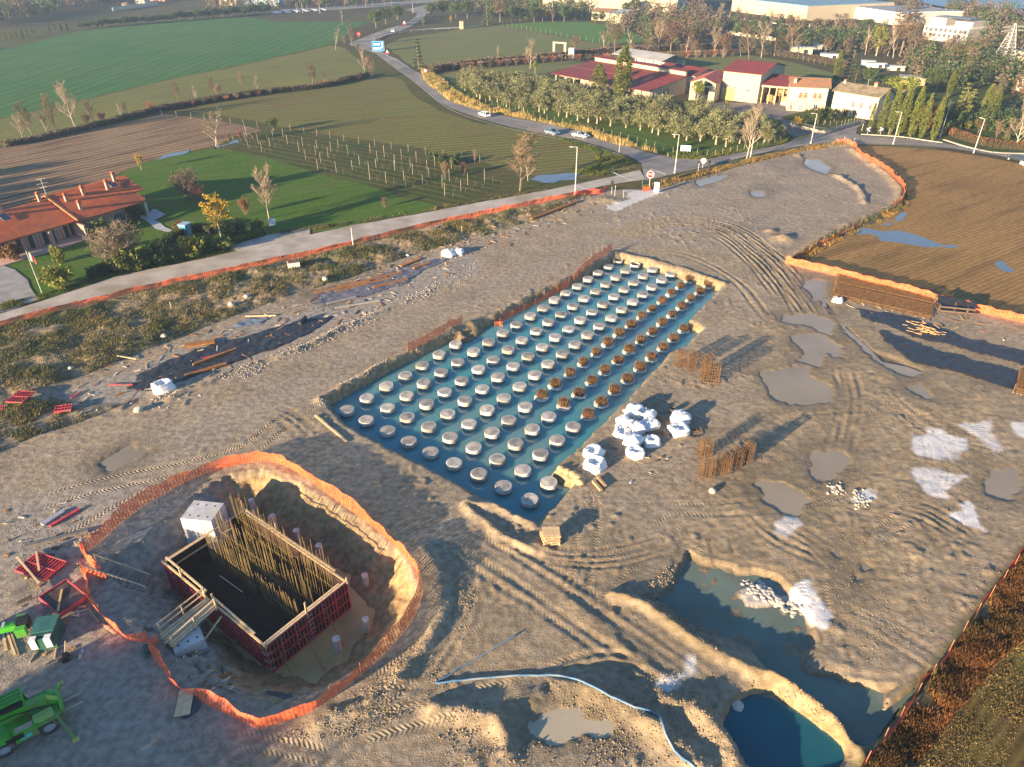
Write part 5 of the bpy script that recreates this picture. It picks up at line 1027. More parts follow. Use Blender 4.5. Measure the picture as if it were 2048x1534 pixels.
# blue hose
HP = crop([(1030, 765), (970, 800), (870, 860), (780, 915), (700, 960), (630, 1005), (560, 1043), (640, 1038), (800, 1020), (950, 1008), (1080, 1000), (1250, 1000), (1370, 1020), (1480, 1065), (1600, 1130), (1720, 1185), (1850, 1230), (1900, 1330), (1950, 1430), (2010, 1490), (2080, 1545)], 680, 1010, .3418)
ln = smooth_line([G(x, y) for x, y in HP], 6)
for q in ln: q.z = gz(q.x, q.y)+.09
mb = MB(); mb.tube([q-ln[0] for q in ln[:37]], .07, 7); mb.tube([q-ln[0] for q in ln[36:]], .085, 7)
tag(mb.build('drain_hose', mat('blue_hose', (.07, .16, .28), .5, (.2, .25, .29), sc=.6, contrast=(.42, .58)), None, ln[0], smooth=True), 'long blue lay-flat hose bent sharply across the mud', 'hose')

# scraps of timber, steel and plastic too many to count
def scraps(px, n, mats, seed, l0=.2, l1=1.3):
    r = random.Random(seed); pts = PL(px); poly = [(p.x, p.y) for p in pts]; xs = [p[0] for p in poly]; ys = [p[1] for p in poly]; mb = MB(); k = 0
    while k < n:
        x, y = r.uniform(min(xs), max(xs)), r.uniform(min(ys), max(ys))
        if sdist(poly, np.array(x), np.array(y)) < 0: continue
        k += 1; a = r.random()*6.28; l = r.uniform(l0, l1)**1.3; w = r.uniform(.04, .2); z = gz(x, y)+.05; c = Vector((cos(a), sin(a), r.uniform(-.08, .08)))*l/2; mb.beam(Vector((x, y, z))-c, Vector((x, y, z+r.uniform(0, .1)))+c, w, r.uniform(.02, .08), r.randrange(len(mats)))
    tag(mb.build('debris', mats), kind='stuff')
SCR = [WOODP, RUST, WOOD, mat('scrap_dark', (.05, .05, .055), .7), mat('scrap_pale', (.5, .49, .47), .7), RUST]
scraps([(30, 800), (300, 700), (560, 610), (700, 560), (960, 500), (960, 530), (660, 660), (300, 800), (60, 860)], 230, SCR, 1); scraps([(700, 560), (830, 510), (1000, 455), (1160, 400), (1200, 400), (1180, 430), (950, 520), (720, 590)], 120, SCR, 2)
scraps([(0, 1020), (180, 1000), (180, 1330), (0, 1330)], 60, SCR, 3, .15, .8); scraps([(330, 1290), (420, 1290), (480, 1400), (400, 1390)], 26, SCR, 4, .15, 1.0); scraps([(1200, 880), (1420, 820), (1420, 900), (1240, 980)], 40, SCR, 5, .15, .7); scraps([(1660, 600), (1960, 640), (2040, 690), (1760, 640)], 40, SCR, 6)
# ============================================================= MACHINES, CARS, POSTS, SIGNS
GRN = mat('machine_green', (.07, .42, .03), .4, (.05, .33, .024), sc=1.5, spec=.4, grime=(.13, .2, .07))
GRND = mat('machine_dark_green', (.02, .22, .05), .4, (.015, .17, .04), sc=1.5)
BLK_ = mat('black_paint', (.02, .02, .022), .5, (.015, .015, .016))
TYRE = mat('tyre_rubber', (.045, .05, .055), .85, (.03, .033, .036), sc=6, bump=.02, grime=(.16, .14, .11))
TAN = mat('dusty_cover', (.42, .36, .26), .8, (.3, .26, .18), sc=1.5)
def wheel(parent, pos, r, w, rimm, name='wheel', n=20):
    """wheel > tyre, rim; axle along local y"""
    e = link(name, None, parent, pos); mb = MB(); q = []
    for rr, y in ((r*.6, -w/2), (r*.92, -w/2), (r, -w*.3), (r, w*.3), (r*.92, w/2), (r*.6, w/2)): q.append((rr, y))
    vs = [(rr*cos(2*pi*k/n), y, rr*sin(2*pi*k/n)) for rr, y in q for k in range(n)]
    mb.add(vs, [(i*n+k, i*n+(k+1) % n, (i+1)*n+(k+1) % n, (i+1)*n+k) for i in range(len(q)-1) for k in range(n)])
    if r > .5:
        for k in range(14):
            a = 2*pi*k/14
            for s in (-1, 1): mb.beam((r*cos(a), 0, r*sin(a)), (r*cos(a+s*.18), s*w*.45, r*sin(a+s*.18)), .09, .09)
    mb.build('tyre', TYRE, e)
    mb = MB(); vs = [(r*.6*cos(2*pi*k/n), y, r*.6*sin(2*pi*k/n)) for y in (-w*.38, w*.38) for k in range(n)]+[(0, -w*.3, 0), (0, w*.3, 0)]
    mb.add(vs, [(k, (k+1) % n, 2*n) for k in range(n)]+[(n+(k+1) % n, n+k, 2*n+1) for k in range(n)]); mb.build('rim', rimm, e); return e
RIMG = mat('rim_grey', (.32, .36, .4), .5, (.22, .25, .28), sc=3)
# telehandler: front half in view, nose towards the pit
wf_, wr_ = P(98, 1451, .55), P(8, 1497, .55); ax = (wf_-wr_).normalized(); left = Vector((-ax.y, ax.x, 0)); TL = (wf_+wr_)/2+left*1.0; trz = atan2(ax.y, ax.x); wb = (wf_-wr_).length
tele = thing('telehandler', 'bright green telehandler parked in the shade at the lower left', 'telehandler', (TL.x, TL.y, 0), trz)
h = wb/2
for sx in (-1, 1):
    for sy in (-1, 1): wheel(tele, (sx*h, sy*1.05, .58), .6, .45, RIMG)
mb = MB(); mb.box((0, 0, .85), (wb+1.5, 1.3, .5)); mb.box((h+.55, 0, .95), (.5, 2.1, .55)); mb.box((-h-.9, 0, 1.0), (.8, 2.2, .7)); mb.build('chassis', GRN, tele)
mb = MB(); mb.box((.1, -.98, 1.05), (wb-1.25, .62, .85), top=(.94, .8)); mb.build('engine_cover', GRN, tele)
mb = MB(); mb.box((.1, -.98, 1.49), (wb-1.6, .42, .05)); mb.build('cover_plate', TAN, tele)
mb = MB(); mb.box((.05, -1.3, .95), (wb-1.9, .03, .3)); mb.build('side_logo_plate', mat('logo_blue', (.1, .5, .45), .4), tele)
for sx in (-1, 1):
    for sy in (-1, 1): mb = MB(); mb.box((sx*h, sy*1.0, 1.22), (1.5, .62, .1), top=(.8, .95)); mb.build('mudguard', GRN, tele)
mb = MB(); mb.box((h-.05, -.75, 1.42), (1.2, .62, .34), top=(.9, .9)); mb.build('front_hood', mat('faded_green', (.28, .42, .14), .5, (.2, .36, .1), sc=1.5), tele)
mb = MB(); mb.box((h-.1, .35, 1.5), (1.2, 1.2, .5), top=(.92, .94)); mb.build('front_deck', GRND, tele)
cab = link('cab', None, tele, (-.15, .75, 1.1))
mb = MB()
for x in (-.8, .8):
    for y in (-.42, .42): mb.beam((x, y, 0), (x*.85, y*.9, 1.55), .1, .1)
mb.box((0, 0, .2), (1.7, .95, .5)); mb.build('frame', GRN, cab)
mb = MB(); mb.box((0, 0, .95), (1.5, .8, 1.05), top=(.88, .92)); mb.build('cab_glass', glass(), cab)
mb = MB(); mb.box((0, 0, 1.6), (1.55, 1.0, .12)); mb.build('roof', GRN, cab)
g = MB()
for k in range(6): g.box((-.6+k*.24, 0, 1.68), (.04, .9, .04))
for k in range(3): g.box((0, -.35+.35*k, 1.7), (1.4, .04, .04))
tag(g.build('roof_guard', GRND, cab), kind='stuff')
mb = MB(); mb.beam((-h-2.2, .05, 2.35), (h+.4, .05, 1.95), .52, .5); mb.build('boom', GRN, tele)
mb = MB(); mb.beam((-h-1.0, .05, 2.66), (h-.8, .05, 2.38), .3, .04); mb.build('boom_window', BLK_, tele)
for k in range(3): mb = MB(); mb.tube([(-h-1.5, -.28-.05*k, 2.3), (-.2, -.3-.05*k, 2.15+.05*k), (h-.2, -.3-.05*k, 1.85), (h+.6, -.2, 1.3)], .03, 5); mb.build('hydraulic_hose', BLK_, tele)
mb = MB(); mb.box((-.5, -1.31, 1.2), (1.0, .03, .4)); mb.build('engine_grille', BLK_, tele)
mb = MB(); mb.beam((h+.3, .05, 1.95), (h+.95, .05, 1.2), .4, .35); mb.box((h+1.0, .05, 1.0), (.16, 1.9, .9)); mb.build('carriage', GRN, tele)
for y, l in ((-.95, 1.7), (.9, 1.5)):
    lg = MB(); lg.beam((h+.6, y, .9), (h+.6+.5, y+math.copysign(l, y), .12), .18, .2); lg.build('stabiliser', GRN, tele); ft = MB(); ft.box((h+1.15, y+math.copysign(l+.1, y), .06), (.4, .4, .08)); ft.build('stabiliser_foot', mat('worn_yellow', (.5, .45, .15), .7), tele)
for y in (-.4, .4): mb = MB(); mb.beam((h+1.1, y, .55), (h+2.2, y, .5), .12, .06); mb.build('fork', mat('fork_steel', (.45, .38, .28), .6), tele)
for y in (-.8, .8): mb = MB(); mb.box((h+.82, y, 1.05), (.06, .22, .16)); mb.build('headlight', mat('lamp_glass', (.75, .75, .7), .15), tele)
# second machine: only its boom head reaches into the picture
p = P(16, 1255, 1.2); t = thing('boom_head', 'green boom head with a black attachment reaching in from the left picture edge', 'machine boom', (p.x, p.y, 0), .35)
mb = MB(); mb.beam((-4.5, 0, 1.4), (.6, 0, 1.2), .5, .5); mb.build('boom', GRN, t); mb = MB(); mb.box((.95, .2, 1.1), (.8, .75, .75)); mb.build('coupler', BLK_, t)
mb = MB(); mb.box((.9, -.55, 1.0), (.7, .45, .8)); mb.box((.7, .85, 1.0), (.6, .3, .6)); mb.build('bracket', GRN, t)
for k in range(4): mb = MB(); mb.box((-.2-.35*k, 0, 1.6), (.16, .52, .03)); mb.build('stripe', mat('silver_stripe', (.5, .55, .62), .4), t)
mb = MB(); mb.box((-3.6, 0, .6), (1.4, 1.6, 1.2)); mb.build('base', GRND, t)
# green and white skip
p = P(95, 1292, 0); t = thing('waste_skip', 'dark green skip with a white striped front standing on the gravel', 'skip', (p.x, p.y+.5, gz(p.x, p.y)), radians(12))
DG = mat('skip_green', (.02, .10, .08), .5, (.015, .075, .06), sc=2, grime=(.05, .11, .08)); mb = MB(); mb.box((0, .1, .75), (1.55, 2.0, 1.5), top=(.96, .9)); mb.build('body', DG, t)
mb = MB(); mb.box((0, .25, 1.54), (1.6, 1.5, .08)); mb.build('lid', mat('skip_lid', (.05, .16, .13), .45, (.03, .11, .1), sc=1), t)
mb = MB(); mb.box((0, -1.05, 1.0), (1.6, .25, .9), top=(.95, .6)); mb.build('front_panel', DG, t)
for x in (-.5, .5): mb = MB(); mb.box((x, -1.16, 1.05), (.45, .12, .92)); mb.box((x, -.98, 1.5), (.45, .4, .05)); mb.build('white_stripe', mat('white_paint', (.78, .75, .72), .5, (.62, .6, .57), sc=2), t)
for x in (-.7, .7): mb = MB(); mb.tube([(x, -1.0, .1), (x*1.2, -1.9, .08)], .06, 6); mb.build('lifting_arm', mat('arm_pale', (.55, .45, .35), .7), t)
p = G(133, 1318); t = thing('power_tool', 'small black machine with a pale handle on the gravel near the skip', 'tool', p, .5); mb = MB(); mb.box((0, 0, .25), (.5, .7, .4), top=(.7, .8)); mb.build('body', BLK_, t); mb = MB(); mb.tube([(0, .3, .4), (.2, .9, .9)], .04, 6); mb.build('handle', WOODP, t); wheel(t, (-.3, -.1, .18), .18, .1, RIMG, n=12); wheel(t, (.3, -.1, .18), .18, .1, RIMG, n=12)

# ---- cars
def car(px, dirpx, paint, label, L_=4.3, wagon=True, low=False, z=.03):
    c = P(*px); a, b = P(*dirpx[0]), P(*dirpx[1]); rz = atan2(b.y-a.y, b.x-a.x)
    t = thing('car', label, 'car', (c.x, c.y, z), rz, 'cars on the roads'); s = L_/4.3; W = .86
    prof = [(-2.1, .35), (-2.15, .6), (-2.1, .92), (-1.2, .98), (1.0, .94), (1.75, .82), (2.1, .68), (2.15, .45), (2.1, .3)]
    mb = MB(); n = len(prof); vs = [(x*s, sy*W*(1 if .3 < z_ < .9 else .93), z_) for sy in (-1, 1) for x, z_ in prof]
    mb.add(vs, [(k, k+1, n+k+1, n+k) for k in range(n-1)]+[(n-1, 0, n, 2*n-1), tuple(range(n-1, -1, -1)), tuple(range(n, 2*n))]); mb.build('body', paint, t)
    rear = -2.0 if wagon else -1.55; rt = -1.75 if wagon else -.95
    cab_ = [(rear*s, .95), (rt*s, 1.43), (.2*s, 1.46), (1.05*s, .93)]; mb = MB(); vs = [(x, sy*(W-.04 if z_ < 1 else W-.2), z_) for sy in (-1, 1) for x, z_ in cab_]
    mb.add(vs, [(0, 1, 5, 4), (1, 2, 6, 5), (2, 3, 7, 6), (3, 2, 1, 0), (4, 5, 6, 7)]); mb.build('windows', glass('car_glass', (.02, .03, .04)), t)
    mb = MB(); mb.box(((rt+.2)/2*s, 0, 1.47), ((.2-rt)*s, 1.3, .05)); 
    for sy in (-1, 1):
        mb.beam((rear*s, sy*(W-.05), .96), (rt*s, sy*(W-.19), 1.44), .08, .06); mb.beam((1.05*s, sy*(W-.05), .94), (.2*s, sy*(W-.19), 1.46), .08, .06); mb.beam((-.45*s, sy*(W-.04), .95), (-.45*s, sy*(W-.19), 1.46), .1, .05)
    mb.build('roof', paint, t)
    for x in (-1.3, 1.35):
        for sy in (-1, 1): wheel(t, (x*s, sy*(W-.07), .32), .32, .2, RIMG, n=14)
    for sy in (-1, 1):
        mb = MB(); mb.box((2.08*s, sy*.6, .66), (.12, .32, .14)); mb.build('headlight', mat('lamp_glass', (.75, .75, .7), .15), t)
        mb = MB(); mb.box((-2.12*s, sy*.62, .8), (.08, .28, .16)); mb.build('tail_light', mat('tail_red', (.4, .02, .02), .3), t)
    return t
CW = mat('car_white', (.8, .8, .8), .3, (.76, .76, .76), spec=.6); CS = mat('car_silver', (.48, .49, .5), .3, (.44, .45, .46), metal=.6, spec=.6); CD = mat('car_dark', (.025, .035, .045), .25, (.02, .028, .036), spec=.7)
car((969, 233), ((1000, 245), (940, 222)), CW, 'white estate car driving up the road past the olive grove', 4.5)
car((1104, 269), ((1060, 256), (1120, 272)), mat('car_blue_grey', (.14, .2, .25), .3, (.12, .17, .21), spec=.6), 'blue-grey hatchback on the shaded road, coming down first', 4.2)
car((1161, 275), ((1120, 268), (1200, 282)), CS, 'silver saloon on the shaded road behind the blue-grey hatchback', 4.6, False)
car((2033, 322), ((2048, 325), (2000, 314)), CD, 'black estate car on the road at the right picture edge', 4.7)
car((2062, 334), ((2080, 336), (2030, 326)), CW, 'white car cut by the right picture edge', 4.5)
car((788, 64), ((770, 72), (800, 60)), CW, 'small white car far up the road near the warning sign', 4.4)
# ---- lamp posts and poles
GALV = mat('lamp_post_paint', (.62, .6, .56), .5, (.5, .48, .45), sc=2)
def lamp(base, top, label, arm=(-1, 0), hgt_=None, grp='street lamps along the roads'):
    p = P(*base); t = thing('street_lamp', label, 'street lamp', p, 0, grp)
    lo, hi = 0, 30
    for _ in range(40):
        m = (lo+hi)/2; y = p.y*cos(PITCH)-(m-HC)*sin(PITCH); yy = p.y*sin(PITCH)+(m-HC)*cos(PITCH)
        if 767-F_PX*yy/y > top[1]: lo = m
        else: hi = m
    H = hgt_ or lo; mb = MB(); mb.tube([(0, 0, 0), (0, 0, H*.5), (0, 0, H)], [.1, .085, .055], 8); mb.build('pole', GALV, t)
    mb = MB(); mb.lathe([(.16, 0), (.16, .5), (.1, .55)], 8); mb.build('foot', GALV, t)
    if arm: 
        mb = MB(); mb.tube([(0, 0, H-.05), (arm[0]*1.0, arm[1]*1.0, H+.05)], .04, 6); mb.build('arm', GALV, t); mb = MB(); mb.box((arm[0]*1.2, arm[1]*1.2, H+.04), (.7, .26, .12), atan2(arm[1], arm[0])); mb.build('lamp_head', mat('lamp_head', (.55, .55, .55), .4), t)
    return t
lamp((1150, 389), (1154, 294), 'tall street lamp beside the gravel road, left of the stop sign')
lamp((1349, 347), (1360, 269), 'street lamp at the junction, right of the stop sign')
lamp((1500, 318), (1512, 238), 'plain pole rising in front of the bare tree by the olive grove', None)
lamp((1621, 288), (1629, 227), 'street lamp in front of the villa garden wall')
lamp((1786, 289), (1797, 224), 'street lamp standing in front of the cypress row')
lamp((1947, 306), (1962, 238), 'street lamp at the verge of the brown field, rightmost', (-.3, .9))
lamp((707, 496), (703, 450), 'short pole with orange tip on the verge beside the gravel road', None, 3.6)
lamp((1880, 275), (1889, 200), 'bluish utility pole with a white box behind the cypress row', None)
for a, b, lab in (((1238, 305), (1239, 275), 'thin marker pole at the shaded road edge'), ((924, 470), (928, 452), 'pale stake leaning in the verge weeds'), ((345, 625), (346, 595), 'thin pale stake in the verge, lower left'), ((1688, 281), (1690, 273), 'white marker post by the bend, left'), ((1708, 285), (1709, 276), 'white marker post by the bend, right'), ((1723, 262), (1724, 248), 'short grey post at the garden corner')):
    p = P(*a); q = P(*b); h_ = max(.9, .75*(P(*a)-P(*b)).length*.28); mb = MB(); mb.tube([(0, 0, -.1), (.03, 0, h_)], .05, 6); tag(mb.build('marker_post', WOODP if 'stake' in lab else GALV, None, (p.x, p.y, gz(p.x, p.y))), lab, 'post')
def pxh(base, topy):
    p = P(*base); lo, hi = 0, 60
    for _ in range(40):
        m = (lo+hi)/2; y = p.y*cos(PITCH)-(m-HC)*sin(PITCH); yy = p.y*sin(PITCH)+(m-HC)*cos(PITCH)
        if 767-F_PX*yy/y > topy: lo = m
        else: hi = m
    return lo
# ---- signs
SW = mat('sign_white', (.8, .78, .75), .4, (.76, .74, .7)); SR = mat('sign_red', (.55, .02, .04), .4, (.5, .02, .035)); SB = mat('sign_blue', (.02, .22, .5), .4, (.02, .2, .46)); SBK = mat('sign_black', (.02, .02, .02), .5)
def text_mesh(s, size):
    cu = bpy.data.curves.new('lettering', 'FONT'); cu.body = s; cu.size = size; cu.align_x = 'CENTER'; cu.align_y = 'CENTER'; cu.extrude = .004
    o = bpy.data.objects.new('tmp_text', cu); col.objects.link(o); dg = bpy.context.evaluated_depsgraph_get(); me = bpy.data.meshes.new_from_object(o.evaluated_get(dg)); bpy.data.objects.remove(o); return me
def facing(p): return atan2(-p.y, -p.x)+pi/2     # turn a board's front (local -y) towards the approach road
p = P(1298, 378); t = thing('stop_sign', 'red octagonal stop sign facing the site at the junction', 'sign', p, facing(p)); H = pxh((1298, 378), 349); R_ = .78
mb = MB(); mb.tube([(0, .05, 0), (0, .05, H+.3)], .05, 8); mb.build('pole', GALV, t)
oc = lambda r, y: [(r*cos(pi/8+pi/4*k), y, H+r*sin(pi/8+pi/4*k)) for k in range(8)]
mb = MB(); mb.add(oc(R_, 0)+oc(R_, .03), [tuple(range(7, -1, -1)), tuple(range(8, 16))]+[(k, (k+1) % 8, 8+(k+1) % 8, 8+k) for k in range(8)]); mb.build('white_border', SW, t)
mb = MB(); mb.add(oc(R_*.9, -.008), [tuple(range(8))]); mb.build('face', SR, t)
me = text_mesh('STOP', .56); me.materials.clear(); me.materials.append(SW); o = link('lettering', me, t, (0, -.02, H)); o.rotation_euler = (pi/2, 0, 0)
def board(base, topy, w, h, label, m, rz=None, legs=2, name='road_sign', extra=None, back=None, hh=None):
    p = P(*base); t = thing(name, label, 'sign', p, facing(p) if rz is None else rz); H = hh or pxh(base, topy)
    for x in ((-w*.35, w*.35) if legs == 2 else (0,)): mb = MB(); mb.tube([(x, .06, 0), (x, .06, H)], .045, 6); mb.build('pole', GALV, t)
    mb = MB(); mb.box((0, 0, H-h/2), (w, .05, h)); mb.build('panel', m, t)
    if extra: extra(t, H-h/2, w, h)
    return t
def blue_extra(t, z, w, h):
    mb = MB(); mb.box((0, -.035, z+h*.47), (w, .02, .06)); mb.box((0, -.035, z-h*.47), (w, .02, .06)); mb.box((-w*.48, -.035, z), (.06, .02, h*.88)); mb.box((w*.48, -.035, z), (.06, .02, h*.88)); mb.build('border', SW, t)
    for k, (l, o_) in enumerate(((.5, -.1), (.62, -.08))): mb = MB(); mb.box((o_*w, -.035, z+(.18-.4*k)*h), (l*w, .02, h*.16)); mb.build('white_text_bar', SW, t)
    mb = MB(); mb.box((.33*w, -.035, z+.05*h), (.06*w, .02, h*.5)); mb.add([(.25*w, -.045, z+.25*h), (.41*w, -.045, z+.25*h), (.33*w, -.045, z+.42*h)], [(0, 1, 2)]); mb.build('arrow', SW, t)
board((757, 103), 82, 5.4, 4.2, 'blue direction board with white writing beside the road bend', SB, extra=blue_extra)
def tri(base, topy, label, s=1.0, m1=SR, m2=SW):
    p = P(*base); t = thing('warning_sign', label, 'sign', p, facing(p), 'triangular warning signs'); H = pxh(base, topy); mb = MB(); mb.tube([(0, .05, 0), (0, .05, H)], .045, 6); mb.build('pole', GALV, t)
    T_ = lambda r, y: [(r*cos(pi/2+2*pi/3*k), y, H-r*.9+r*sin(pi/2+2*pi/3*k)) for k in range(3)]
    mb = MB(); mb.add(T_(s, 0)+T_(s, .03), [(2, 1, 0), (3, 4, 5), (0, 1, 4, 3), (1, 2, 5, 4), (2, 0, 3, 5)]); mb.build('red_border', m1, t); mb = MB(); mb.add(T_(s*.66, -.01), [(0, 1, 2)]); mb.build('face', m2, t)
tri((809, 53), 42, 'triangular warning sign beside the far bend above the white car', 1.3); tri((775, 112), 100, 'triangular warning sign seen beside the blue direction board', 1.1)
def disc(base, topy, label, m, r=.5, inner=None):
    p = P(*base); t = thing('round_sign', label, 'sign', p, facing(p)); H = pxh(base, topy); mb = MB(); mb.tube([(0, .05, 0), (0, .05, H)], .045, 6); mb.build('pole', GALV, t)
    c_ = lambda r_, y: [(r_*cos(2*pi*k/20), y, H-r+r_*sin(2*pi*k/20)) for k in range(20)]
    mb = MB(); mb.add(c_(r, 0)+c_(r, .03), [tuple(range(19, -1, -1)), tuple(range(20, 40))]+[(k, (k+1) % 20, 20+(k+1) % 20, 20+k) for k in range(20)]); mb.build('disc', m, t)
    if inner: mb = MB(); mb.add(c_(r*.68, -.01), [tuple(range(20))]); mb.build('face', inner, t)
disc((1405, 336), 316, 'round pale sign seen from behind at the junction', mat('sign_back', (.62, .56, .46), .6), .62)
disc((718, 76), 64, 'round red sign at the far bend beside bare trees', SR, .9, mat('sign_face_orange', (.6, .2, .12), .5)); disc((851, 150), 137, 'round red and white speed sign by the dark spruce', SR, .75, SW)
board((1396, 343), 323, .9, .35, 'small dark sign board on a white post at the junction', SBK, legs=1)
board((1418, 334), 320, .4, 1.5, 'narrow dark signboard beside the round sign', SBK, legs=1); board((1223, 389), 361, .5, 1.3, 'dark narrow signboard on a post by the fence end', SBK, legs=1)
board((1312, 387), 366, 1.0, 2.0, 'white notice board at the site entrance', SW, legs=2, hh=2.3); board((1370, 307), 297, 2.4, 1.3, 'small blue and white banner on the grove fence', mat('banner', (.3, .55, .8), .5, (.75, .78, .8), sc=1.2), legs=2, hh=1.9)
for bx, lab, s in ((1734, 'chevron board pointing left at the foot of the cypresses', -1), (1760, 'chevron board pointing right at the foot of the cypresses', 1)):
    p = P(bx, 270); t = thing('chevron_sign', lab, 'sign', p, facing(p), 'chevron boards on the bend'); mb = MB(); mb.tube([(0, .05, 0), (0, .05, 1.4)], .045, 6); mb.build('pole', GALV, t); mb = MB(); mb.box((0, 0, 1.5), (1.3, .04, 1.1)); mb.build('panel', SBK, t)
    mb = MB(); mb.add([(s*.45, -.03, 1.5), (-s*.25, -.03, 1.95), (-s*.55, -.03, 1.95), (s*.1, -.03, 1.5), (-s*.55, -.03, 1.05), (-s*.25, -.03, 1.05)], [(0, 1, 2, 3), (0, 3, 4, 5)]); mb.build('chevron', SW, t)
for x, y, lab in ((1229, 394, 'thin stake by the site entrance, left'), (1246, 398, 'thin stake by the site entrance, right'), (1284, 374, 'green stake beside the orange screen')):
    p = P(x, y); mb = MB(); mb.tube([(0, 0, 0), (.03, 0, 2.2 if 'left' in lab else 1.6)], .035, 5); tag(mb.build('stake', mat('green_stake', (.1, .3, .15), .6) if 'green' in lab else GALV, None, (p.x, p.y, gz(p.x, p.y))), lab, 'stake')
# tricolour on its pole in the garden
p = P(84, 586); t = thing('flagpole', 'garden flagpole with a limp green white and red flag', 'flagpole', p, 0); mb = MB(); mb.tube([(0, 0, 0), (0, 0, 6.6)], [.06, .04], 7); mb.build('pole', GALV, t)
for k, c_ in enumerate(((.05, .3, .1), (.75, .72, .66), (.6, .08, .06))):
    mb = MB(); V = []
    for j in range(7):
        for i in range(4): u_ = (k+i/3)/3; v_ = j/6; V.append((.02+u_*.75, .12*sin(u_*7+v_*2), 6.5-v_*1.3-u_*u_*.75))
    mb.add(V, [(j*4+i, j*4+i+1, (j+1)*4+i+1, (j+1)*4+i) for j in range(6) for i in range(3)]); mb.build('flag_band', mat('flag_%d' % k, c_, .7), t, smooth=True)
# ============================================================= TREES AND SHRUBS
BARK = mat('bark_grey', (.22, .18, .13), .9, (.13, .10, .075), sc=3, rnd=.15); BARKP = mat('bark_pale', (.45, .38, .29), .9, (.3, .25, .19), sc=3, rnd=.12)
def quads(C, S, D=None, name='crown', m=None, seed=0, tint=None, asp=.6):
    """a leaf-sized quad at every centre C, half-size S, roughly facing D"""
    r = np.random.default_rng(seed); n = len(C); a = r.normal(size=(n, 3))
    if D is not None: a = a*.75+D
    a /= np.linalg.norm(a, axis=1, keepdims=True)+1e-9; b = np.cross(a, r.normal(size=(n, 3))); b /= np.linalg.norm(b, axis=1, keepdims=True)+1e-9; c = np.cross(a, b)
    S = np.broadcast_to(S, (n,))[:, None]; b = b*S; c = c*S*asp
    V = np.stack([C-b, C+c*.9, C+b, C-c*.9], 1).reshape(-1, 3); Fq = np.arange(4*n).reshape(n, 4)
    t = np.repeat(tint if tint is not None else r.random(n), 4)
    return np_mesh(name, V, Fq, m, False, {'tint': t})
def leaf_crown(n, shape, m, seed=0, size=.25, clumps=26, cr=.38, name='crown', asp=.6, flat=1.0):
    """clumps spread through the volume shape(r) -> points; leaves gathered round each clump"""
    r = np.random.default_rng(seed); K = shape(clumps, r); ctr = K.mean(0); out = []; D = []; T = []
    per = max(4, n//clumps)
    for k in K:
        d = r.normal(size=(per, 3)); d /= np.linalg.norm(d, axis=1, keepdims=True); q = k+d*(cr*r.random((per, 1))**.45)*np.array([1, 1, flat]); out.append(q); D.append(d); T.append(np.clip(r.random()*.7+r.random(per)*.3, 0, 1))
    return quads(np.concatenate(out), size*(.7+.6*r.random(per*clumps)), np.concatenate(D)*.7, name, m, seed, np.concatenate(T), asp)
def ell(cx, cy, cz, rx, ry, rz, lo=.55):
    def f(n, r):
        d = r.normal(size=(n, 3)); d /= np.linalg.norm(d, axis=1, keepdims=True); s = (lo+(1-lo)*r.random((n, 1))); return np.array([cx, cy, cz])+d*s*np.array([rx, ry, rz])
    return f
def spindle(h, rmax, z0=0., p=.8):
    def f(n, r):
        t = r.random(n)**.9; rad = rmax*np.sin(np.pi*np.clip(t*.86+.12, 0, 1))**p*np.where(t > .75, 1-((t-.75)/.25)**1.5*.8, 1); a = r.random(n)*2*np.pi; s = .75+.25*r.random(n)
        return np.stack([rad*s*np.cos(a), rad*s*np.sin(a), z0+t*(h-z0)], -1)
    return f
def cone(h, rmax, z0=.5):
    def f(n, r):
        t = r.random(n)**1.35; a = r.random(n)*2*np.pi; lay = np.round(t*9)/9; rad = rmax*(1-t)**.9*(.55+.45*r.random(n)); return np.stack([rad*np.cos(a), rad*np.sin(a), z0+lay*(h-z0)-.1*rad], -1)
    return f
def trunk(h, r, seed=0, limbs=5, m=None, spread=.5, name='trunk', lean=.05):
    rr = random.Random(seed); mb = MB(); top = Vector((rr.uniform(-lean, lean)*h, rr.uniform(-lean, lean)*h, h)); mb.tube([(0, 0, -.2), top*.5+Vector((rr.uniform(-.04, .04)*h, 0, 0)), top], [r, r*.75, r*.45], 7)
    for k in range(limbs):
        a = 2*pi*k/limbs+rr.random(); t = rr.uniform(.5, .95); b = top*t; e = b+Vector((cos(a)*spread*h, sin(a)*spread*h, spread*h*rr.uniform(.5, 1.1))); mb.tube([b, b.lerp(e, .5)+Vector((0, 0, .05*h)), e], [r*.4, r*.28, r*.12], 5)
    return mb.mesh(name, [m or BARK])
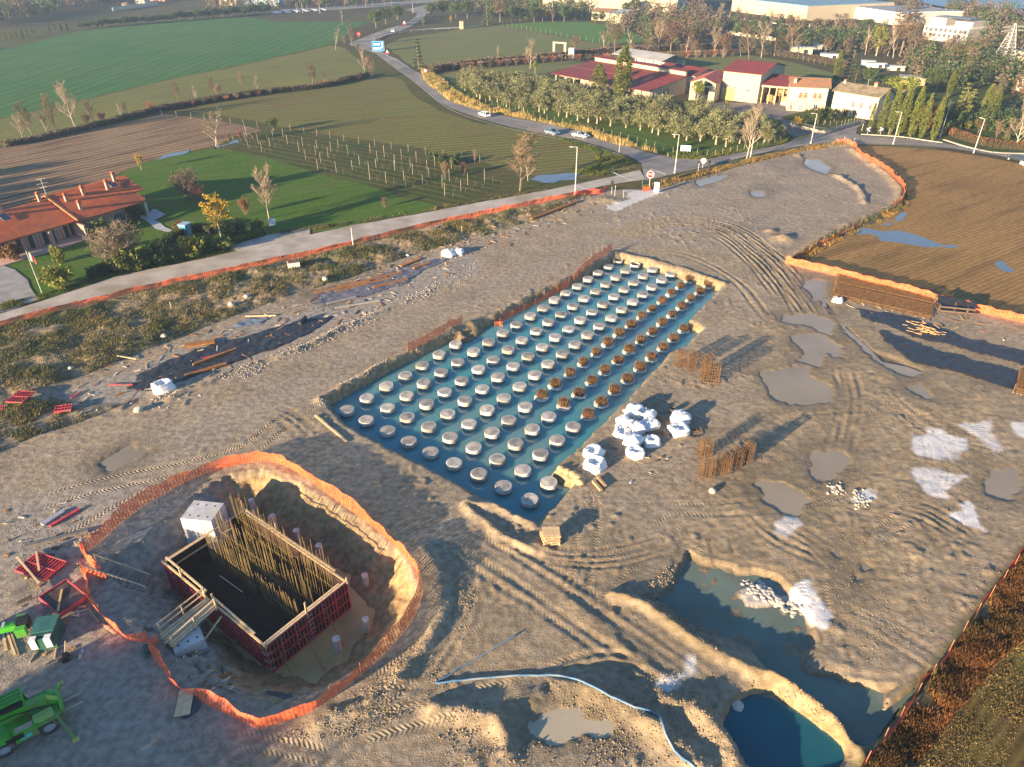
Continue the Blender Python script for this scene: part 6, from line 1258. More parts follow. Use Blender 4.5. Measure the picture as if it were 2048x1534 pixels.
def bare(h, seed=0, spread=.45, levels=4, nb=(7, 5, 5, 4), up=.55, rt=.02, twig=.018, clear=.25, m=None, mt=None, multi=1):
    """leafless tree: (trunk+limbs mesh, twig mesh)"""
    rr = random.Random(seed); segs = [[], []]
    def grow_(p, d, l, r, lv):
        n = 3 if lv < 2 else 2; q = p
        pts = [p]
        for i in range(n):
            d = (d+Vector((rr.uniform(-1, 1), rr.uniform(-1, 1), rr.uniform(-.2, .6)))*.16).normalized(); q = q+d*l/n; pts.append(q.copy())
        for i in range(n): segs[0 if lv < 2 else 1].append((pts[i], pts[i+1], max(r*(1-.55*i/n), twig), max(r*(1-.55*(i+1)/n), twig*.7)))
        if lv >= levels: return
        k = nb[min(lv, len(nb)-1)]
        for i in range(k):
            t = (clear if lv == 0 else .2)+(1-(clear if lv == 0 else .2))*(i+rr.random())/k; j = min(int(t*n), n-1); b = pts[j].lerp(pts[j+1], t*n-j); a = rr.random()*2*pi+i*2.4
            side = Vector((cos(a), sin(a), 0)); nd = (d*up+side*(1-up*.6)+Vector((0, 0, .35))).normalized(); grow_(b, nd, l*(spread+.12*rr.random())*(1.1-.45*t), r*.5, lv+1)
    for k in range(multi):
        a = 2*pi*k/multi; grow_(Vector((.15*cos(a), .15*sin(a), -.1)) if multi > 1 else Vector((0, 0, -.1)), Vector((.25*cos(a), .25*sin(a), 1)) if multi > 1 else Vector((0, 0, 1)), h*.8, rt*h, 0)
    def mesh(sg, ns, name, mm):
        mb = MB()
        for a, b, r0, r1 in sg:
            d = (b-a).normalized(); u = d.cross(Vector((.3, .8, .5))).normalized(); w = d.cross(u); vs = [p+(u*cos(2*pi*k/ns)+w*sin(2*pi*k/ns))*r for p, r in ((a, r0), (b, r1)) for k in range(ns)]
            mb.add(vs, [(k, (k+1) % ns, ns+(k+1) % ns, ns+k) for k in range(ns)])
        return mb.mesh(name, [mm])
    return mesh(segs[0], 5, 'trunk', m or BARK), mesh(segs[1], 3, 'crown', mt or m or BARK)
L_OL = leafmat('olive_leaves', (.25, .25, .115), (.095, .11, .05), .16, .2); L_CY = leafmat('cypress_leaves', (.17, .185, .034), (.05, .07, .016), .14, .12); L_DK = leafmat('evergreen_leaves', (.085, .12, .035), (.03, .05, .02), .2, .12)
L_SP = leafmat('spruce_needles', (.085, .10, .04), (.03, .04, .02), .2, .08); L_YE = leafmat('yellow_leaves', (.55, .36, .035), (.25, .19, .03), .15, .35); L_YG = leafmat('yellowgreen_leaves', (.3, .3, .05), (.12, .14, .03), .15, .3)
L_RU = leafmat('russet_leaves', (.2, .115, .055), (.115, .08, .045), .2, .3); L_BR = leafmat('brown_twigs', (.155, .12, .078), (.085, .07, .05), .22, .15); L_PN = leafmat('pine_needles', (.27, .3, .04), (.1, .13, .022), .14, .15); L_PM = leafmat('palm_leaves', (.36, .33, .08), (.14, .15, .04), .1, .2)
L_HG = leafmat('hedge_leaves', (.14, .165, .035), (.06, .08, .02), .2, .15); L_RH = leafmat('red_hedge_leaves', (.2, .10, .04), (.09, .055, .025), .15, .15); L_OR = leafmat('orange_leaves', (.6, .27, .03), (.34, .14, .025), .1, .3)
L_TW = mat('twig_brown', (.19, .13, .08), .9, (.12, .085, .055), sc=.5, rnd=.2); L_TG = mat('twig_grey', (.28, .215, .15), .9, (.18, .14, .1), sc=.5, rnd=.18); L_TR = mat('twig_red', (.3, .13, .07), .9, (.2, .08, .05), sc=.5, rnd=.15)
def hazeveil(n, shape, m, seed, size=.12, name='crown'): return leaf_crown(n, shape, m, seed, size, max(8, n//22), .5, name, .22)
KIND = {}
def kind(k, pairs, cat, name): KIND[k] = (pairs, cat, name)
# each kind: list of variants; a variant is a list of (part name, mesh)
kind('olive', [[('trunk', trunk(1.7, .16, s, 4, BARKP, .5)), ('crown', leaf_crown(1150, ell(0, 0, 2.75, 1.85, 1.85, 1.75, .3), L_OL, s, .19, 40, .62, asp=.42))] for s in range(5)], 'olive tree', 'olive_tree')
kind('cypress', [[('trunk', trunk(1.5, .2, s, 0)), ('crown', leaf_crown(3600, spindle(10, .95, .7), L_CY, s, .17, 150, .42, asp=.5, flat=1.8))] for s in range(3)], 'cypress', 'cypress_tree')
kind('spruce', [[('trunk', trunk(9.0, .22, s, 0)), ('crown', leaf_crown(3000, cone(10, 2.6), L_SP, s, .24, 150, .55, asp=.4, flat=.5))] for s in range(3)], 'conifer', 'spruce_tree')
kind('cedar', [[('trunk', trunk(8.5, .3, s, 0)), ('crown', leaf_crown(3600, cone(10, 4.0), leafmat('cedar_needles', (.24, .25, .06), (.08, .10, .03), .12, .15), s, .24, 170, .62, asp=.4, flat=.4))] for s in range(2)], 'conifer', 'cedar_tree')
kind('round', [[('trunk', trunk(2.6, .22, s, 5, BARK, .4)), ('crown', leaf_crown(2400, ell(0, 0, 4.6, 2.9, 2.9, 2.5, .45), L_DK, s, .22, 80, .75))] for s in range(4)], 'evergreen tree', 'evergreen_tree')
kind('pine', [[('trunk', trunk(3.2, .2, s, 5, BARKP, .3)), ('crown', leaf_crown(2200, ell(0, 0, 4.8, 2.3, 2.3, 1.6, .5), L_PN, s, .16, 75, .6))] for s in range(2)], 'pine', 'umbrella_pine')
kind('russet', [[('trunk', trunk(5, .2, s, 7, BARK, .4)), ('crown', hazeveil(1700, ell(0, 0, 6.0, 2.8, 2.8, 3.8, .25), (L_RU, L_BR, L_BR, L_RU)[s], s, .24))] for s in range(4)], 'autumn tree', 'autumn_tree')
kind('yellow', [[('trunk', trunk(4.5, .18, s, 7, BARKP, .4)), ('crown', leaf_crown(1500, ell(0, 0, 5.4, 2.4, 2.4, 3.4, .3), (L_YE, L_YG)[s], s, .22, 60, .6))] for s in range(2)], 'autumn tree', 'yellow_tree')
kind('bare', [[(n_, m_) for n_, m_ in zip(('trunk', 'crown'), bare(10, s, .46, 4, (11, 7, 5, 3), .5, .015, .026, .2, BARKP if s % 2 else BARK, (L_TW, L_TG, L_TW, L_TG)[s]))] for s in range(4)], 'bare tree', 'bare_tree')
kind('poplar', [[(n_, m_) for n_, m_ in zip(('trunk', 'crown'), bare(14, 20+s, .3, 4, (15, 6, 4, 3), .75, .011, .026, .22, BARKP, (L_TW, L_TG)[s % 2]))] for s in range(3)], 'bare tree', 'bare_tree')
kind('thicket', [[(n_, m_) for n_, m_ in zip(('stems', 'crown'), bare(4, 30+s, .5, 3, (9, 7, 5), .6, .012, .014, .08, BARK, (L_TW, L_TR, L_TG)[s], 6))] for s in range(3)], 'bare shrub', 'bare_shrub')
kind('shrub', [[('stem', trunk(.8, .08, s, 4, BARK, .5)), ('leaves', leaf_crown(1000, ell(0, 0, 1.0, 1.0, 1.0, .95, .4), (L_HG, L_DK, L_YG, L_RH)[s], s, .15, 34, .38))] for s in range(4)], 'shrub', 'shrub')
def palm(seed):
    rr = random.Random(seed); mb = MB()
    for k in range(46):
        a = rr.random()*2*pi; el = rr.uniform(-.5, 1.3); l = rr.uniform(1.1, 1.7); d = Vector((cos(a)*cos(el), sin(a)*cos(el), sin(el))); b = Vector((0, 0, 3.4)); e = b+d*l
        for j in range(7):
            t = (j-3)/3*.7; s = Vector((-sin(a), cos(a), 0)); mb.add([b+d*l*.45, e+s*t*.9-Vector((0, 0, abs(t)*.4+.15)), e+s*(t+.12)*.9-Vector((0, 0, abs(t)*.4+.12))], [(0, 1, 2)])
    me = mb.mesh('crown', [L_PM]); at = me.attributes.new('tint', 'FLOAT', 'POINT'); at.data.foreach_set('value', np.repeat(RNG.random(len(mb.v)//3), 3).astype(np.float32)); return me
kind('palm', [[('trunk', trunk(3.4, .22, s, 0, BARK)), ('crown', palm(s))] for s in range(2)], 'palm', 'palm_tree')
PROTO = {}; TN = [0]
def tree(k, pos, h, label, w=1.0, group=None, var=None, rz=None, m=None):
    """plant a tree of a kind; h and w scale it"""
    pairs, cat, name = KIND[k]; TN[0] += 1; v = (TN[0]*7 % len(pairs)) if var is None else var
    s = h; sc_ = (s*w, s*w, s); rz = random.random()*6.28 if rz is None else rz
    o = thing(name, label, cat, pos, rz, group); o.scale = sc_
    for n_, me_ in pairs[v]: link(n_, me_, o)
    return o
def treepx(k, base, topy, label, w=1.0, nat=None, **kw):
    """plant at a pixel, with the top at pixel row topy; nat = the kind's own height"""
    N_ = dict(olive=4.4, cypress=10.4, spruce=10.3, cedar=10.3, round=7.0, pine=6.4, russet=9.8, yellow=8.9, bare=10.5, poplar=15, thicket=4.6, shrub=2.0, palm=4.9)[k]
    H = pxh(base, topy); p = P(*base); return tree(k, p, H/N_, label, w, **kw)

# ---- olive grove: rows parallel to the road
random.seed(31); r0a, r0b = P(930, 196), P(1500, 298); du = (r0b-r0a).normalized(); dn = Vector((-du.y, du.x, 0))
GROVEP = [(p.x, p.y) for p in PL([(912, 176), (930, 158), (1000, 166), (1090, 182), (1209, 208), (1300, 222), (1375, 231), (1459, 254), (1540, 272), (1560, 282), (1500, 300), (1420, 306), (1340, 300), (1290, 290), (1180, 258), (1080, 236), (960, 200)])]
rows = []
L0 = (r0b-r0a).length
for j in range(12):
    row = []
    for i in range(int(L0/3.9)+16):
        p = r0a+du*((i-8)*3.9+random.uniform(-.9, .9)+(j % 2)*1.2)+dn*(j*4.9-2.0+random.uniform(-1, 1))
        if sdist(GROVEP, np.array(p.x), np.array(p.y)) > .3: row.append(p)
    if row: rows.append(row)
for j, row in enumerate(rows):
    for i, p in enumerate(row):
        tree('olive', p, random.uniform(.85, 1.35), f"silvery olive tree, {ORD[min(i, 44)]} from the upper end of the {ORD[j]} row off the road", random.uniform(1.15, 1.45), 'olive trees of the grove beside the road')
# cypress row in front of the villa garden
for k, (bx, by, ty) in enumerate(((1738, 262, 208), (1757, 266, 184), (1777, 269, 172), (1797, 272, 172), (1820, 274, 176), (1840, 277, 190), (1864, 280, 195))):
    treepx('cypress', (bx, by), ty-3, f"tall green cypress, {ORD[k]} from the left of the row on the bend", .92 if k not in (0, 5) else .85, group='cypresses in the row on the bend')
treepx('cypress', (1196, 190), 128, 'shorter cypress rising out of the olive grove', 2.6); treepx('cypress', (1243, 196), 90, 'tallest cypress in front of the red roofed shed', 1.75); treepx('cypress', (1231, 194), 140, 'slim cypress touching the tallest one by the shed', 1.3)
for k, (bx, by, ty, lab) in enumerate(((1670, 163, 100, 'cypress behind the villa, left of the dark spruce'), (1962, 240, 168, 'garden cypress at right, left one of a leaning pair'), (1980, 242, 172, 'garden cypress at right, right one of a leaning pair'), (1895, 195, 140, 'cypress standing behind the garden cedar'))): treepx('cypress', (bx, by), ty, lab, 1.2)
treepx('spruce', (1697, 158), 92, 'dark pointed spruce behind the villa', 1.0); treepx('spruce', (1710, 165), 125, 'bushy young spruce beside the dark one behind the villa', 1.3)
treepx('spruce', (838, 140), 77, 'dark spruce beside the road at the pale field', 1.0); treepx('spruce', (975, 50), 4, 'broad dark conifer at the edge of the pale field', 1.3)
treepx('cedar', (1915, 246), 165, 'layered yellow-green cedar in the villa garden', 1.0); treepx('cedar', (1935, 232), 178, 'smaller cedar touching the big garden cedar', 1.1)
treepx('pine', (1800, 200), 152, 'wide flat yellow-green pine above the cypress row', 1.9); treepx('pine', (1393, 208), 163, 'lollipop pine in front of the farm shed door', .85, var=0); treepx('pine', (1070, 148), 122, 'small round headed pine at the end of the olive grove', .75)
treepx('palm', (1676, 224), 182, 'palm tree between the two villas', 1.5); treepx('palm', (1450, 226), 200, 'small dry palm in the farm yard', .75)
# bare and leafy trees with a place of their own
treepx('bare', (1040, 382), 262, 'large bare bushy tree beside the gravel road and the pond', 1.25, var=0); treepx('bare', (1056, 362), 300, 'smaller bare tree with a pale trunk behind the large one', .9, var=1)
treepx('bare', (538, 438), 330, 'bare tree standing on the lawn by the yellow tree', .8, var=3); treepx('bare', (432, 293), 218, 'pale bare tree at the corner of the ploughed field', 1.15, var=1)
treepx('yellow', (443, 475), 385, 'yellow-leaved tree at the lawn edge by the gravel road', 1.1, var=0); treepx('yellow', (283, 340), 305, 'yellow willow-like tree behind the farmhouse gable', .9, var=0)
treepx('round', (547, 262), 234, 'round dark green tree at the ploughed field corner', 1.2, var=1); treepx('bare', (1493, 318), 206, 'bare pollarded tree at the end of the olive grove', .75, var=3); treepx('bare', (950, 330), 297, 'small bare tree near the vineyard hedge', .6, var=2)
treepx('thicket', (378, 400), 335, 'bare grey bush on the lawn right of the farmhouse', 1.3, var=2); treepx('thicket', (395, 405), 365, 'reddish bare bush on the lawn right of the farmhouse', 1.0, var=1); treepx('thicket', (245, 535), 440, 'large tan bare shrub in front of the farmhouse terrace', 1.6, var=2)
treepx('thicket', (492, 430), 390, 'reddish bare bush left of the bare lawn tree', .7, var=1); treepx('thicket', (770, 415), 392, 'tiny bare tree on the shaded lawn', .8, var=0)
treepx('shrub', (275, 437), 405, 'dark rounded shrub at the right end of the farmhouse', 1.2, var=1); treepx('shrub', (365, 465), 440, 'russet clipped bush beside the blue hut', 1.0, var=3)
for k, (x, y, ty, s, v) in enumerate(((120, 575, 530, 1.1, 2), (245, 545, 505, 1.1, 0), (275, 540, 490, .9, 0), (315, 530, 480, .75, 1), (350, 520, 488, 1.2, 0), (385, 512, 470, 1.1, 2), (420, 500, 470, 1.2, 0), (470, 480, 440, 1.2, 1), (515, 465, 440, 1.1, 0), (120, 525, 490, .6, 2), (450, 500, 475, 1.3, 0), (200, 470, 440, 1.2, 0), (30, 520, 485, 1.0, 3), (185, 555, 535, 1.0, 1))): treepx('shrub', (x, y), ty, f"garden shrub beside the gravel road, {ORD[k]} counted away from the picture's left edge" if k < 9 else ['low slim shrub by the farmhouse lawn flag', 'hedge-like shrub near the stone drive', 'green shrub before the farmhouse step', 'reddish shrub at the left edge by the farmhouse wall', 'dark low shrub on the lawn edge near the flagpole'][k-9], s, var=v)
for k, (x, y) in enumerate(((866, 322), (885, 328), (908, 330))): treepx('shrub', (x, y), y-20, f"{ORD[k]} of three dark green bushes in the vineyard", 1.2, var=1)
for k, (x, y, ty) in enumerate(((458, 285, 263), (482, 283, 258), (507, 281, 262), (890, 360, 318), (928, 352, 320))): treepx('thicket', (x, y), ty, f"small pollarded tree, {ORD[k]} from left along the vineyard", .5, var=k % 3)
treepx('yellow', (1592, 258), 232, 'small orange-yellow tree at the villa garden corner', 1.3, var=0)
# hedge line between the fields, garden trees, belts: list = (kind, x, y, top y, width, phrase)
random.seed(77)
def belt(label, group, items):
    for k, (kd, x, y, ty, w) in enumerate(items): treepx(kd, (x, y), ty, label % ORD[min(k, 44)], w, group=group)
belt('bare field tree, %s from left in the hedge line left of the ploughed field', 'bare trees in the field hedge', [('bare', 47, 281, 225, .8), ('bare', 67, 276, 200, .8), ('bare', 95, 268, 220, .7), ('bare', 113, 265, 185, .8), ('bare', 151, 256, 165, .9), ('bare', 190, 248, 195, .8), ('thicket', 175, 250, 225, 1), ('thicket', 205, 244, 222, 1)])
belt('thin bare tree, %s from left in the hedge line above the sprouting field', 'bare trees in the field hedge', [('bare', 243, 236, 205, .6), ('bare', 255, 234, 200, .6), ('thicket', 302, 224, 200, .7), ('bare', 358, 212, 160, .6), ('bare', 393, 204, 170, .6), ('bare', 425, 197, 150, .6), ('thicket', 437, 192, 165, 1), ('bare', 487, 186, 142, .7), ('bare', 516, 184, 150, .7), ('russet', 627, 172, 120, 1.0), ('bare', 650, 170, 140, .7), ('bare', 740, 150, 112, .8), ('bare', 730, 148, 96, .8), ('bare', 745, 155, 118, .7)])
belt('bare bush, %s from left in the dark hedge bottom above the sprouting field', 'bushes in the field hedge', [('thicket', 320+i*22, 222-i*3.4, 210-i*3.4, 1.6) for i in range(19)])
belt('tall bare tree, %s from left near the far road bend', 'bare trees near the bend', [('poplar', 671, 100, 45, .9), ('russet', 704, 92, 38, .8), ('poplar', 685, 50, 15, .7), ('thicket', 690, 88, 70, 1), ('thicket', 715, 100, 85, 1), ('poplar', 545, 28, -8, .8)])
belt('big round evergreen, %s from left beside the far road', 'evergreens beside the far road', [('round', 752, 55, 20, 1.2), ('round', 772, 48, 16, 1.2), ('round', 795, 40, 10, 1.2), ('round', 862, 35, 5, 1.2), ('round', 885, 32, 0, 1.2), ('round', 912, 36, 4, 1.2), ('round', 935, 38, 0, 1.1)])
belt('tree of the mixed belt above the pale field, %s from left', 'trees of the belt above the pale field', [('yellow', 847, 50, 34, 1), ('yellow', 902, 46, 30, .8), ('russet', 1000, 44, -8, 1.2), ('round', 1022, 46, 8, 1), ('russet', 1050, 42, -2, 1), ('round', 1040, 45, 15, 1), ('russet', 1085, 44, 2, .9), ('round', 1068, 45, 14, 1), ('russet', 1105, 44, 8, .9), ('round', 1128, 44, 10, 1), ('cedar', 1158, 40, -6, .7), ('round', 1190, 47, 25, 1), ('round', 1204, 46, 22, .9), ('russet', 1218, 16, -8, 1.2), ('round', 1268, 30, -4, 1), ('round', 1250, 28, 4, .9)])
belt('bare tree, %s from left in the belt behind the farm sheds', 'bare trees behind the farm', [(('bare', 'russet', 'poplar', 'bare')[i % 4], 1205+i*27+random.uniform(-8, 8), 112-4*abs(i-2) % 9+i*.6, (60, 42, 50, 66, 35, 28, 46)[i % 7]+i*1.0, random.uniform(.9, 1.2)) for i in range(14)])
belt('bush, %s from left in the dark hedge behind the farm sheds', 'hedge bushes behind the farm', [('thicket', 870+i*18, 143-i*1.5 if i < 16 else 122-(i-16)*.5, 128-i*1.5 if i < 16 else 106-(i-16)*.6, 1.7) for i in range(34)])
treepx('bare', (1060, 138), 77, 'lone bare tree in the hedge above the olive grove', .9, var=3); treepx('bare', (996, 118), 90, 'very thin young tree in the pale field', .4, var=1); treepx('russet', (1150, 105), 68, 'russet tree beside the ruined concrete frame', 1.2, var=3)
belt('tree, %s from left in the tall belt behind the villa', 'tall trees behind the villa', [('bare', 1585, 112, 45, 1.3), ('russet', 1578, 108, 55, 1.1), ('round', 1560, 102, 78, 1), ('russet', 1650, 108, 72, 1), ('poplar', 1730, 110, 42, .9), ('yellow', 1752, 112, 38, 1.0), ('poplar', 1775, 112, 35, 1.1), ('russet', 1800, 112, 20, 1.3), ('poplar', 1786, 116, 45, 1), ('russet', 1822, 118, 38, 1.2), ('russet', 1840, 122, 60, 1), ('poplar', 1760, 105, 48, .9), ('bare', 1810, 128, 90, 1.1), ('russet', 1842, 130, 104, 1), ('bare', 1885, 128, 75, 1.2), ('russet', 1915, 140, 78, 1.3), ('bare', 1935, 150, 88, 1.1), ('russet', 1925, 175, 120, 1.1), ('bare', 1900, 120, 70, 1.2)])
belt('garden tree on the right, %s from left around the far houses', 'garden trees on the right', [('round', 1735, 172, 135, 1.1), ('round', 1765, 170, 150, 1), ('round', 1855, 178, 135, 1), ('round', 1872, 180, 140, 1), ('round', 1940, 172, 150, 1), ('round', 1998, 162, 132, 1.1), ('round', 2010, 152, 128, 1), ('russet', 2025, 225, 145, 1.0), ('bare', 2030, 300, 195, .8), ('bare', 1990, 285, 238, .8), ('bare', 2045, 290, 210, .8), ('bare', 2008, 287, 250, .7), ('russet', 1955, 268, 235, 1.4), ('shrub', 1925, 258, 240, 1.5), ('shrub', 1900, 262, 240, 1.5), ('shrub', 2010, 280, 268, 1.5), ('round', 1880, 250, 215, .8), ('bare', 1990, 210, 170, 1), ('round', 1700, 200, 178, .8), ('round', 1990, 195, 170, 1), ('shrub', 1850, 262, 205, .9), ('shrub', 1815, 262, 210, .8)])
belt('garden bush, %s from left in front of the villa', 'bushes in the villa garden', [('round', 1612, 248, 217, 1), ('round', 1630, 250, 215, 1), ('round', 1650, 247, 214, 1), ('round', 1668, 244, 217, 1), ('round', 1690, 240, 218, .9), ('olive', 1535, 288, 262, 1), ('olive', 1560, 280, 252, 1)])
belt('roadside tree, %s from left along the far cross road', 'trees on the far cross road', [(('round', 'bare', 'round', 'russet', 'poplar')[i % 5], 520+i*19+random.uniform(-5, 5), 20-i*.6, 2-i*1.0+random.uniform(-5, 5), random.uniform(.8, 1.3)) for i in range(17)])
belt('cypress in a far field row at upper left, %s from left', 'far cypresses at the upper left', [('cypress', x, y, y-17, 1.3) for x, y in ((14, 83), (24, 81), (35, 78), (47, 77), (56, 75), (66, 72), (71, 71), (100, 66), (112, 64), (124, 63), (136, 62), (161, 56))])
random.seed(5)
belt('low dark tree, %s from left in the hedge above the wheat field', 'low hedge trees above the wheat field', [('round', 160+i*9.2, 58-i*.75+random.uniform(-1, 1), 45-i*.95+random.uniform(-3, 2), 1.3) for i in range(42)])
WOODS = []
for i in range(44): WOODS.append((('round', 'russet', 'bare', 'round', 'thicket')[i % 5], random.uniform(-60, 260), random.uniform(-8, 50)-0, None, random.uniform(1, 1.6)))
WOODS = [(k_, x, y, y-random.uniform(9, 18), w) for k_, x, y, _, w in WOODS if y < 52-x*.12-8]
belt('tree of the far woods at the upper left, %s counted from the front', 'far woods at the upper left', sorted(WOODS, key=lambda q: -q[2])[:40])
WOODS = []
while len(WOODS) < 110:
    x, y = random.uniform(1640, 2100), random.uniform(-10, 112); s = (x-1640)/408
    if 6+40*s < y+8 and y < 40+85*s and not (1835 < x < 1940 and 30 < y < 92) and not (1700 < x < 1795 and 8 < y < 52): WOODS.append((random.choice(('russet', 'bare', 'round', 'russet', 'poplar')), x, y, y-random.uniform(14, 24), random.uniform(1.1, 1.8)))
WOODS.sort(key=lambda q: -q[2])
belt('tree of the far woods at the upper right, %s in the front part', 'far woods at the upper right', WOODS[:40]); belt('tree of the far woods at the upper right, %s in the middle part', 'far woods at the upper right', WOODS[40:80]); belt('tree of the far woods at the upper right, %s in the rear part', 'far woods at the upper right', WOODS[80:])
belt('bushy tree in front of the long factory, %s from left', 'trees in front of the long factory', [(('bare', 'poplar', 'russet')[i % 3], 1440+i*17, 40+i*2.2, 10+i*2.0+random.uniform(-6, 6), 1.1) for i in range(17)])
# ---- vineyard posts
VP = mat('vine_post', (.4, .35, .28), .85, (.28, .24, .19), sc=2, rnd=.15); vpm = [MB().tube([(0, 0, -.2), (.05*s, 0, 2.2)], .042, 6).mesh('vine_post', [VP]) for s in (-1, 0, 1)]
VL = L_TW; va, vb = P(462, 278), P(962, 376); dv_ = (vb-va).normalized(); nv_ = Vector((-dv_.y, dv_.x, 0))
VPOLY = [(p.x, p.y) for p in PL([(432, 297), (470, 273), (590, 265), (700, 287), (965, 350), (1000, 375), (955, 392), (892, 409), (640, 343), (545, 315)])]
rr_ = 0; random.seed(12); vm = []
for s in range(3):
    mb = MB(); rr2 = random.Random(s)
    for k in range(9):
        x = rr2.uniform(-2, 2); mb.tube([(x, 0, 0 if k % 3 == 0 else .8), (x+rr2.uniform(-.5, .5), rr2.uniform(-.25, .25), rr2.uniform(.7, 1.6))], .018, 3)
    mb.beam((-2.4, 0, .8), (2.4, 0, .8), .018, .018); vm.append(mb.mesh('vine', [mat('vine_wood', (.13, .1, .06), .9, (.08, .06, .04), sc=3)]))
for j in range(-2, 12):
    cnt = 0
    for i in range(-6, 30):
        p = va+dv_*(i*5.0+(j % 2)*1.5)-nv_*(j*4.2)+Vector((random.uniform(-.4, .4), random.uniform(-.4, .4), 0))
        if sdist(VPOLY, np.array(p.x), np.array(p.y)) > .2 and random.random() > .22:
            if cnt == 0: rr_ += 1
            o = tag(link('vine_post', vpm[(i+j) % 3], None, p, random.random()*6), f"slim vine post, {ORD[cnt]} from the field end of the {ORD[rr_-1]} vineyard row", 'post', 'vineyard posts'); o.scale = (1, 1, random.uniform(.9, 1.25)); cnt += 1
            q = link('vine', vm[(i*3+j) % 3], None, p+dv_*2.4, atan2(dv_.y, dv_.x)); tag(q, f"leafless vine, {ORD[cnt-1]} from the field end of the {ORD[rr_-1]} vineyard row", 'vine', 'bare vines in the vineyard')
def postrow(pts, n, label, group, h=1.7, m=None):
    ln = PL(pts); seg = [(a, b, (b-a).length) for a, b in zip(ln[:-1], ln[1:])]; Lt = sum(s[2] for s in seg)
    for k in range(n):
        s = Lt*k/(n-1); 
        for a, b, l in seg:
            if s <= l+1e-6: p = a.lerp(b, s/l); break
            s -= l
        o = tag(link('fence_post', vpm[k % 3], None, p), label % ORD[min(k, 44)], 'post', group); o.scale = (.9, .9, h/2.2)
postrow([(325, 232), (395, 238), (515, 256), (590, 262), (700, 285), (830, 305), (960, 325)], 22, 'thin field post, %s from left along the edge of the sprouting field', 'posts along the sprouting field')
postrow([(925, 196), (1000, 215), (1090, 242), (1180, 262), (1290, 292), (1345, 308)], 30, 'olive grove fence post, %s from the upper end along the road', 'posts of the grove fence')
postrow([(1375, 308), (1420, 316), (1500, 300), (1560, 284)], 14, 'olive grove fence post, %s from left along the lower end', 'posts of the grove fence'); postrow([(1006, 52), (1060, 62), (1125, 75), (1205, 88), (1225, 95)], 22, 'pale post, %s from left along the bright green field', 'posts along the bright green field', 2.4)
postrow([(1610, 248), (1680, 252), (1700, 247), (1725, 240)], 14, 'pale post, %s from left along the villa garden edge', 'posts of the villa garden', 1.3); postrow([(1480, 98), (1530, 108), (1590, 118), (1650, 132)], 16, 'pale stake, %s from left at the end of the farm field', 'stakes behind the farm field', 1.8)
# guard rail on the far bend
t = thing('guard_rail', 'grey guard rail on posts curving along the far road bend', 'guard rail', (0, 0, 0)); ln = smooth_line(PL([(750, 82), (765, 72), (800, 66), (860, 61), (920, 58), (960, 54)]), 5); t.location = ln[0]; mb = MB()
for a, b in zip(ln[:-1], ln[1:]): mb.beam(a-ln[0]+Vector((0, 0, .8)), b-ln[0]+Vector((0, 0, .8)), .1, .4)
mb.build('rail', STEELG, t); pm_ = MB().box((0, 0, .45), (.15, .15, .9)).mesh('post', [STEELG])
for q in ln[::2]: link('post', pm_, t, q-ln[0])

# ---- low growth: grass, weeds
def blades(name, poly_px, n, h, m, seed, dens=None, bend=.5, w=.05, z_site=True, smin=.4):
    r = np.random.default_rng(seed); pts = PL(poly_px); xs = [p.x for p in pts]; ys = [p.y for p in pts]; poly = [(p.x, p.y) for p in pts]; out = []
    while sum(map(len, out)) < n:
        x = r.uniform(min(xs), max(xs), n); y = r.uniform(min(ys), max(ys), n); k = sdist(poly, x, y) > 0
        k &= fbm(x, y, 2.6, 3, seed)+(dens or .1) > r.random(n)*.6-.2
        if k.sum() < 3: break
        out.append(np.stack([x[k], y[k]], -1))
    xy = np.concatenate(out)[:n]; n = len(xy); z = np.array([gz(a, b) for a, b in xy]) if z_site else np.zeros(n)
    big = (.45+.75*np.clip(fbm(xy[:, 0], xy[:, 1], 2.2, 3, seed+1)+.5, 0, 1)); H = h*big*(smin+(1-smin)*r.random(n)); a = r.random(n)*2*np.pi; d = np.stack([np.cos(a), np.sin(a)], -1); s = np.stack([-d[:, 1], d[:, 0]], -1)*(w*(.6+.8*r.random(n)))[:, None]
    B = np.concatenate([xy, z[:, None]], 1); top = B.copy(); top[:, :2] += d*(H*bend*r.random(n))[:, None]; top[:, 2] += H
    b0 = B.copy(); b0[:, :2] -= s; b1 = B.copy(); b1[:, :2] += s; V = np.stack([b0, b1, top], 1).reshape(-1, 3)
    t = np.clip(.5+fbm(xy[:, 0], xy[:, 1], 4, 3, seed+2)*.9+r.normal(size=n)*.18, 0, 1)
    o = link(name, np_mesh(name, V, np.arange(3*n).reshape(n, 3), m, False, {'tint': np.repeat(t, 3)})); o['kind'] = 'stuff'; return o
G_VG = leafmat('verge_weeds', (.19, .155, .065), (.075, .095, .03), 0, .25); G_RD = leafmat('russet_weeds', (.2, .085, .03), (.085, .06, .022), 0, .2); G_DRY = leafmat('dry_grass', (.5, .36, .13), (.2, .19, .06), 0, .3); G_GR = leafmat('green_grass', (.14, .15, .03), (.05, .09, .018), 0, .3)
blades('weeds', VERGE, 46000, .42, G_VG, 1, .1, .7, .06); blades('weeds', [(0, 800), (120, 800), (245, 815), (150, 850), (60, 880), (-60, 930), (-60, 830)], 3500, .5, G_VG, 2, .05, .7, .06)
blades('weeds', WEED, 26000, .75, G_RD, 3, .12, .6, .06); blades('dry_grass', [(838, 132), (880, 157), (920, 190), (960, 209), (1080, 241), (1180, 263), (1290, 298), (1345, 316), (1300, 303), (1220, 287), (1150, 260), (1050, 238), (950, 219), (900, 203), (850, 165)], 16000, 1.5, G_DRY, 4, .25, .3, .1, False)
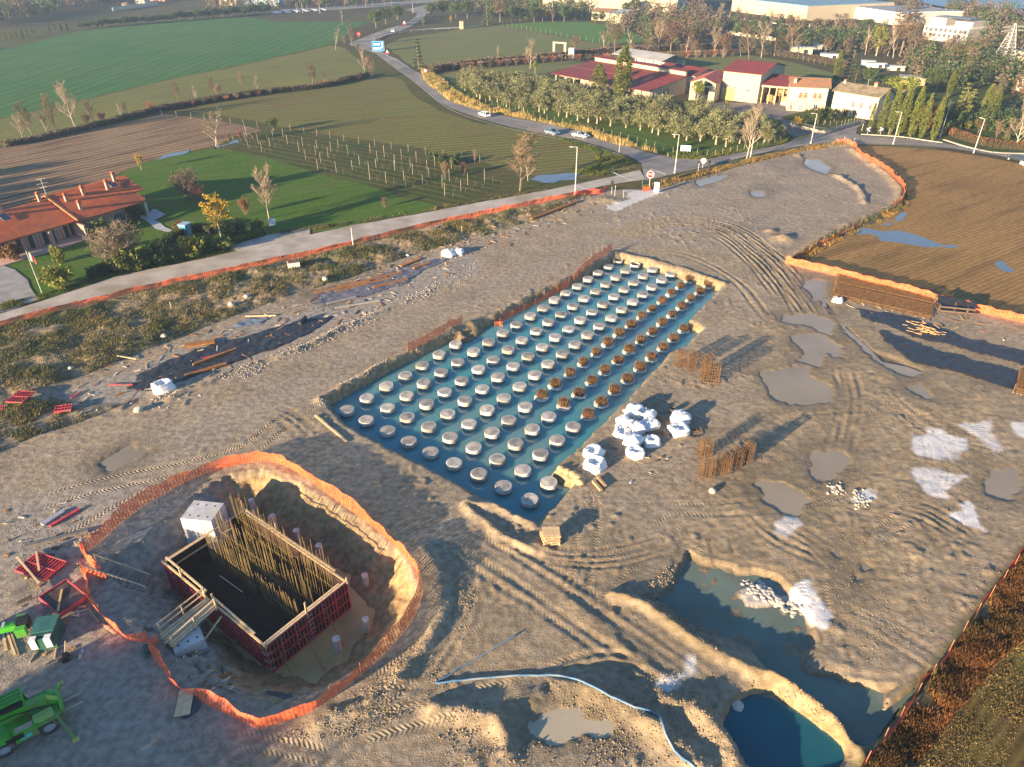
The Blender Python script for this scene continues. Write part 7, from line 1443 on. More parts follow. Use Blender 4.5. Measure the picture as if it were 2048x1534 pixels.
blades('roadside_grass', [(1345, 318), (1410, 320), (1480, 306), (1570, 288), (1585, 272), (1500, 296), (1420, 308), (1345, 305)], 6000, .8, G_GR, 5, .2, .5, .1, False); blades('dry_grass', [(1285, 372), (1345, 358), (1400, 344), (1500, 318), (1600, 298), (1685, 288), (1690, 292), (1600, 305), (1500, 328), (1400, 355), (1345, 372), (1290, 382)], 9000, .7, leafmat('rust_grass', (.36, .22, .07), (.14, .12, .04), 0, .25), 6, .2, .6, .08)
blades('roadside_grass', [(1095, 272), (1180, 290), (1262, 320), (1270, 338), (1200, 352), (1150, 345), (1200, 325), (1180, 300)], 6000, .7, G_GR, 7, .15, .6, .1, False); blades('dry_grass', [(1700, 300), (1712, 305), (1775, 345), (1808, 382), (1800, 412), (1720, 448), (1640, 487), (1575, 527), (1600, 530), (1660, 492), (1740, 455), (1815, 418), (1822, 382), (1788, 345), (1722, 302)], 9000, .5, leafmat('rust_grass', (.36, .22, .07), (.14, .12, .04)), 8, .1, .7, .06)
blades('roadside_grass', [(0, 626), (75, 603), (239, 549), (410, 515), (480, 498), (410, 512), (235, 540), (75, 592), (0, 610)], 3500, .6, G_GR, 9, .2, .6, .07, False); blades('roadside_grass', [(560, 470), (700, 450), (850, 424), (1000, 397), (1100, 378), (1100, 374), (1000, 392), (850, 418), (700, 444), (560, 462)], 3000, .45, G_VG, 10, .1, .6, .08, False)

# ---- far woods that read as one mass
def wood(name, px, n, hh, mats, seed, leaf=.75):
    r = np.random.default_rng(seed); pts = PL(px); poly = [(p.x, p.y) for p in pts]; xs = [p[0] for p in poly]; ys = [p[1] for p in poly]; out = []
    while len(out) < n:
        x, y = r.uniform(min(xs), max(xs), 400), r.uniform(min(ys), max(ys), 400); k = sdist(poly, x, y) > 0; out += list(zip(x[k], y[k]))
    out = np.array(out[:n]); sel = np.clip(fbm(out[:, 0], out[:, 1], 40, 3, seed)*1.4+.5+r.normal(size=n)*.25, 0, .999)*len(mats)
    for mi, m in enumerate(mats):
        q = out[(sel.astype(int) == mi)]; C = []; T = []
        for x, y in q:
            h = hh*r.uniform(.55, 1.2); d = r.normal(size=(70, 3)); d /= np.linalg.norm(d, axis=1, keepdims=True); C.append(np.array([x, y, h*.55])+d*np.array([h*.3, h*.3, h*.48])*r.random((70, 1))**.35); T.append(np.clip(r.random()*.7+.3*r.random(70), 0, 1))
        if len(q): o = link(name, quads(np.concatenate(C), leaf, None, name, m, seed+mi, np.concatenate(T), .55)); o['kind'] = 'stuff'
wood('far_wood', [(1795, 62), (1825, 62), (1828, 35), (1840, 18), (1740, 0), (1640, -6), (1630, 12), (1690, 14), (1800, 26)], 150, 11, [L_BR, L_DK, L_BR], 1)
wood('far_wood', [(1945, 100), (2000, 112), (2110, 140), (2110, 60), (1960, 34), (1880, 24), (1900, 40), (1945, 60)], 230, 11, [L_BR, L_DK, L_DK, L_BR], 9)
wood('far_wood', [(-80, 62), (0, 50), (90, 36), (130, 25), (210, 12), (260, 6), (260, -12), (-80, -12)], 420, 12, [L_DK, L_BR, L_DK, L_BR], 2)
wood('far_wood', [(1440, 70), (1600, 95), (1700, 110), (1830, 115), (1830, 75), (1740, 70), (1620, 50), (1450, 46)], 220, 6, [L_BR, L_BR, L_DK], 3, .55)
wood('far_wood', [(1190, 70), (1300, 95), (1420, 95), (1440, 60), (1400, 25), (1300, 28), (1240, 50)], 200, 9, [L_BR, L_DK, L_RU, L_BR], 4, .6)
wood('far_wood', [(960, 40), (1180, 42), (1180, 20), (1090, 22), (1080, -10), (960, -10)], 260, 10, [L_DK, L_BR, L_DK], 5, .7); wood('far_wood', [(420, 26), (560, 22), (740, 8), (860, 0), (960, 20), (960, -12), (420, -12)], 330, 8, [L_BR, L_DK, L_BR, L_BR], 6, .6)
wood('far_wood', [(1830, 175), (1990, 195), (2060, 215), (2060, 165), (1960, 120), (1840, 118), (1800, 140)], 150, 9, [L_DK, L_BR, L_DK], 7, .5); wood('far_wood', [(1905, 255), (1990, 280), (2060, 290), (2060, 240), (1960, 225), (1880, 230)], 70, 4.5, [L_DK, L_HG, L_BR], 8, .3)

# ---- loose stones along edges, banks and the gravel
def stones(px, n, r0, r1, m, seed):
    r = np.random.default_rng(seed); pts = PL(px); poly = [(p.x, p.y) for p in pts]; xs = [p[0] for p in poly]; ys = [p[1] for p in poly]; out = []
    while len(out) < n:
        x, y = r.uniform(min(xs), max(xs), 4000), r.uniform(min(ys), max(ys), 4000); k = (sdist(poly, x, y) > 0) & (fbm(x, y, 3, 3, seed)+.12 > r.random(4000)*.5-.1); out += list(zip(x[k], y[k]))
    q = np.array(out[:n]); z = np.array([gz(a, b) for a, b in q]); s = (r0+(r1-r0)*r.random(n)**3)[:, None, None]
    O = np.array([(1, 0, 0), (0, 1, 0), (-1, 0, 0), (0, -1, 0), (0, 0, .8), (0, 0, -.6)], float)[None]*(.4+.5*r.random((n, 6, 1))); a = r.random(n)*6.28; c, d = np.cos(a)[:, None], np.sin(a)[:, None]
    V = np.stack([O[:, :, 0]*c-O[:, :, 1]*d, O[:, :, 0]*d+O[:, :, 1]*c, O[:, :, 2]], -1)*s+np.stack([q[:, 0], q[:, 1], z+.02], -1)[:, None]
    T = np.array([(0, 1, 4), (1, 2, 4), (2, 3, 4), (3, 0, 4), (1, 0, 5), (2, 1, 5), (3, 2, 5), (0, 3, 5)]); Fq = (np.arange(n)[:, None, None]*6+T[None]).reshape(-1, 3)
    o = link('gravel', np_mesh('gravel', V.reshape(-1, 3), Fq, m)); o['kind'] = 'stuff'
ST1 = mat('grey_stones', (.42, .39, .35), .9, (.25, .23, .2), sc=1.5); ST2 = mat('brown_clods', (.33, .26, .17), .95, (.2, .155, .1), sc=1.5)
stones([(840, 1100), (900, 1100), (960, 1200), (900, 1400), (700, 1480), (540, 1480), (700, 1400), (830, 1280)], 2200, .03, .13, ST2, 1); stones([(-50, 1000), (150, 1050), (400, 920), (560, 900), (560, 1450), (400, 1560), (-50, 1560)], 5000, .025, .1, ST1, 2)
stones([(860, 1450), (1000, 1380), (1200, 1360), (1450, 1340), (1480, 1560), (860, 1560)], 3000, .03, .14, ST2, 3); stones([(1270, 1190), (1350, 1120), (1560, 1320), (1740, 1480), (1700, 1560), (1420, 1300)], 2500, .03, .16, ST2, 4)
stones([(900, 1000), (1080, 1040), (1130, 960), (1240, 840), (1330, 740), (1400, 760), (1250, 950), (1150, 1100), (1000, 1090)], 2000, .03, .11, ST2, 5); stones([(620, 800), (900, 650), (910, 665), (640, 815)], 1200, .04, .2, ST1, 6)
stones([(300, 800), (480, 740), (700, 640), (950, 530), (960, 550), (700, 665), (480, 765), (300, 830)], 2600, .04, .22, ST1, 7); stones(VERGE, 6000, .04, .24, ST2, 8); stones([(1500, 900), (2060, 800), (2060, 1080), (1850, 1330), (1700, 1330), (1600, 1150)], 3200, .025, .1, ST2, 9)

blades('stubble', [(2060, 1215), (2120, 1230), (2000, 1560), (1840, 1560), (1838, 1534), (1905, 1440), (1995, 1330)], 8000, .2, leafmat('stubble_straw', (.26, .19, .075), (.14, .1, .04), 0, .25), 12, .3, .8, .04, False)
# ============================================================= BUILDINGS
WALLC = mat('cream_render', (.46, .39, .27), .9, (.4, .34, .24), sc=.5); WALLW = mat('white_render', (.52, .46, .36), .9, (.45, .4, .32), sc=.5); WALLP = mat('pink_render', (.45, .27, .2), .9, (.4, .23, .17), sc=.5); WALLG = mat('grey_render', (.5, .49, .46), .9, (.42, .41, .39), sc=.5)
TILE = mat('red_roof_tiles', (.5, .13, .05), .8, (.38, .095, .04), sc=1.2, rnd=.05, grime=(.32, .1, .05)); TILEB = mat('old_roof_tiles', (.34, .17, .09), .9, (.24, .12, .07), sc=1.5, grime=(.2, .15, .09)); TILEG = mat('grey_brown_tiles', (.27, .22, .15), .9, (.19, .155, .11), sc=1.5, grime=(.14, .13, .08))
REDM = mat('red_metal_roof', (.2, .036, .03), .6, (.155, .03, .027), sc=.3, grime=(.14, .04, .034)); GREYM = mat('grey_metal_roof', (.36, .37, .36), .6, (.28, .29, .29), sc=.3); DARKO = mat('dark_opening', (.02, .02, .022), .9, (.015, .015, .016)); FRW = mat('window_frame', (.6, .58, .54), .6); SHUT = mat('brown_shutter', (.16, .07, .035), .7, (.12, .055, .03), sc=3)
def frame(pxL, pxR, z=0): a, b = P(*pxL), P(*pxR); return a, (b-a).length, atan2(b.y-a.y, b.x-a.x)
def gable_roof(root, x0, x1, y0, y1, z, rise, m, ridge='x', ov=.5, rib=.35, name='roof', th=.14):
    """two tiled slopes; ridge along x or y"""
    mb = MB(); x0 -= ov; x1 += ov; y0 -= ov; y1 += ov
    if ridge == 'x': cx = (y0+y1)/2; sl = [((x0, y0, z), (x1, y0, z), (x1, cx, z+rise), (x0, cx, z+rise)), ((x1, y1, z), (x0, y1, z), (x0, cx, z+rise), (x1, cx, z+rise))]
    else: cx = (x0+x1)/2; sl = [((x0, y1, z), (x0, y0, z), (cx, y0, z+rise), (cx, y1, z+rise)), ((x1, y0, z), (x1, y1, z), (cx, y1, z+rise), (cx, y0, z+rise))]
    return slopes(root, sl, m, rib, name, th)
def slopes(root, sl, m, rib=.35, name='roof', th=.14):
    mb = MB()
    for q in sl:
        a, b, c, d = [Vector(v) for v in q]; n = (b-a).cross(d-a).normalized()*th
        mb.add([a, b, c, d, a+n, b+n, c+n, d+n], [(3, 2, 1, 0), (4, 5, 6, 7), (0, 1, 5, 4), (1, 2, 6, 5), (2, 3, 7, 6), (3, 0, 4, 7)])
        if rib:
            k = max(2, int((b-a).length/rib))
            for i in range(k+1): t = min(max(i/k, .004), .996); p, r = a.lerp(b, t)+n, d.lerp(c, t)+n; mb.beam(p, r, rib*.45, .07, up=n.normalized())
    return mb.build(name, m, root)
def gable_walls(root, w, d, h, rise, m, ridge='x', name='walls', x0=0, y0=0):
    mb = MB(); mb.box((x0+w/2, y0+d/2, h/2), (w, d, h))
    if ridge == 'x':
        for x in (x0, x0+w-.2): mb.add([(x, y0, h), (x, y0+d, h), (x, y0+d/2, h+rise), (x+.2, y0, h), (x+.2, y0+d, h), (x+.2, y0+d/2, h+rise)], [(0, 2, 1), (3, 4, 5), (0, 3, 5, 2), (1, 2, 5, 4)])
    elif ridge == 'y':
        for y in (y0, y0+d-.2): mb.add([(x0, y, h), (x0+w, y, h), (x0+w/2, y, h+rise), (x0, y+.2, h), (x0+w, y+.2, h), (x0+w/2, y+.2, h+rise)], [(0, 1, 2), (3, 5, 4), (0, 2, 5, 3), (1, 4, 5, 2)])
    return mb.build(name, m, root)
def opening(root, pos, w, h, axis='x', s=-1, name='window', fm=None, pm=None, arch=False, mull=1, shut=None, cross=0, d=.12):
    """frame proud of the wall with a recessed pane (sub-part); axis = along which the wall runs, s = outward sign"""
    e = link(name, None, root, pos, 0 if axis == 'x' and s < 0 else (pi if axis == 'x' else (pi/2 if s > 0 else -pi/2))); mb = MB(); t = .1
    for x in (-w/2+t/2, w/2-t/2): mb.box((x, 0, h/2), (t, d, h))
    for z in (t/2, h-t/2): mb.box((0, 0, z), (w-2*t, d, t))
    for k in range(mull): mb.box((-w/2+w*(k+1)/(mull+1), .01, h/2), (.08, d*.8, h-2*t))
    for k in range(cross): mb.box((0, .012, h*(k+1)/(cross+1)), (w-2*t, d*.7, .07))
    if arch:
        pts = [(w/2*cos(pi*k/10), h+w/2*sin(pi*k/10)) for k in range(11)]; mb.add([(x, -d/2, z) for x, z in pts]+[(x*.8, -d/2, h+(z-h)*.8) for x, z in pts], [(k, k+1, 12+k, 11+k) for k in range(10)])
    mb.build('frame', fm or FRW, e); mb = MB(); mb.box((0, .02, h/2), (w-.1, .06, h-.1))
    if arch: mb.add([(w/2*.95*cos(pi*k/10), -.01, h-.06+w/2*.95*sin(pi*k/10)) for k in range(11)], [tuple(range(11))])
    mb.build('pane', pm or glass(), e)
    if shut:
        for x in (-w*.76, w*.76): mb = MB(); mb.box((x, -.06, h/2), (w*.48, .05, h)); mb.build('shutter', shut, e)
    return e
def chimney(root, pos, h, w=.55, m=None, cap=TILE):
    e = link('chimney', None, root, pos); mb = MB(); mb.box((0, 0, h/2-.3), (w, w, h+.6)); mb.build('shaft', m or WALLP, e); mb = MB(); mb.box((0, 0, h+.08), (w*1.35, w*1.35, .12)); mb.box((0, 0, h+.25), (w*.9, w*.9, .2)); mb.box((0, 0, h+.42), (w*1.3, w*1.3, .14), top=(.5, .5)); mb.build('cap', cap, e)
# ---- farmhouse on the left: two red-tiled ranges, ridge parallel to the front
ev0, ev1 = P(155, 443, 3.0), P(283, 400, 3.0); dx = (ev1-ev0).normalized(); frz = atan2(dx.y, dx.x)-.12; w2 = (ev1-ev0).length
w1 = 14.0; fh = thing('farmhouse', 'pink farmhouse with two red tiled roofs and many chimneys on the lawn', 'house', (ev0.x, ev0.y, 0), frz)
# local: x along the front, y away from the camera
DP = 8.2; RZ = 2.5
mb = MB(); mb.box((-w1/2-.35, 2.0+DP/2-1, 1.4), (w1-.7, DP-2, 2.8)); mb.box((w2/2-.4, 1.0+DP/2, 1.5), (w2-1.6, DP-1.4, 3.0)); mb.box((.1, .3, 1.3), (.35, 4.0, 2.6))
for x in (-w1+.1, -.3): mb.add([(x, 1.2, 2.7), (x, DP+.6, 2.7), (x, DP, 2.9+RZ*.95), (x+.25, 1.2, 2.7), (x+.25, DP+.6, 2.7), (x+.25, DP, 2.9+RZ*.95)], [(0, 2, 1), (3, 4, 5), (0, 3, 5, 2)])
mb.build('walls', WALLP, fh)
o_ = -1.2
slopes(fh, [((-w1-.5, .9, 2.75), (.15, .9, 2.75), (.15, DP+.4, 2.75+RZ), (-w1-.5, DP+.4, 2.75+RZ)), ((.15, 2*DP, 2.75), (-w1-.5, 2*DP, 2.75), (-w1-.5, DP+.4, 2.75+RZ), (.15, DP+.4, 2.75+RZ))], TILE, .32)
slopes(fh, [((.05, .0, 3.0), (w2, .0, 3.0), (w2, 3.2, 4.1), (.05, 3.2, 4.1)), ((.05, 3.2, 4.1), (w2+1.9, 3.2, 4.1), (w2+1.9, DP+.9, 5.75), (.05, DP+.9, 5.75)), ((w2+1.9, 2*DP+1, 3.1), (.05, 2*DP+1, 3.1), (.05, DP+.9, 5.75), (w2+1.9, DP+.9, 5.75))], TILE, .32)
mb = MB(); mb.beam((.1, .0, 3.25), (.1, DP+.9, 6.0), .35, .2); mb.build('verge_tiles', mat('verge_tile', (.5, .22, .1), .8), fh)
for x in (w2+1.5, w2-.3): mb = MB(); mb.box((x, 3.4 if x > w2 else .5, 1.5), (.3, .3, 3.0)); mb.build('porch_column', WALLW, fh)
for x, y, z, h in ((2.0, 5.8, 5.0, 1.0), (5.4, 6.3, 5.2, 1.25), (9.8, 6.0, 5.1, 1.35), (12.5, 8.0, 5.9, 1.0), (2.4, 2.6, 3.9, 1.3), (-1.2, 8.4, 5.4, 1.2), (-7.6, 8.6, 5.4, .9), (-10.6, 8.0, 5.2, 1.2)): chimney(fh, (x, y, z), h, .5)
for x, y, z in ((11.3, 6.9, 5.55), (-8.2, 6.4, 4.95)):
    e = link('solar_panel', None, fh, (x, y, z)); e.rotation_euler = (.34, 0, 0); mb = MB(); mb.box((0, 0, .02), (1.3, 2.0, .06)); mb.build('frame', STEELG, e); mb = MB(); mb.box((0, 0, .055), (1.18, 1.88, .03)); mb.build('pane', glass('solar_glass', (.02, .03, .06)), e)
e = link('aerial', None, fh, (.6, 9.5, 5.6)); mb = MB(); mb.tube([(0, 0, 0), (0, 0, 3.2)], .035, 5); mb.build('mast', GALV, e); mb = MB(); 
for z, l in ((3.1, .6), (2.3, .8), (1.6, .5)):
    mb.tube([(-l, 0, z), (l, 0, z)], .025, 4)
    for k in range(5): mb.tube([(-l+l*k/2, -.25, z), (-l+l*k/2, .25, z)], .02, 4)
mb.build('antenna', GALV, e)
for x in (-10.5, -6.2, -2.6): opening(fh, (x, 2.02, .05), 1.5, 2.2, name='french_window', shut=mat('dark_green_shutter', (.02, .04, .035), .6), mull=1)
for x in (4.5, 8.2): opening(fh, (x, .97+.7-.0, .3), 2.2, 1.8, name='window', mull=3)
opening(fh, (w2-1.15, 4.0, .3), 1.4, 1.8, axis='y', s=1, name='window')
mb = MB(); mb.box((-w1/2-.2, .6, .08), (w1+.6, 4.4, .16)); mb.build('terrace', mat('terrace_paving', (.5, .34, .28), .9, (.42, .28, .23), sc=1.5), fh)
for k, x in enumerate((-9.0, -4.3, -4.9)): mb = MB(); mb.box((x, 1.1 if k < 2 else .2, 1.35), (.35, .35, 2.5)); mb.build('terrace_pillar', WALLP, fh)
p = P(374, 470); t = thing('garden_hut', 'small bright blue garden hut beside the clipped hedge', 'hut', p, frz+.3); mb = MB(); mb.box((0, 0, 1.0), (1.6, 1.4, 2.0)); mb.build('walls', mat('hut_blue', (.05, .25, .42), .6, (.04, .2, .35), sc=1), t); mb = MB(); mb.box((0, 0, 2.08), (1.8, 1.6, .12)); mb.build('roof', mat('hut_roof', (.3, .45, .55), .6), t); mb = MB(); mb.box((.1, -.72, .9), (.7, .04, 1.7)); mb.build('door', mat('hut_door', (.35, .5, .6), .6), t)
p = P(545, 450); t = thing('roadside_box', 'small white plastic bin beside the gravel entrance', 'bin', p, .3); mb = MB(); mb.box((0, 0, .5), (1.2, .7, 1.0)); mb.build('body', SW, t); mb = MB(); mb.box((0, 0, 1.06), (1.3, .8, .1)); mb.build('lid', mat('bin_lid', (.55, .6, .65), .5), t)
# garden sculpture / blue white figure near the gate, hedges
def hedge(px, h, w, label, m=L_HG, n=2600, seed=1, size=.16):
    ln = smooth_line(PL(px), 5); L_ = sum((b-a).length for a, b in zip(ln[:-1], ln[1:])); r = np.random.default_rng(seed); pts = np.array([[p.x, p.y] for p in ln]); s = np.r_[0, np.cumsum(np.hypot(*np.diff(pts, axis=0).T))]
    t = r.random(n)*s[-1]; x = np.interp(t, s, pts[:, 0]); y = np.interp(t, s, pts[:, 1]); i = np.clip(np.searchsorted(s, t)-1, 0, len(pts)-2); d = pts[i+1]-pts[i]; d /= np.linalg.norm(d, axis=1, keepdims=True)
    off = (r.random(n)-.5)*w; z = h*(.15+.85*r.random(n)**.6)*(1+.12*fbm(x, y, 3, 2, seed)); c = np.stack([x-d[:, 1]*off-ln[0].x, y+d[:, 0]*off-ln[0].y, z], -1)
    tt = thing('hedge', label, 'hedge', (ln[0].x, ln[0].y, 0)); link('leaves', quads(c, size, None, 'leaves', m, seed, np.clip(.5+fbm(x, y, 2.5, 3, seed)+r.normal(size=n)*.15, 0, 1)), tt); mb = MB()
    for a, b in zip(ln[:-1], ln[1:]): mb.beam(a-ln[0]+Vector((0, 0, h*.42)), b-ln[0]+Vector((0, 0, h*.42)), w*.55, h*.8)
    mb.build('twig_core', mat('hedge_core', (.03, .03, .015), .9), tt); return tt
hedge([(1893, 268), (1930, 282), (1985, 295), (2060, 302)], 2.0, 2.2, 'brownish clipped hedge along the road at right', L_RH, 4200, 2); hedge([(2040, 297), (2100, 303)], 2.2, 2, 'bright green hedge end at the right picture edge', L_YG, 900, 3)
hedge([(180, 560), (240, 540), (330, 515)], 1.8, 1.6, 'dark clipped hedge between the farmhouse lawn and the gravel road', L_DK, 3200, 4); hedge([(325, 500), (350, 480), (400, 462), (425, 470)], 1.5, 1.6, 'low dark hedge behind the blue hut', L_DK, 1800, 5); hedge([(430, 500), (480, 484), (530, 470)], 1.4, 1.6, 'clipped green hedge by the gravel entrance', L_HG, 2200, 6)
# ---- farm sheds with red metal roofs
a, w, rz = frame((1110, 166), (1292, 203)); sh = thing('farm_shed', 'long low cream farm shed with wine-red sloping roof behind the olives', 'farm building', a, rz); D1 = 19.0; eh = 3.0; bh = 5.4
mb = MB(); mb.box((w/2, D1/2+.9, eh/2-.1), (w-.4, D1-2, eh-.2)); mb.add([(w-.3, .9, eh-.2), (w-.3, D1, eh-.2), (w-.3, D1, bh-.1), (w-.05, .9, eh-.2), (w-.05, D1, eh-.2), (w-.05, D1, bh-.1)], [(0, 2, 1), (3, 4, 5), (0, 3, 5, 2), (1, 2, 5, 4)]); mb.box((w/2, D1+.4, (bh+1.5)/2), (w-1, .8, bh+1.5)); mb.build('walls', WALLC, sh)
slopes(sh, [((-1.5, -.7, eh), (w*.46, -.7, eh), (w*.46, D1*.5, (eh+bh)/2), (-1.5, D1*.5, (eh+bh)/2)), ((w*.46+.05, -.7, eh+.03), (w+.6, -.7, eh+.03), (w+.6, D1*.5, (eh+bh)/2+.03), (w*.46+.05, D1*.5, (eh+bh)/2+.03)), ((-1.5, D1*.5+.05, (eh+bh)/2+.1), (w+.6, D1*.5+.05, (eh+bh)/2+.1), (w+.6, D1+.05, bh+.1), (-1.5, D1+.05, bh+.1))], REDM, .9)
slopes(sh, [((0, D1-.3, bh+1.45), (w*.72, D1-.3, bh+1.45), (w*.72, D1+2.6, bh+1.75), (0, D1+2.6, bh+1.75)), ((w*.75, D1-.3, bh+1.42), (w-.5, D1-.3, bh+1.42), (w-.5, D1+2.6, bh+1.7), (w*.75, D1+2.6, bh+1.7))], REDM, .9, 'clerestory_roof')
for k in range(9): mb = MB(); mb.box((1+k*w/9, -.4, eh/2-.1), (.45, .35, eh-.2)); mb.build('pillar', WALLC, sh)
for k in range(3): mb = MB(); mb.box((2.6+k*3.6, .88, 1.3), (2.2, .06, 2.2)); mb.build('dark_opening', DARKO, sh)
for y, z, ww, hh, nm in ((3.6, .4, 1.8, 2.1, 'shed_door'), (9.5, .9, 3.2, 2.3, 'window')): opening(sh, (w-.14, y, z), ww, hh, 'y', 1, nm, mull=2, cross=1)
a, w_, rz_ = frame((1222, 132), (1320, 158)); t = thing('open_barn', 'open barn with a grey metal roof behind the wine-red shed', 'farm building', a, rz); w_ = 26
slopes(t, [((0, 0, 4.4), (w_, 0, 4.4), (w_, 7, 6.0), (0, 7, 6.0)), ((w_, 14, 4.4), (0, 14, 4.4), (0, 7, 6.0), (w_, 7, 6.0))], GREYM, .9)
for k in range(7):
    for y in (.3, 13.7): mb = MB(); mb.box((.4+k*(w_-.8)/6, y, 2.2), (.3, .3, 4.4)); mb.build('post', mat('green_steel', (.05, .12, .1), .6), t)
mb = MB(); mb.box((w_/2, 13.5, 1.9), (w_-1, .2, 3.8)); mb.build('back_wall', WALLG, t)
a, w3, rz3 = frame((1335, 196), (1428, 205)); t = thing('farm_workshop', 'farm workshop with red gabled roof, dark doorway and slanted gable windows', 'farm building', a, rz3); W3 = w3
gable_walls(t, 8.0, 16, 5.4, 1.6, WALLC, 'y', x0=w3-8.2); gable_roof(t, w3-8.2, w3-.2, 0, 16, 5.4, 1.6, REDM, 'y', .4, .9)
mb = MB(); mb.box((w3-4.2, -.03, 2.1), (4.0, .08, 4.2)); mb.build('dark_doorway', DARKO, t)
for s in (-1, 1): mb = MB(); x = w3-4.2; mb.add([(x+s*.3, -.05, 4.75), (x+s*3.0, -.05, 4.75), (x+s*3.0, -.05, 5.35), (x+s*.3, -.05, 6.3), (x+s*.3, .02, 4.75), (x+s*3.0, .02, 4.75), (x+s*3.0, .02, 5.35), (x+s*.3, .02, 6.3)], [(0, 1, 2, 3), (0, 4, 5, 1), (1, 5, 6, 2), (2, 6, 7, 3), (3, 7, 4, 0)]); mb.build('gable_window', glass(), t)
a, w4, rz4 = frame((1300, 175), (1360, 190)); t = thing('farm_store', 'farm store with twin red roof slopes between the shed and the workshop', 'farm building', P(1308, 172), rz); gable_walls(t, 17, 12, 5.2, 1.7, WALLG, 'x'); gable_roof(t, 0, 17, 0, 12, 5.2, 1.7, REDM, 'x', .5, .9); opening(t, (5, -.05, 2.8), 3, 1.2, mull=3); opening(t, (11, -.05, 2.8), 3, 1.2, mull=3)
a, w5, rz5 = frame((1440, 198), (1513, 207)); h5 = pxh((1440, 198), 142); t = thing('farm_hall', 'tall cream farm hall with red roof and pale yellow double doors', 'farm building', a, rz5)
gable_walls(t, w5, 22, h5, 2.0, WALLC, 'x'); gable_roof(t, 0, w5, 0, 22, h5, 2.0, REDM, 'x', .5, .9); YD = mat('pale_yellow_door', (.5, .38, .12), .7, (.45, .34, .11), sc=1)
for x in (.45+2.0*0, 2.5): mb = MB(); mb.box((x+1.0, -.06, 2.2), (1.98, .1, 4.4)); mb.build('hall_door', YD, t)
for k in range(4): opening(t, (1.0+k*1.05, -.13, 4.55-.95), .8, .75, mull=1)
opening(t, (w5-3.2, -.06, 3.0), 1.2, 1.0, mull=2); mb = MB(); mb.box((w5-5.3, -.03, h5*.62), (.08, .06, h5*.75)); mb.build('downpipe', GALV, t)
a, w6, rz6 = frame((1516, 206), (1578, 212)); t = thing('hay_canopy', 'open canopy with red roof and stored clutter between hall and villa', 'farm building', a+Vector((.6, 0, 0)), rz6); h6 = 5.4
slopes(t, [((-.2, -.8, h6), (w6-.4, -.8, h6-.4), (w6-.4, 9, h6+1.6), (-.2, 9, h6+2.0))], REDM, .9); mb = MB(); mb.box((w6/2, 8.8, 2.6), (w6-.6, .25, 5.2)); mb.build('back_wall', mat('brown_wall', (.3, .22, .12), .9, (.2, .15, .09), sc=1), t)
for k in range(5): mb = MB(); mb.box((.2+k*(w6-1)/4, -.3, h6/2-.1), (.25, .25, h6-.25)); mb.build('post', WOOD, t)
mb = MB(); mb.box((w6/2-.3, -.75, h6-.25), (w6-.2, .15, .5)); mb.build('fascia', WALLC, t)
random.seed(6)
for k in range(9): mb = MB(); x = .8+k*(w6-2)/9; hh = random.uniform(.8, 2.6); mb.box((x, random.uniform(2, 7), hh/2), (random.uniform(.7, 1.5), random.uniform(.8, 1.6), hh), random.random()); tag(mb.build('stored_crate', WOOD if k % 2 else mat('rusty_store', (.26, .17, .09), .9), None, None), f"stored crate under the farm canopy, {ORD[k]} from its left end", 'crate', 'clutter under the farm canopy').matrix_world = Matrix.Translation(t.location) @ Matrix.Rotation(rz6, 4, 'Z')
p = P(1568, 210); mb = MB(); mb.box((0, 0, .5), (2.2, 1.2, 1.0), top=(.8, .8)); tag(mb.build('white_tank', SW, None, p, rz6), 'small white tank at the foot of the villa by the canopy', 'tank')
# ---- villas
a, w7, rz7 = frame((1573, 221), (1643, 226)); h7 = pxh((1573, 221), 173); w7 = max(w7, 10.5); t = thing('villa', 'cream two-storey villa with brown tiled roof and arched windows', 'house', a, rz7+.1)
mb = MB(); mb.box((w7/2, 4.5, h7/2), (w7, 9, h7)); mb.build('walls', WALLW, t); mb = MB(); mb.box((w7/2, -.04, h7*.2), (w7+.1, .12, h7*.4)); mb.build('lower_render', mat('peach_render', (.62, .42, .28), .9, (.55, .37, .25), sc=.5), t)
ri = 1.9; x0, x1, y0, y1 = -.6, w7+.6, -.7, 9.6; cy = 4.5; slopes(t, [((x0, y0, h7), (x1, y0, h7), (x1, cy, h7+ri), (x0, cy, h7+ri)), ((x1, y1, h7), (x0, y1, h7), (x0, cy, h7+ri), (x1, cy, h7+ri))], TILEB, .4); mb = MB()
for x in (0, w7-.2): mb.add([(x, 0, h7), (x, 9, h7), (x, cy, h7+ri-.1), (x+.2, 0, h7), (x+.2, 9, h7), (x+.2, cy, h7+ri-.1)], [(0, 2, 1), (3, 4, 5), (0, 3, 5, 2), (1, 2, 5, 4)])
mb.build('gable', WALLW, t); chimney(t, (1.0, 1.5, h7+.5), 1.4, .7, WALLW, TILEB)
for x in (w7*.3, w7*.43, w7*.68, w7*.81): opening(t, (x, -.06, h7*.55), w7*.1, h7*.16, arch=True, name='arched_window', fm=mat('peach_trim', (.6, .38, .25), .8), pm=SHUT, mull=1)
for xa, xb in ((.24, .49), (.62, .87)): mb = MB(); mb.box((w7*(xa+xb)/2, -.05, h7*.49), (w7*(xb-xa), .1, h7*.1)); mb.build('window_apron', mat('peach_trim', (.6, .38, .25)), t)
opening(t, (w7*.1, -.12, .1), w7*.09, h7*.26, arch=True, name='arched_door', pm=SHUT); opening(t, (w7*.36, -.12, .1), w7*.17, h7*.3, name='glazed_door', mull=3, cross=3, fm=SW); opening(t, (w7*.75, -.12, .8), w7*.12, h7*.2, name='window')
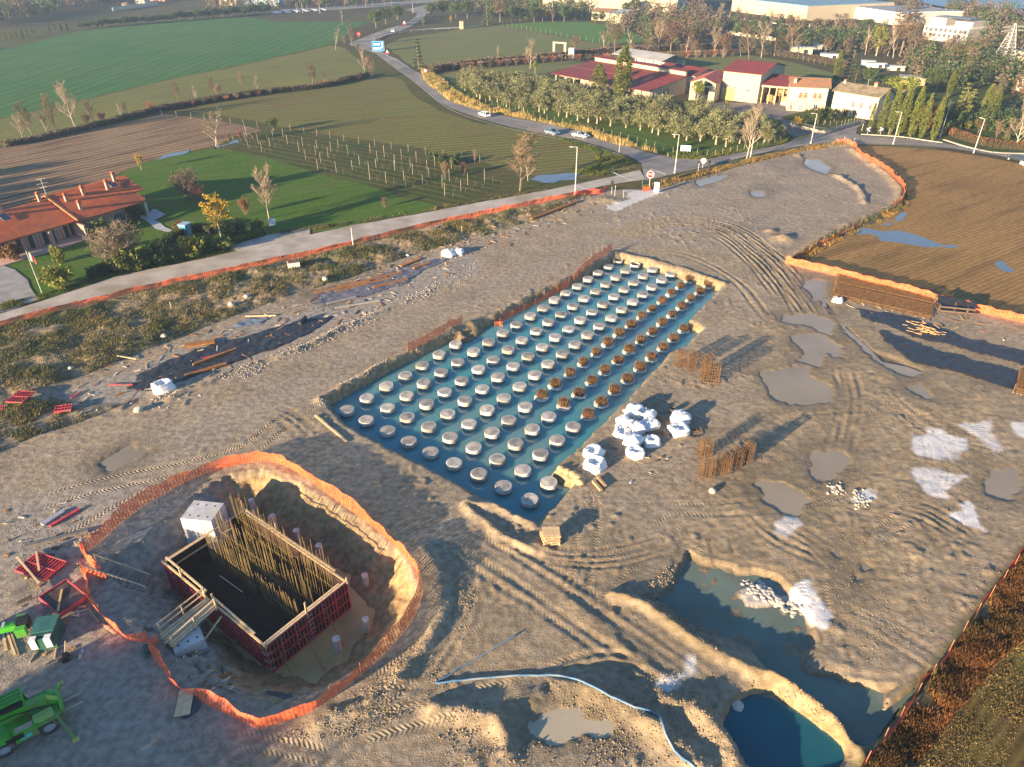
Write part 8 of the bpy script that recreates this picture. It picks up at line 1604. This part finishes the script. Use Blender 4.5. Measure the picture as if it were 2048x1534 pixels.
a, w8, rz8 = frame((1662, 228), (1748, 244)); h8 = pxh((1745, 240), 194); t = thing('villa', 'white villa with grey-brown tiled roof and brown shutters beside the palm', 'house', a+Vector((0, 1, 0)), rz8+.05); w8 = max(12, w8)
gable_walls(t, w8, 9, h8, 1.9, WALLW, 'x'); gable_roof(t, 0, w8, 0, 9, h8, 1.9, TILEG, 'x', .6, .4); chimney(t, (w8*.72, 4.5, h8+1.4), 1.3, .9, WALLP, TILEB); chimney(t, (.6, 4.0, h8+1.2), 1.2, .6, WALLW, TILEB)
for x in (w8*.48, w8*.66, w8*.86): opening(t, (x, -.06, h8*.42), 1.0, 1.7, name='window', pm=SHUT)
for x in (w8*.64, w8*.86): opening(t, (x, -.06, h8*.78), .8, .7, name='attic_window', pm=SHUT)
for x in (w8*.3, w8*.55): opening(t, (x, -.06, .1), 1.1, 2.1, name='door', pm=SHUT)
opening(t, (w8+.06, 4.5, h8*.4), 1.0, 1.5, 'y', 1)
# garden wall with railing
t = thing('garden_wall', 'low cream garden wall with railing in front of the villas', 'wall', P(1580, 252)); q = smooth_line(PL([(1580, 252), (1615, 260), (1650, 267), (1680, 258), (1720, 247)]), 3); mb = MB(); rl = MB()
for a, b in zip(q[:-1], q[1:]):
    mb.beam(a-q[0]+Vector((0, 0, .35)), b-q[0]+Vector((0, 0, .35)), .3, .7); rl.beam(a-q[0]+Vector((0, 0, 1.4)), b-q[0]+Vector((0, 0, 1.4)), .06, .06)
    for k in range(6): c = a.lerp(b, k/6)-q[0]; rl.beam(c+Vector((0, 0, .7)), c+Vector((0, 0, 1.5)), .05, .05)
mb.build('wall_base', WALLC, t); tag(rl.build('railing', mat('railing_green', (.12, .15, .12), .6), t), kind='stuff')
# ruined concrete frame in the hedge
p = P(1108, 114); t = thing('concrete_portal', 'free-standing pale concrete portal frame in the hedge', 'portal', p, -.5)
for x in (0, 5.2): mb = MB(); mb.box((x, 0, 2.8), (1.0, .8, 5.6)); mb.build('column', WALLC, t)
mb = MB(); mb.box((2.6, 0, 5.75), (6.4, .9, .5)); mb.build('lintel', WALLC, t); mb = MB(); mb.box((8.0, .6, 2.0), (2.4, 1.2, 4.0)); mb.build('side_block', WALLG, t)
p = P(923, 58); t = thing('shrine', 'small tall cream shrine-like hut at the road edge of the pale field', 'hut', p, .2); mb = MB(); mb.box((0, 0, 1.9), (2.0, 1.6, 3.8)); mb.build('walls', WALLC, t); mb = MB(); mb.box((0, 0, 3.95), (2.3, 1.9, .25)); mb.build('roof', TILEB, t)
# ---- far buildings
def hall(pxL, pxR, topy, depth, label, wall, roof=None, wins=0, winh=1.4, name='factory', flat=True, roofrise=1.0, band=None, cat='factory', winrows=1, drz=0.0):
    a, w, rz = frame(pxL, pxR); h = pxh(pxL, topy); t = thing(name, label, cat, a, rz+drz); gable_walls(t, w, depth, h, roofrise if not flat else 0, wall, 'x' if not flat else None)
    if flat: mb = MB(); mb.box((w/2, depth/2, h+.15), (w-.5, depth-.5, .3)); mb.build('roof', roof or GREYM, t); mb = MB(); mb.box((w/2, -.06, h-.1), (w+.1, .14, .5)); mb.build('parapet', band or wall, t)
    else: gable_roof(t, 0, w, 0, depth, h, roofrise, roof or TILEB, 'x', .5, 1.2)
    for r_ in range(winrows):
        for k in range(wins): opening(t, (w*(k+.6)/(wins+.2), -.06, h*(.28+.36*r_) if winrows > 1 else h*.5), w/wins*.55, winh, mull=1)
    return t, w, h
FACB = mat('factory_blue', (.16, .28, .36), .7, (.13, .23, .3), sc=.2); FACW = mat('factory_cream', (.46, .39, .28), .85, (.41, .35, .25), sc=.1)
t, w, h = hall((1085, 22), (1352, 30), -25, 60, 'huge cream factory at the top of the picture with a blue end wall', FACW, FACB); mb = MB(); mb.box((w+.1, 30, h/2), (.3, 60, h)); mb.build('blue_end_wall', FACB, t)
for k in range(9): mb = MB(); mb.box((w*(k+1)/10, -.05, h/2), (.5, .14, h)); mb.build('pilaster', FACW, t)
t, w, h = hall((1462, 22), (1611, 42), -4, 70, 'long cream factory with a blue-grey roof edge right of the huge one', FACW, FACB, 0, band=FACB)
for k in range(7): mb = MB(); mb.box((w*(k+1)/8, -.05, h/2), (.4, .14, h)); mb.build('pilaster', FACW, t)
t, w, h = hall((1702, 36), (1785, 50), 14, 45, 'white factory with dark strips across its flat roof', mat('factory_white', (.52, .48, .42), .8), SW)
for k in range(7): mb = MB(); mb.box((w*(k+.6)/7, 22, h+.45), (w/18, 40, .3)); mb.build('roof_light', mat('roof_light_dark', (.12, .13, .15), .4), t)
t, w, h = hall((1842, 78), (1930, 88), 50, 26, 'white office block with rows of windows and roof equipment', mat('factory_white', (.7, .66, .6)), SW, 9, 1.7, 'office_block', winrows=2, cat='office'); mb = MB(); mb.box((w*.2, 10, h+1.8), (w*.36, 14, 3.4)); mb.box((w*.78, 10, h+1.4), (w*.38, 14, 2.6)); mb.build('penthouse', mat('factory_white', (.7, .66, .6)), t)
for k in range(8): mb = MB(); mb.box((w*(.1+.1*k), 9, h+3.8), (2.0, 8, .3)); mb.build('roof_panel', mat('roof_light_dark', (.12, .13, .15)), t)
hall((1183, 40), (1220, 42), 24, 16, 'old cream barn with brown roof above the bright green field, left', FACW, TILEB, 0, flat=False, roofrise=1.6, name='barn', cat='barn'); hall((1219, 46), (1246, 48), 27, 26, 'cream barn with grey roof and shaded blue side above the bright green field', FACW, GREYM, 0, flat=False, roofrise=1.4, name='barn', cat='barn'); hall((1300, 26), (1330, 28), 14, 18, 'brick farmhouse in front of the huge factory', mat('brick_orange', (.42, .22, .12), .9, (.34, .17, .1), sc=1), TILEG, 2, 1.0, flat=False, roofrise=1.5, name='house', cat='house')
hall((440, 10), (478, 12), -8, 30, 'cream warehouse at the top left with blue side', FACW, FACB); hall((478, 12), (560, 12), -6, 30, 'pale blue warehouse beside the cream warehouse at the top', mat('warehouse_blue', (.3, .42, .5), .8, (.25, .36, .44), sc=.2), FACB)
hall((298, 2), (330, 3), -10, 14, 'pink villa far at the upper left, right one', WALLP, TILEB, 4, 1.5, flat=False, roofrise=2, name='house', cat='house', winrows=2); hall((272, 9), (290, 9), -2, 10, 'small white house left of the pink villa, far upper left', WALLW, TILEB, 2, 1, flat=False, roofrise=1.5, name='house', cat='house'); hall((246, 17), (252, 17), 9, 5, 'tiny white tower house at the far upper left', WALLW, TILEB, 1, 1, flat=False, roofrise=1, name='house', cat='house'); hall((88, 3), (100, 3), -4, 9, 'cream house half cut by the top edge at far left', WALLW, TILEB, 2, 1, flat=False, roofrise=1.5, name='house', cat='house'); hall((78, 17), (85, 17), 12, 6, 'tiny pink hut in the far woods at upper left', WALLP, TILEB, 0, flat=False, roofrise=1, name='house', cat='house')
t = thing('boundary_wall', 'long pale pink boundary wall at the far upper left', 'wall', P(226, 23)); q = PL([(226, 23), (258, 18), (316, 11)]); mb = MB()
for a, b in zip(q[:-1], q[1:]): mb.beam(a-q[0]+Vector((0, 0, 1.2)), b-q[0]+Vector((0, 0, 1.2)), .4, 2.4)
mb.build('wall_body', WALLW, t)
hall((1884, 145), (1908, 146), 121, 11, 'cream house with hipped brown roof among trees at right', WALLW, TILEB, 3, 1.3, flat=False, roofrise=1.7, name='house', cat='house', winrows=2); hall((1958, 148), (1995, 158), 130, 11, 'cream house with dark roof at the far right garden', WALLW, TILEB, 4, 1.3, flat=False, roofrise=1.7, name='house', cat='house', winrows=2); hall((2028, 182), (2075, 190), 152, 12, 'pale house cut by the right edge among autumn trees', WALLW, TILEB, 4, 1.4, flat=False, roofrise=1.7, name='house', cat='house', winrows=2)
hall((2018, 118), (2080, 135), 100, 20, 'long white warehouse cut by the right edge, nearest', FACW, GREYM, 6, 1.2, 'warehouse', cat='warehouse'); hall((2022, 100), (2080, 108), 86, 20, 'long white warehouse cut by the right edge, middle', FACW, GREYM, 6, 1.2, 'warehouse', cat='warehouse'); hall((2000, 62), (2022, 65), 52, 14, 'small cream house behind the pylon', WALLW, TILEB, 2, 1.2, flat=False, roofrise=1.5, name='house', cat='house'); hall((2020, 80), (2070, 86), 74, 20, 'long white warehouse cut by the right edge, farthest', FACW, GREYM, 5, 1.2, 'warehouse', cat='warehouse')
random.seed(14)
for k, (x, y, w_, d_, h_, m_, lab) in enumerate(((1602, 108, 9, 5, 2.8, WALLC, 'low cream shed in the allotment behind the farm field'), (1660, 116, 8, 4, 1.6, SW, 'white tunnel-like shed left of the dark spruce'), (1735, 130, 5, 3, 1.6, mat('caravan_blue', (.25, .4, .5), .5), 'pale blue shed in the yard behind the villas'), (1752, 134, 7, 3, 1.4, SW, 'white shed in the yard behind the villas, left'), (1788, 140, 7, 3, 1.5, WALLW, 'white shed in the yard behind the villas, right'), (1822, 168, 8, 5, 2.4, WALLP, 'pinkish shed behind the umbrella pine'), (1640, 100, 6, 4, 2.2, WALLW, 'small white shed under the allotment trees'))):
    t = thing('shed', lab, 'shed', P(x, y), -.35); mb = MB(); mb.box((0, 0, h_/2), (w_, d_, h_)); mb.build('walls', m_, t); mb = MB(); mb.box((0, 0, h_+.1), (w_+.5, d_+.5, .2)); mb.build('roof', GREYM, t)
    mb = MB(); mb.box((w_*.2, -d_/2-.03, h_*.4), (w_*.2, .06, h_*.75)); mb.build('door', DARKO, t)
for (x0, y0, x1, y1, lab) in ((1453, 68, 1550, 82, 'white garden wall with pillars behind the bare trees'), (1600, 52, 1740, 72, 'long pale crash barrier along the embankment at top right'), (1470, 42, 1600, 54, 'dark crash barrier along the embankment at top, left part')):
    t = thing('boundary_wall', lab, 'wall', P(x0, y0)); a, b = P(x0, y0), P(x1, y1); mb = MB(); mb.beam(Vector((0, 0, .8)), b-a+Vector((0, 0, .8)), .3, 1.6 if 'garden' in lab else .5); mb.build('wall_body', WALLW if 'dark' not in lab else GREYM, t)
    pm_ = MB().box((0, 0, 1.0), (.5, .5, 2.0)).mesh('pillar', [WALLW])
    for k in range(8): link('pillar', pm_, t, (b-a)*(k/7))
# lattice pylon
p = P(2006, 122); H = pxh((2006, 122), 46); t = thing('lattice_pylon', 'tall grey lattice pylon standing near the right picture edge', 'pylon', p, .3); mb = MB(); R0, R1 = 3.0, .6
rr0 = lambda z: R0+(R1-R0)*min(z/(H*.85), 1); cn = [(-1, -1), (1, -1), (1, 1), (-1, 1)]
for sx, sy in cn: mb.beam((sx*R0, sy*R0, 0), (sx*R1, sy*R1, H*.85), .25, .25); mb.beam((sx*R1, sy*R1, H*.85), (sx*.1, sy*.1, H), .2, .2)
for k in range(9):
    z0_, z1_ = H*.85*k/9, H*.85*(k+1)/9
    for i in range(4): (ax_, ay_), (bx_, by_) = cn[i], cn[(i+1) % 4]; mb.beam((ax_*rr0(z0_), ay_*rr0(z0_), z0_), (bx_*rr0(z1_), by_*rr0(z1_), z1_), .14, .14); mb.beam((ax_*rr0(z1_), ay_*rr0(z1_), z1_), (bx_*rr0(z1_), by_*rr0(z1_), z1_), .14, .14)
mb.build('mast', mat('pylon_steel', (.4, .4, .4), .6), t); mb = MB()
for z in (.8, .9): mb.beam((-6, 0, H*z), (6, 0, H*z), .25, .25); mb.beam((-6, 0, H*z), (0, 0, H*(z+.05)), .15, .15); mb.beam((6, 0, H*z), (0, 0, H*(z+.05)), .15, .15)
mb.build('cross_arms', mat('pylon_steel', (.4, .4, .4)), t)
# far parking: cars and lamps at the top
cm_ = MB(); cm_.box((0, 0, .6), (4.2, 1.7, .7), top=(.95, .9)); cm_.box((-.2, 0, 1.15), (2.2, 1.5, .5), top=(.75, .85)); random.seed(3)
cms = [cm_.mesh('far_car', [m_]) for m_ in (CW, CS, CD)]
for k in range(16): tag(link('parked_car', cms[k % 3], None, P(552+k*6.2, 27-k*.35), .4), f"tiny parked car far at the top of the wheat field, {ORD[k]} from left", 'car', 'cars parked far at the top')
for k, x in enumerate((594, 606, 640, 826, 858)): lamp((x, 26), (x, 6), f"tiny far street lamp at the top of the picture, {ORD[k]} from left", None, grp='far street lamps')
# trees outside the picture whose long evening shadows cross the fields
random.seed(9)
def outrow(a, b, n, h, label, kd='round', w=1.0):
    for k in range(n):
        t = (k+random.uniform(-.2, .2))/max(1, n-1); N_ = dict(round=7.0, poplar=15, bare=10.5, cypress=10.4)[kd]
        tree(kd, (a[0]+(b[0]-a[0])*t, a[1]+(b[1]-a[1])*t, 0), h*random.uniform(.85, 1.1)/N_, label % ORD[k], w, 'trees beyond the picture edge')
outrow((-150, 128), (-122, 96), 7, 13, 'tall tree beyond the left picture edge behind the farmhouse, %s from north', 'round', .7)
outrow((-53, 11), (-43, -3), 8, 8.9, 'bushy tree out of the picture at lower left shading the gravel, %s from north', 'round', 1.0)
outrow((-330, 360), (-300, 300), 4, 16, 'tall tree beyond the left picture edge by the wheat field, %s from north', 'round', .6)
hedge([(300, 226), (420, 204), (540, 186), (650, 174), (735, 152)], 1.6, 3.0, 'dark brown hedge bottom along the upper edge of the sprouting field', L_BR, 9000, 11, .22); hedge([(10, 294), (100, 276), (205, 251), (300, 226)], 1.4, 2.6, 'dark hedge bottom along the upper edge of the ploughed field', L_BR, 5000, 12, .22)
hedge([(862, 146), (940, 133), (1040, 124), (1110, 117), (1210, 108), (1330, 102), (1460, 98)], 2.6, 4.0, 'dark bramble hedge between the pale field and the olive grove', L_BR, 12000, 13, .3); hedge([(1480, 105), (1560, 112), (1660, 128), (1700, 140)], 2.2, 4.0, 'bramble hedge at the far side of the farm field', L_BR, 5000, 14, .3)
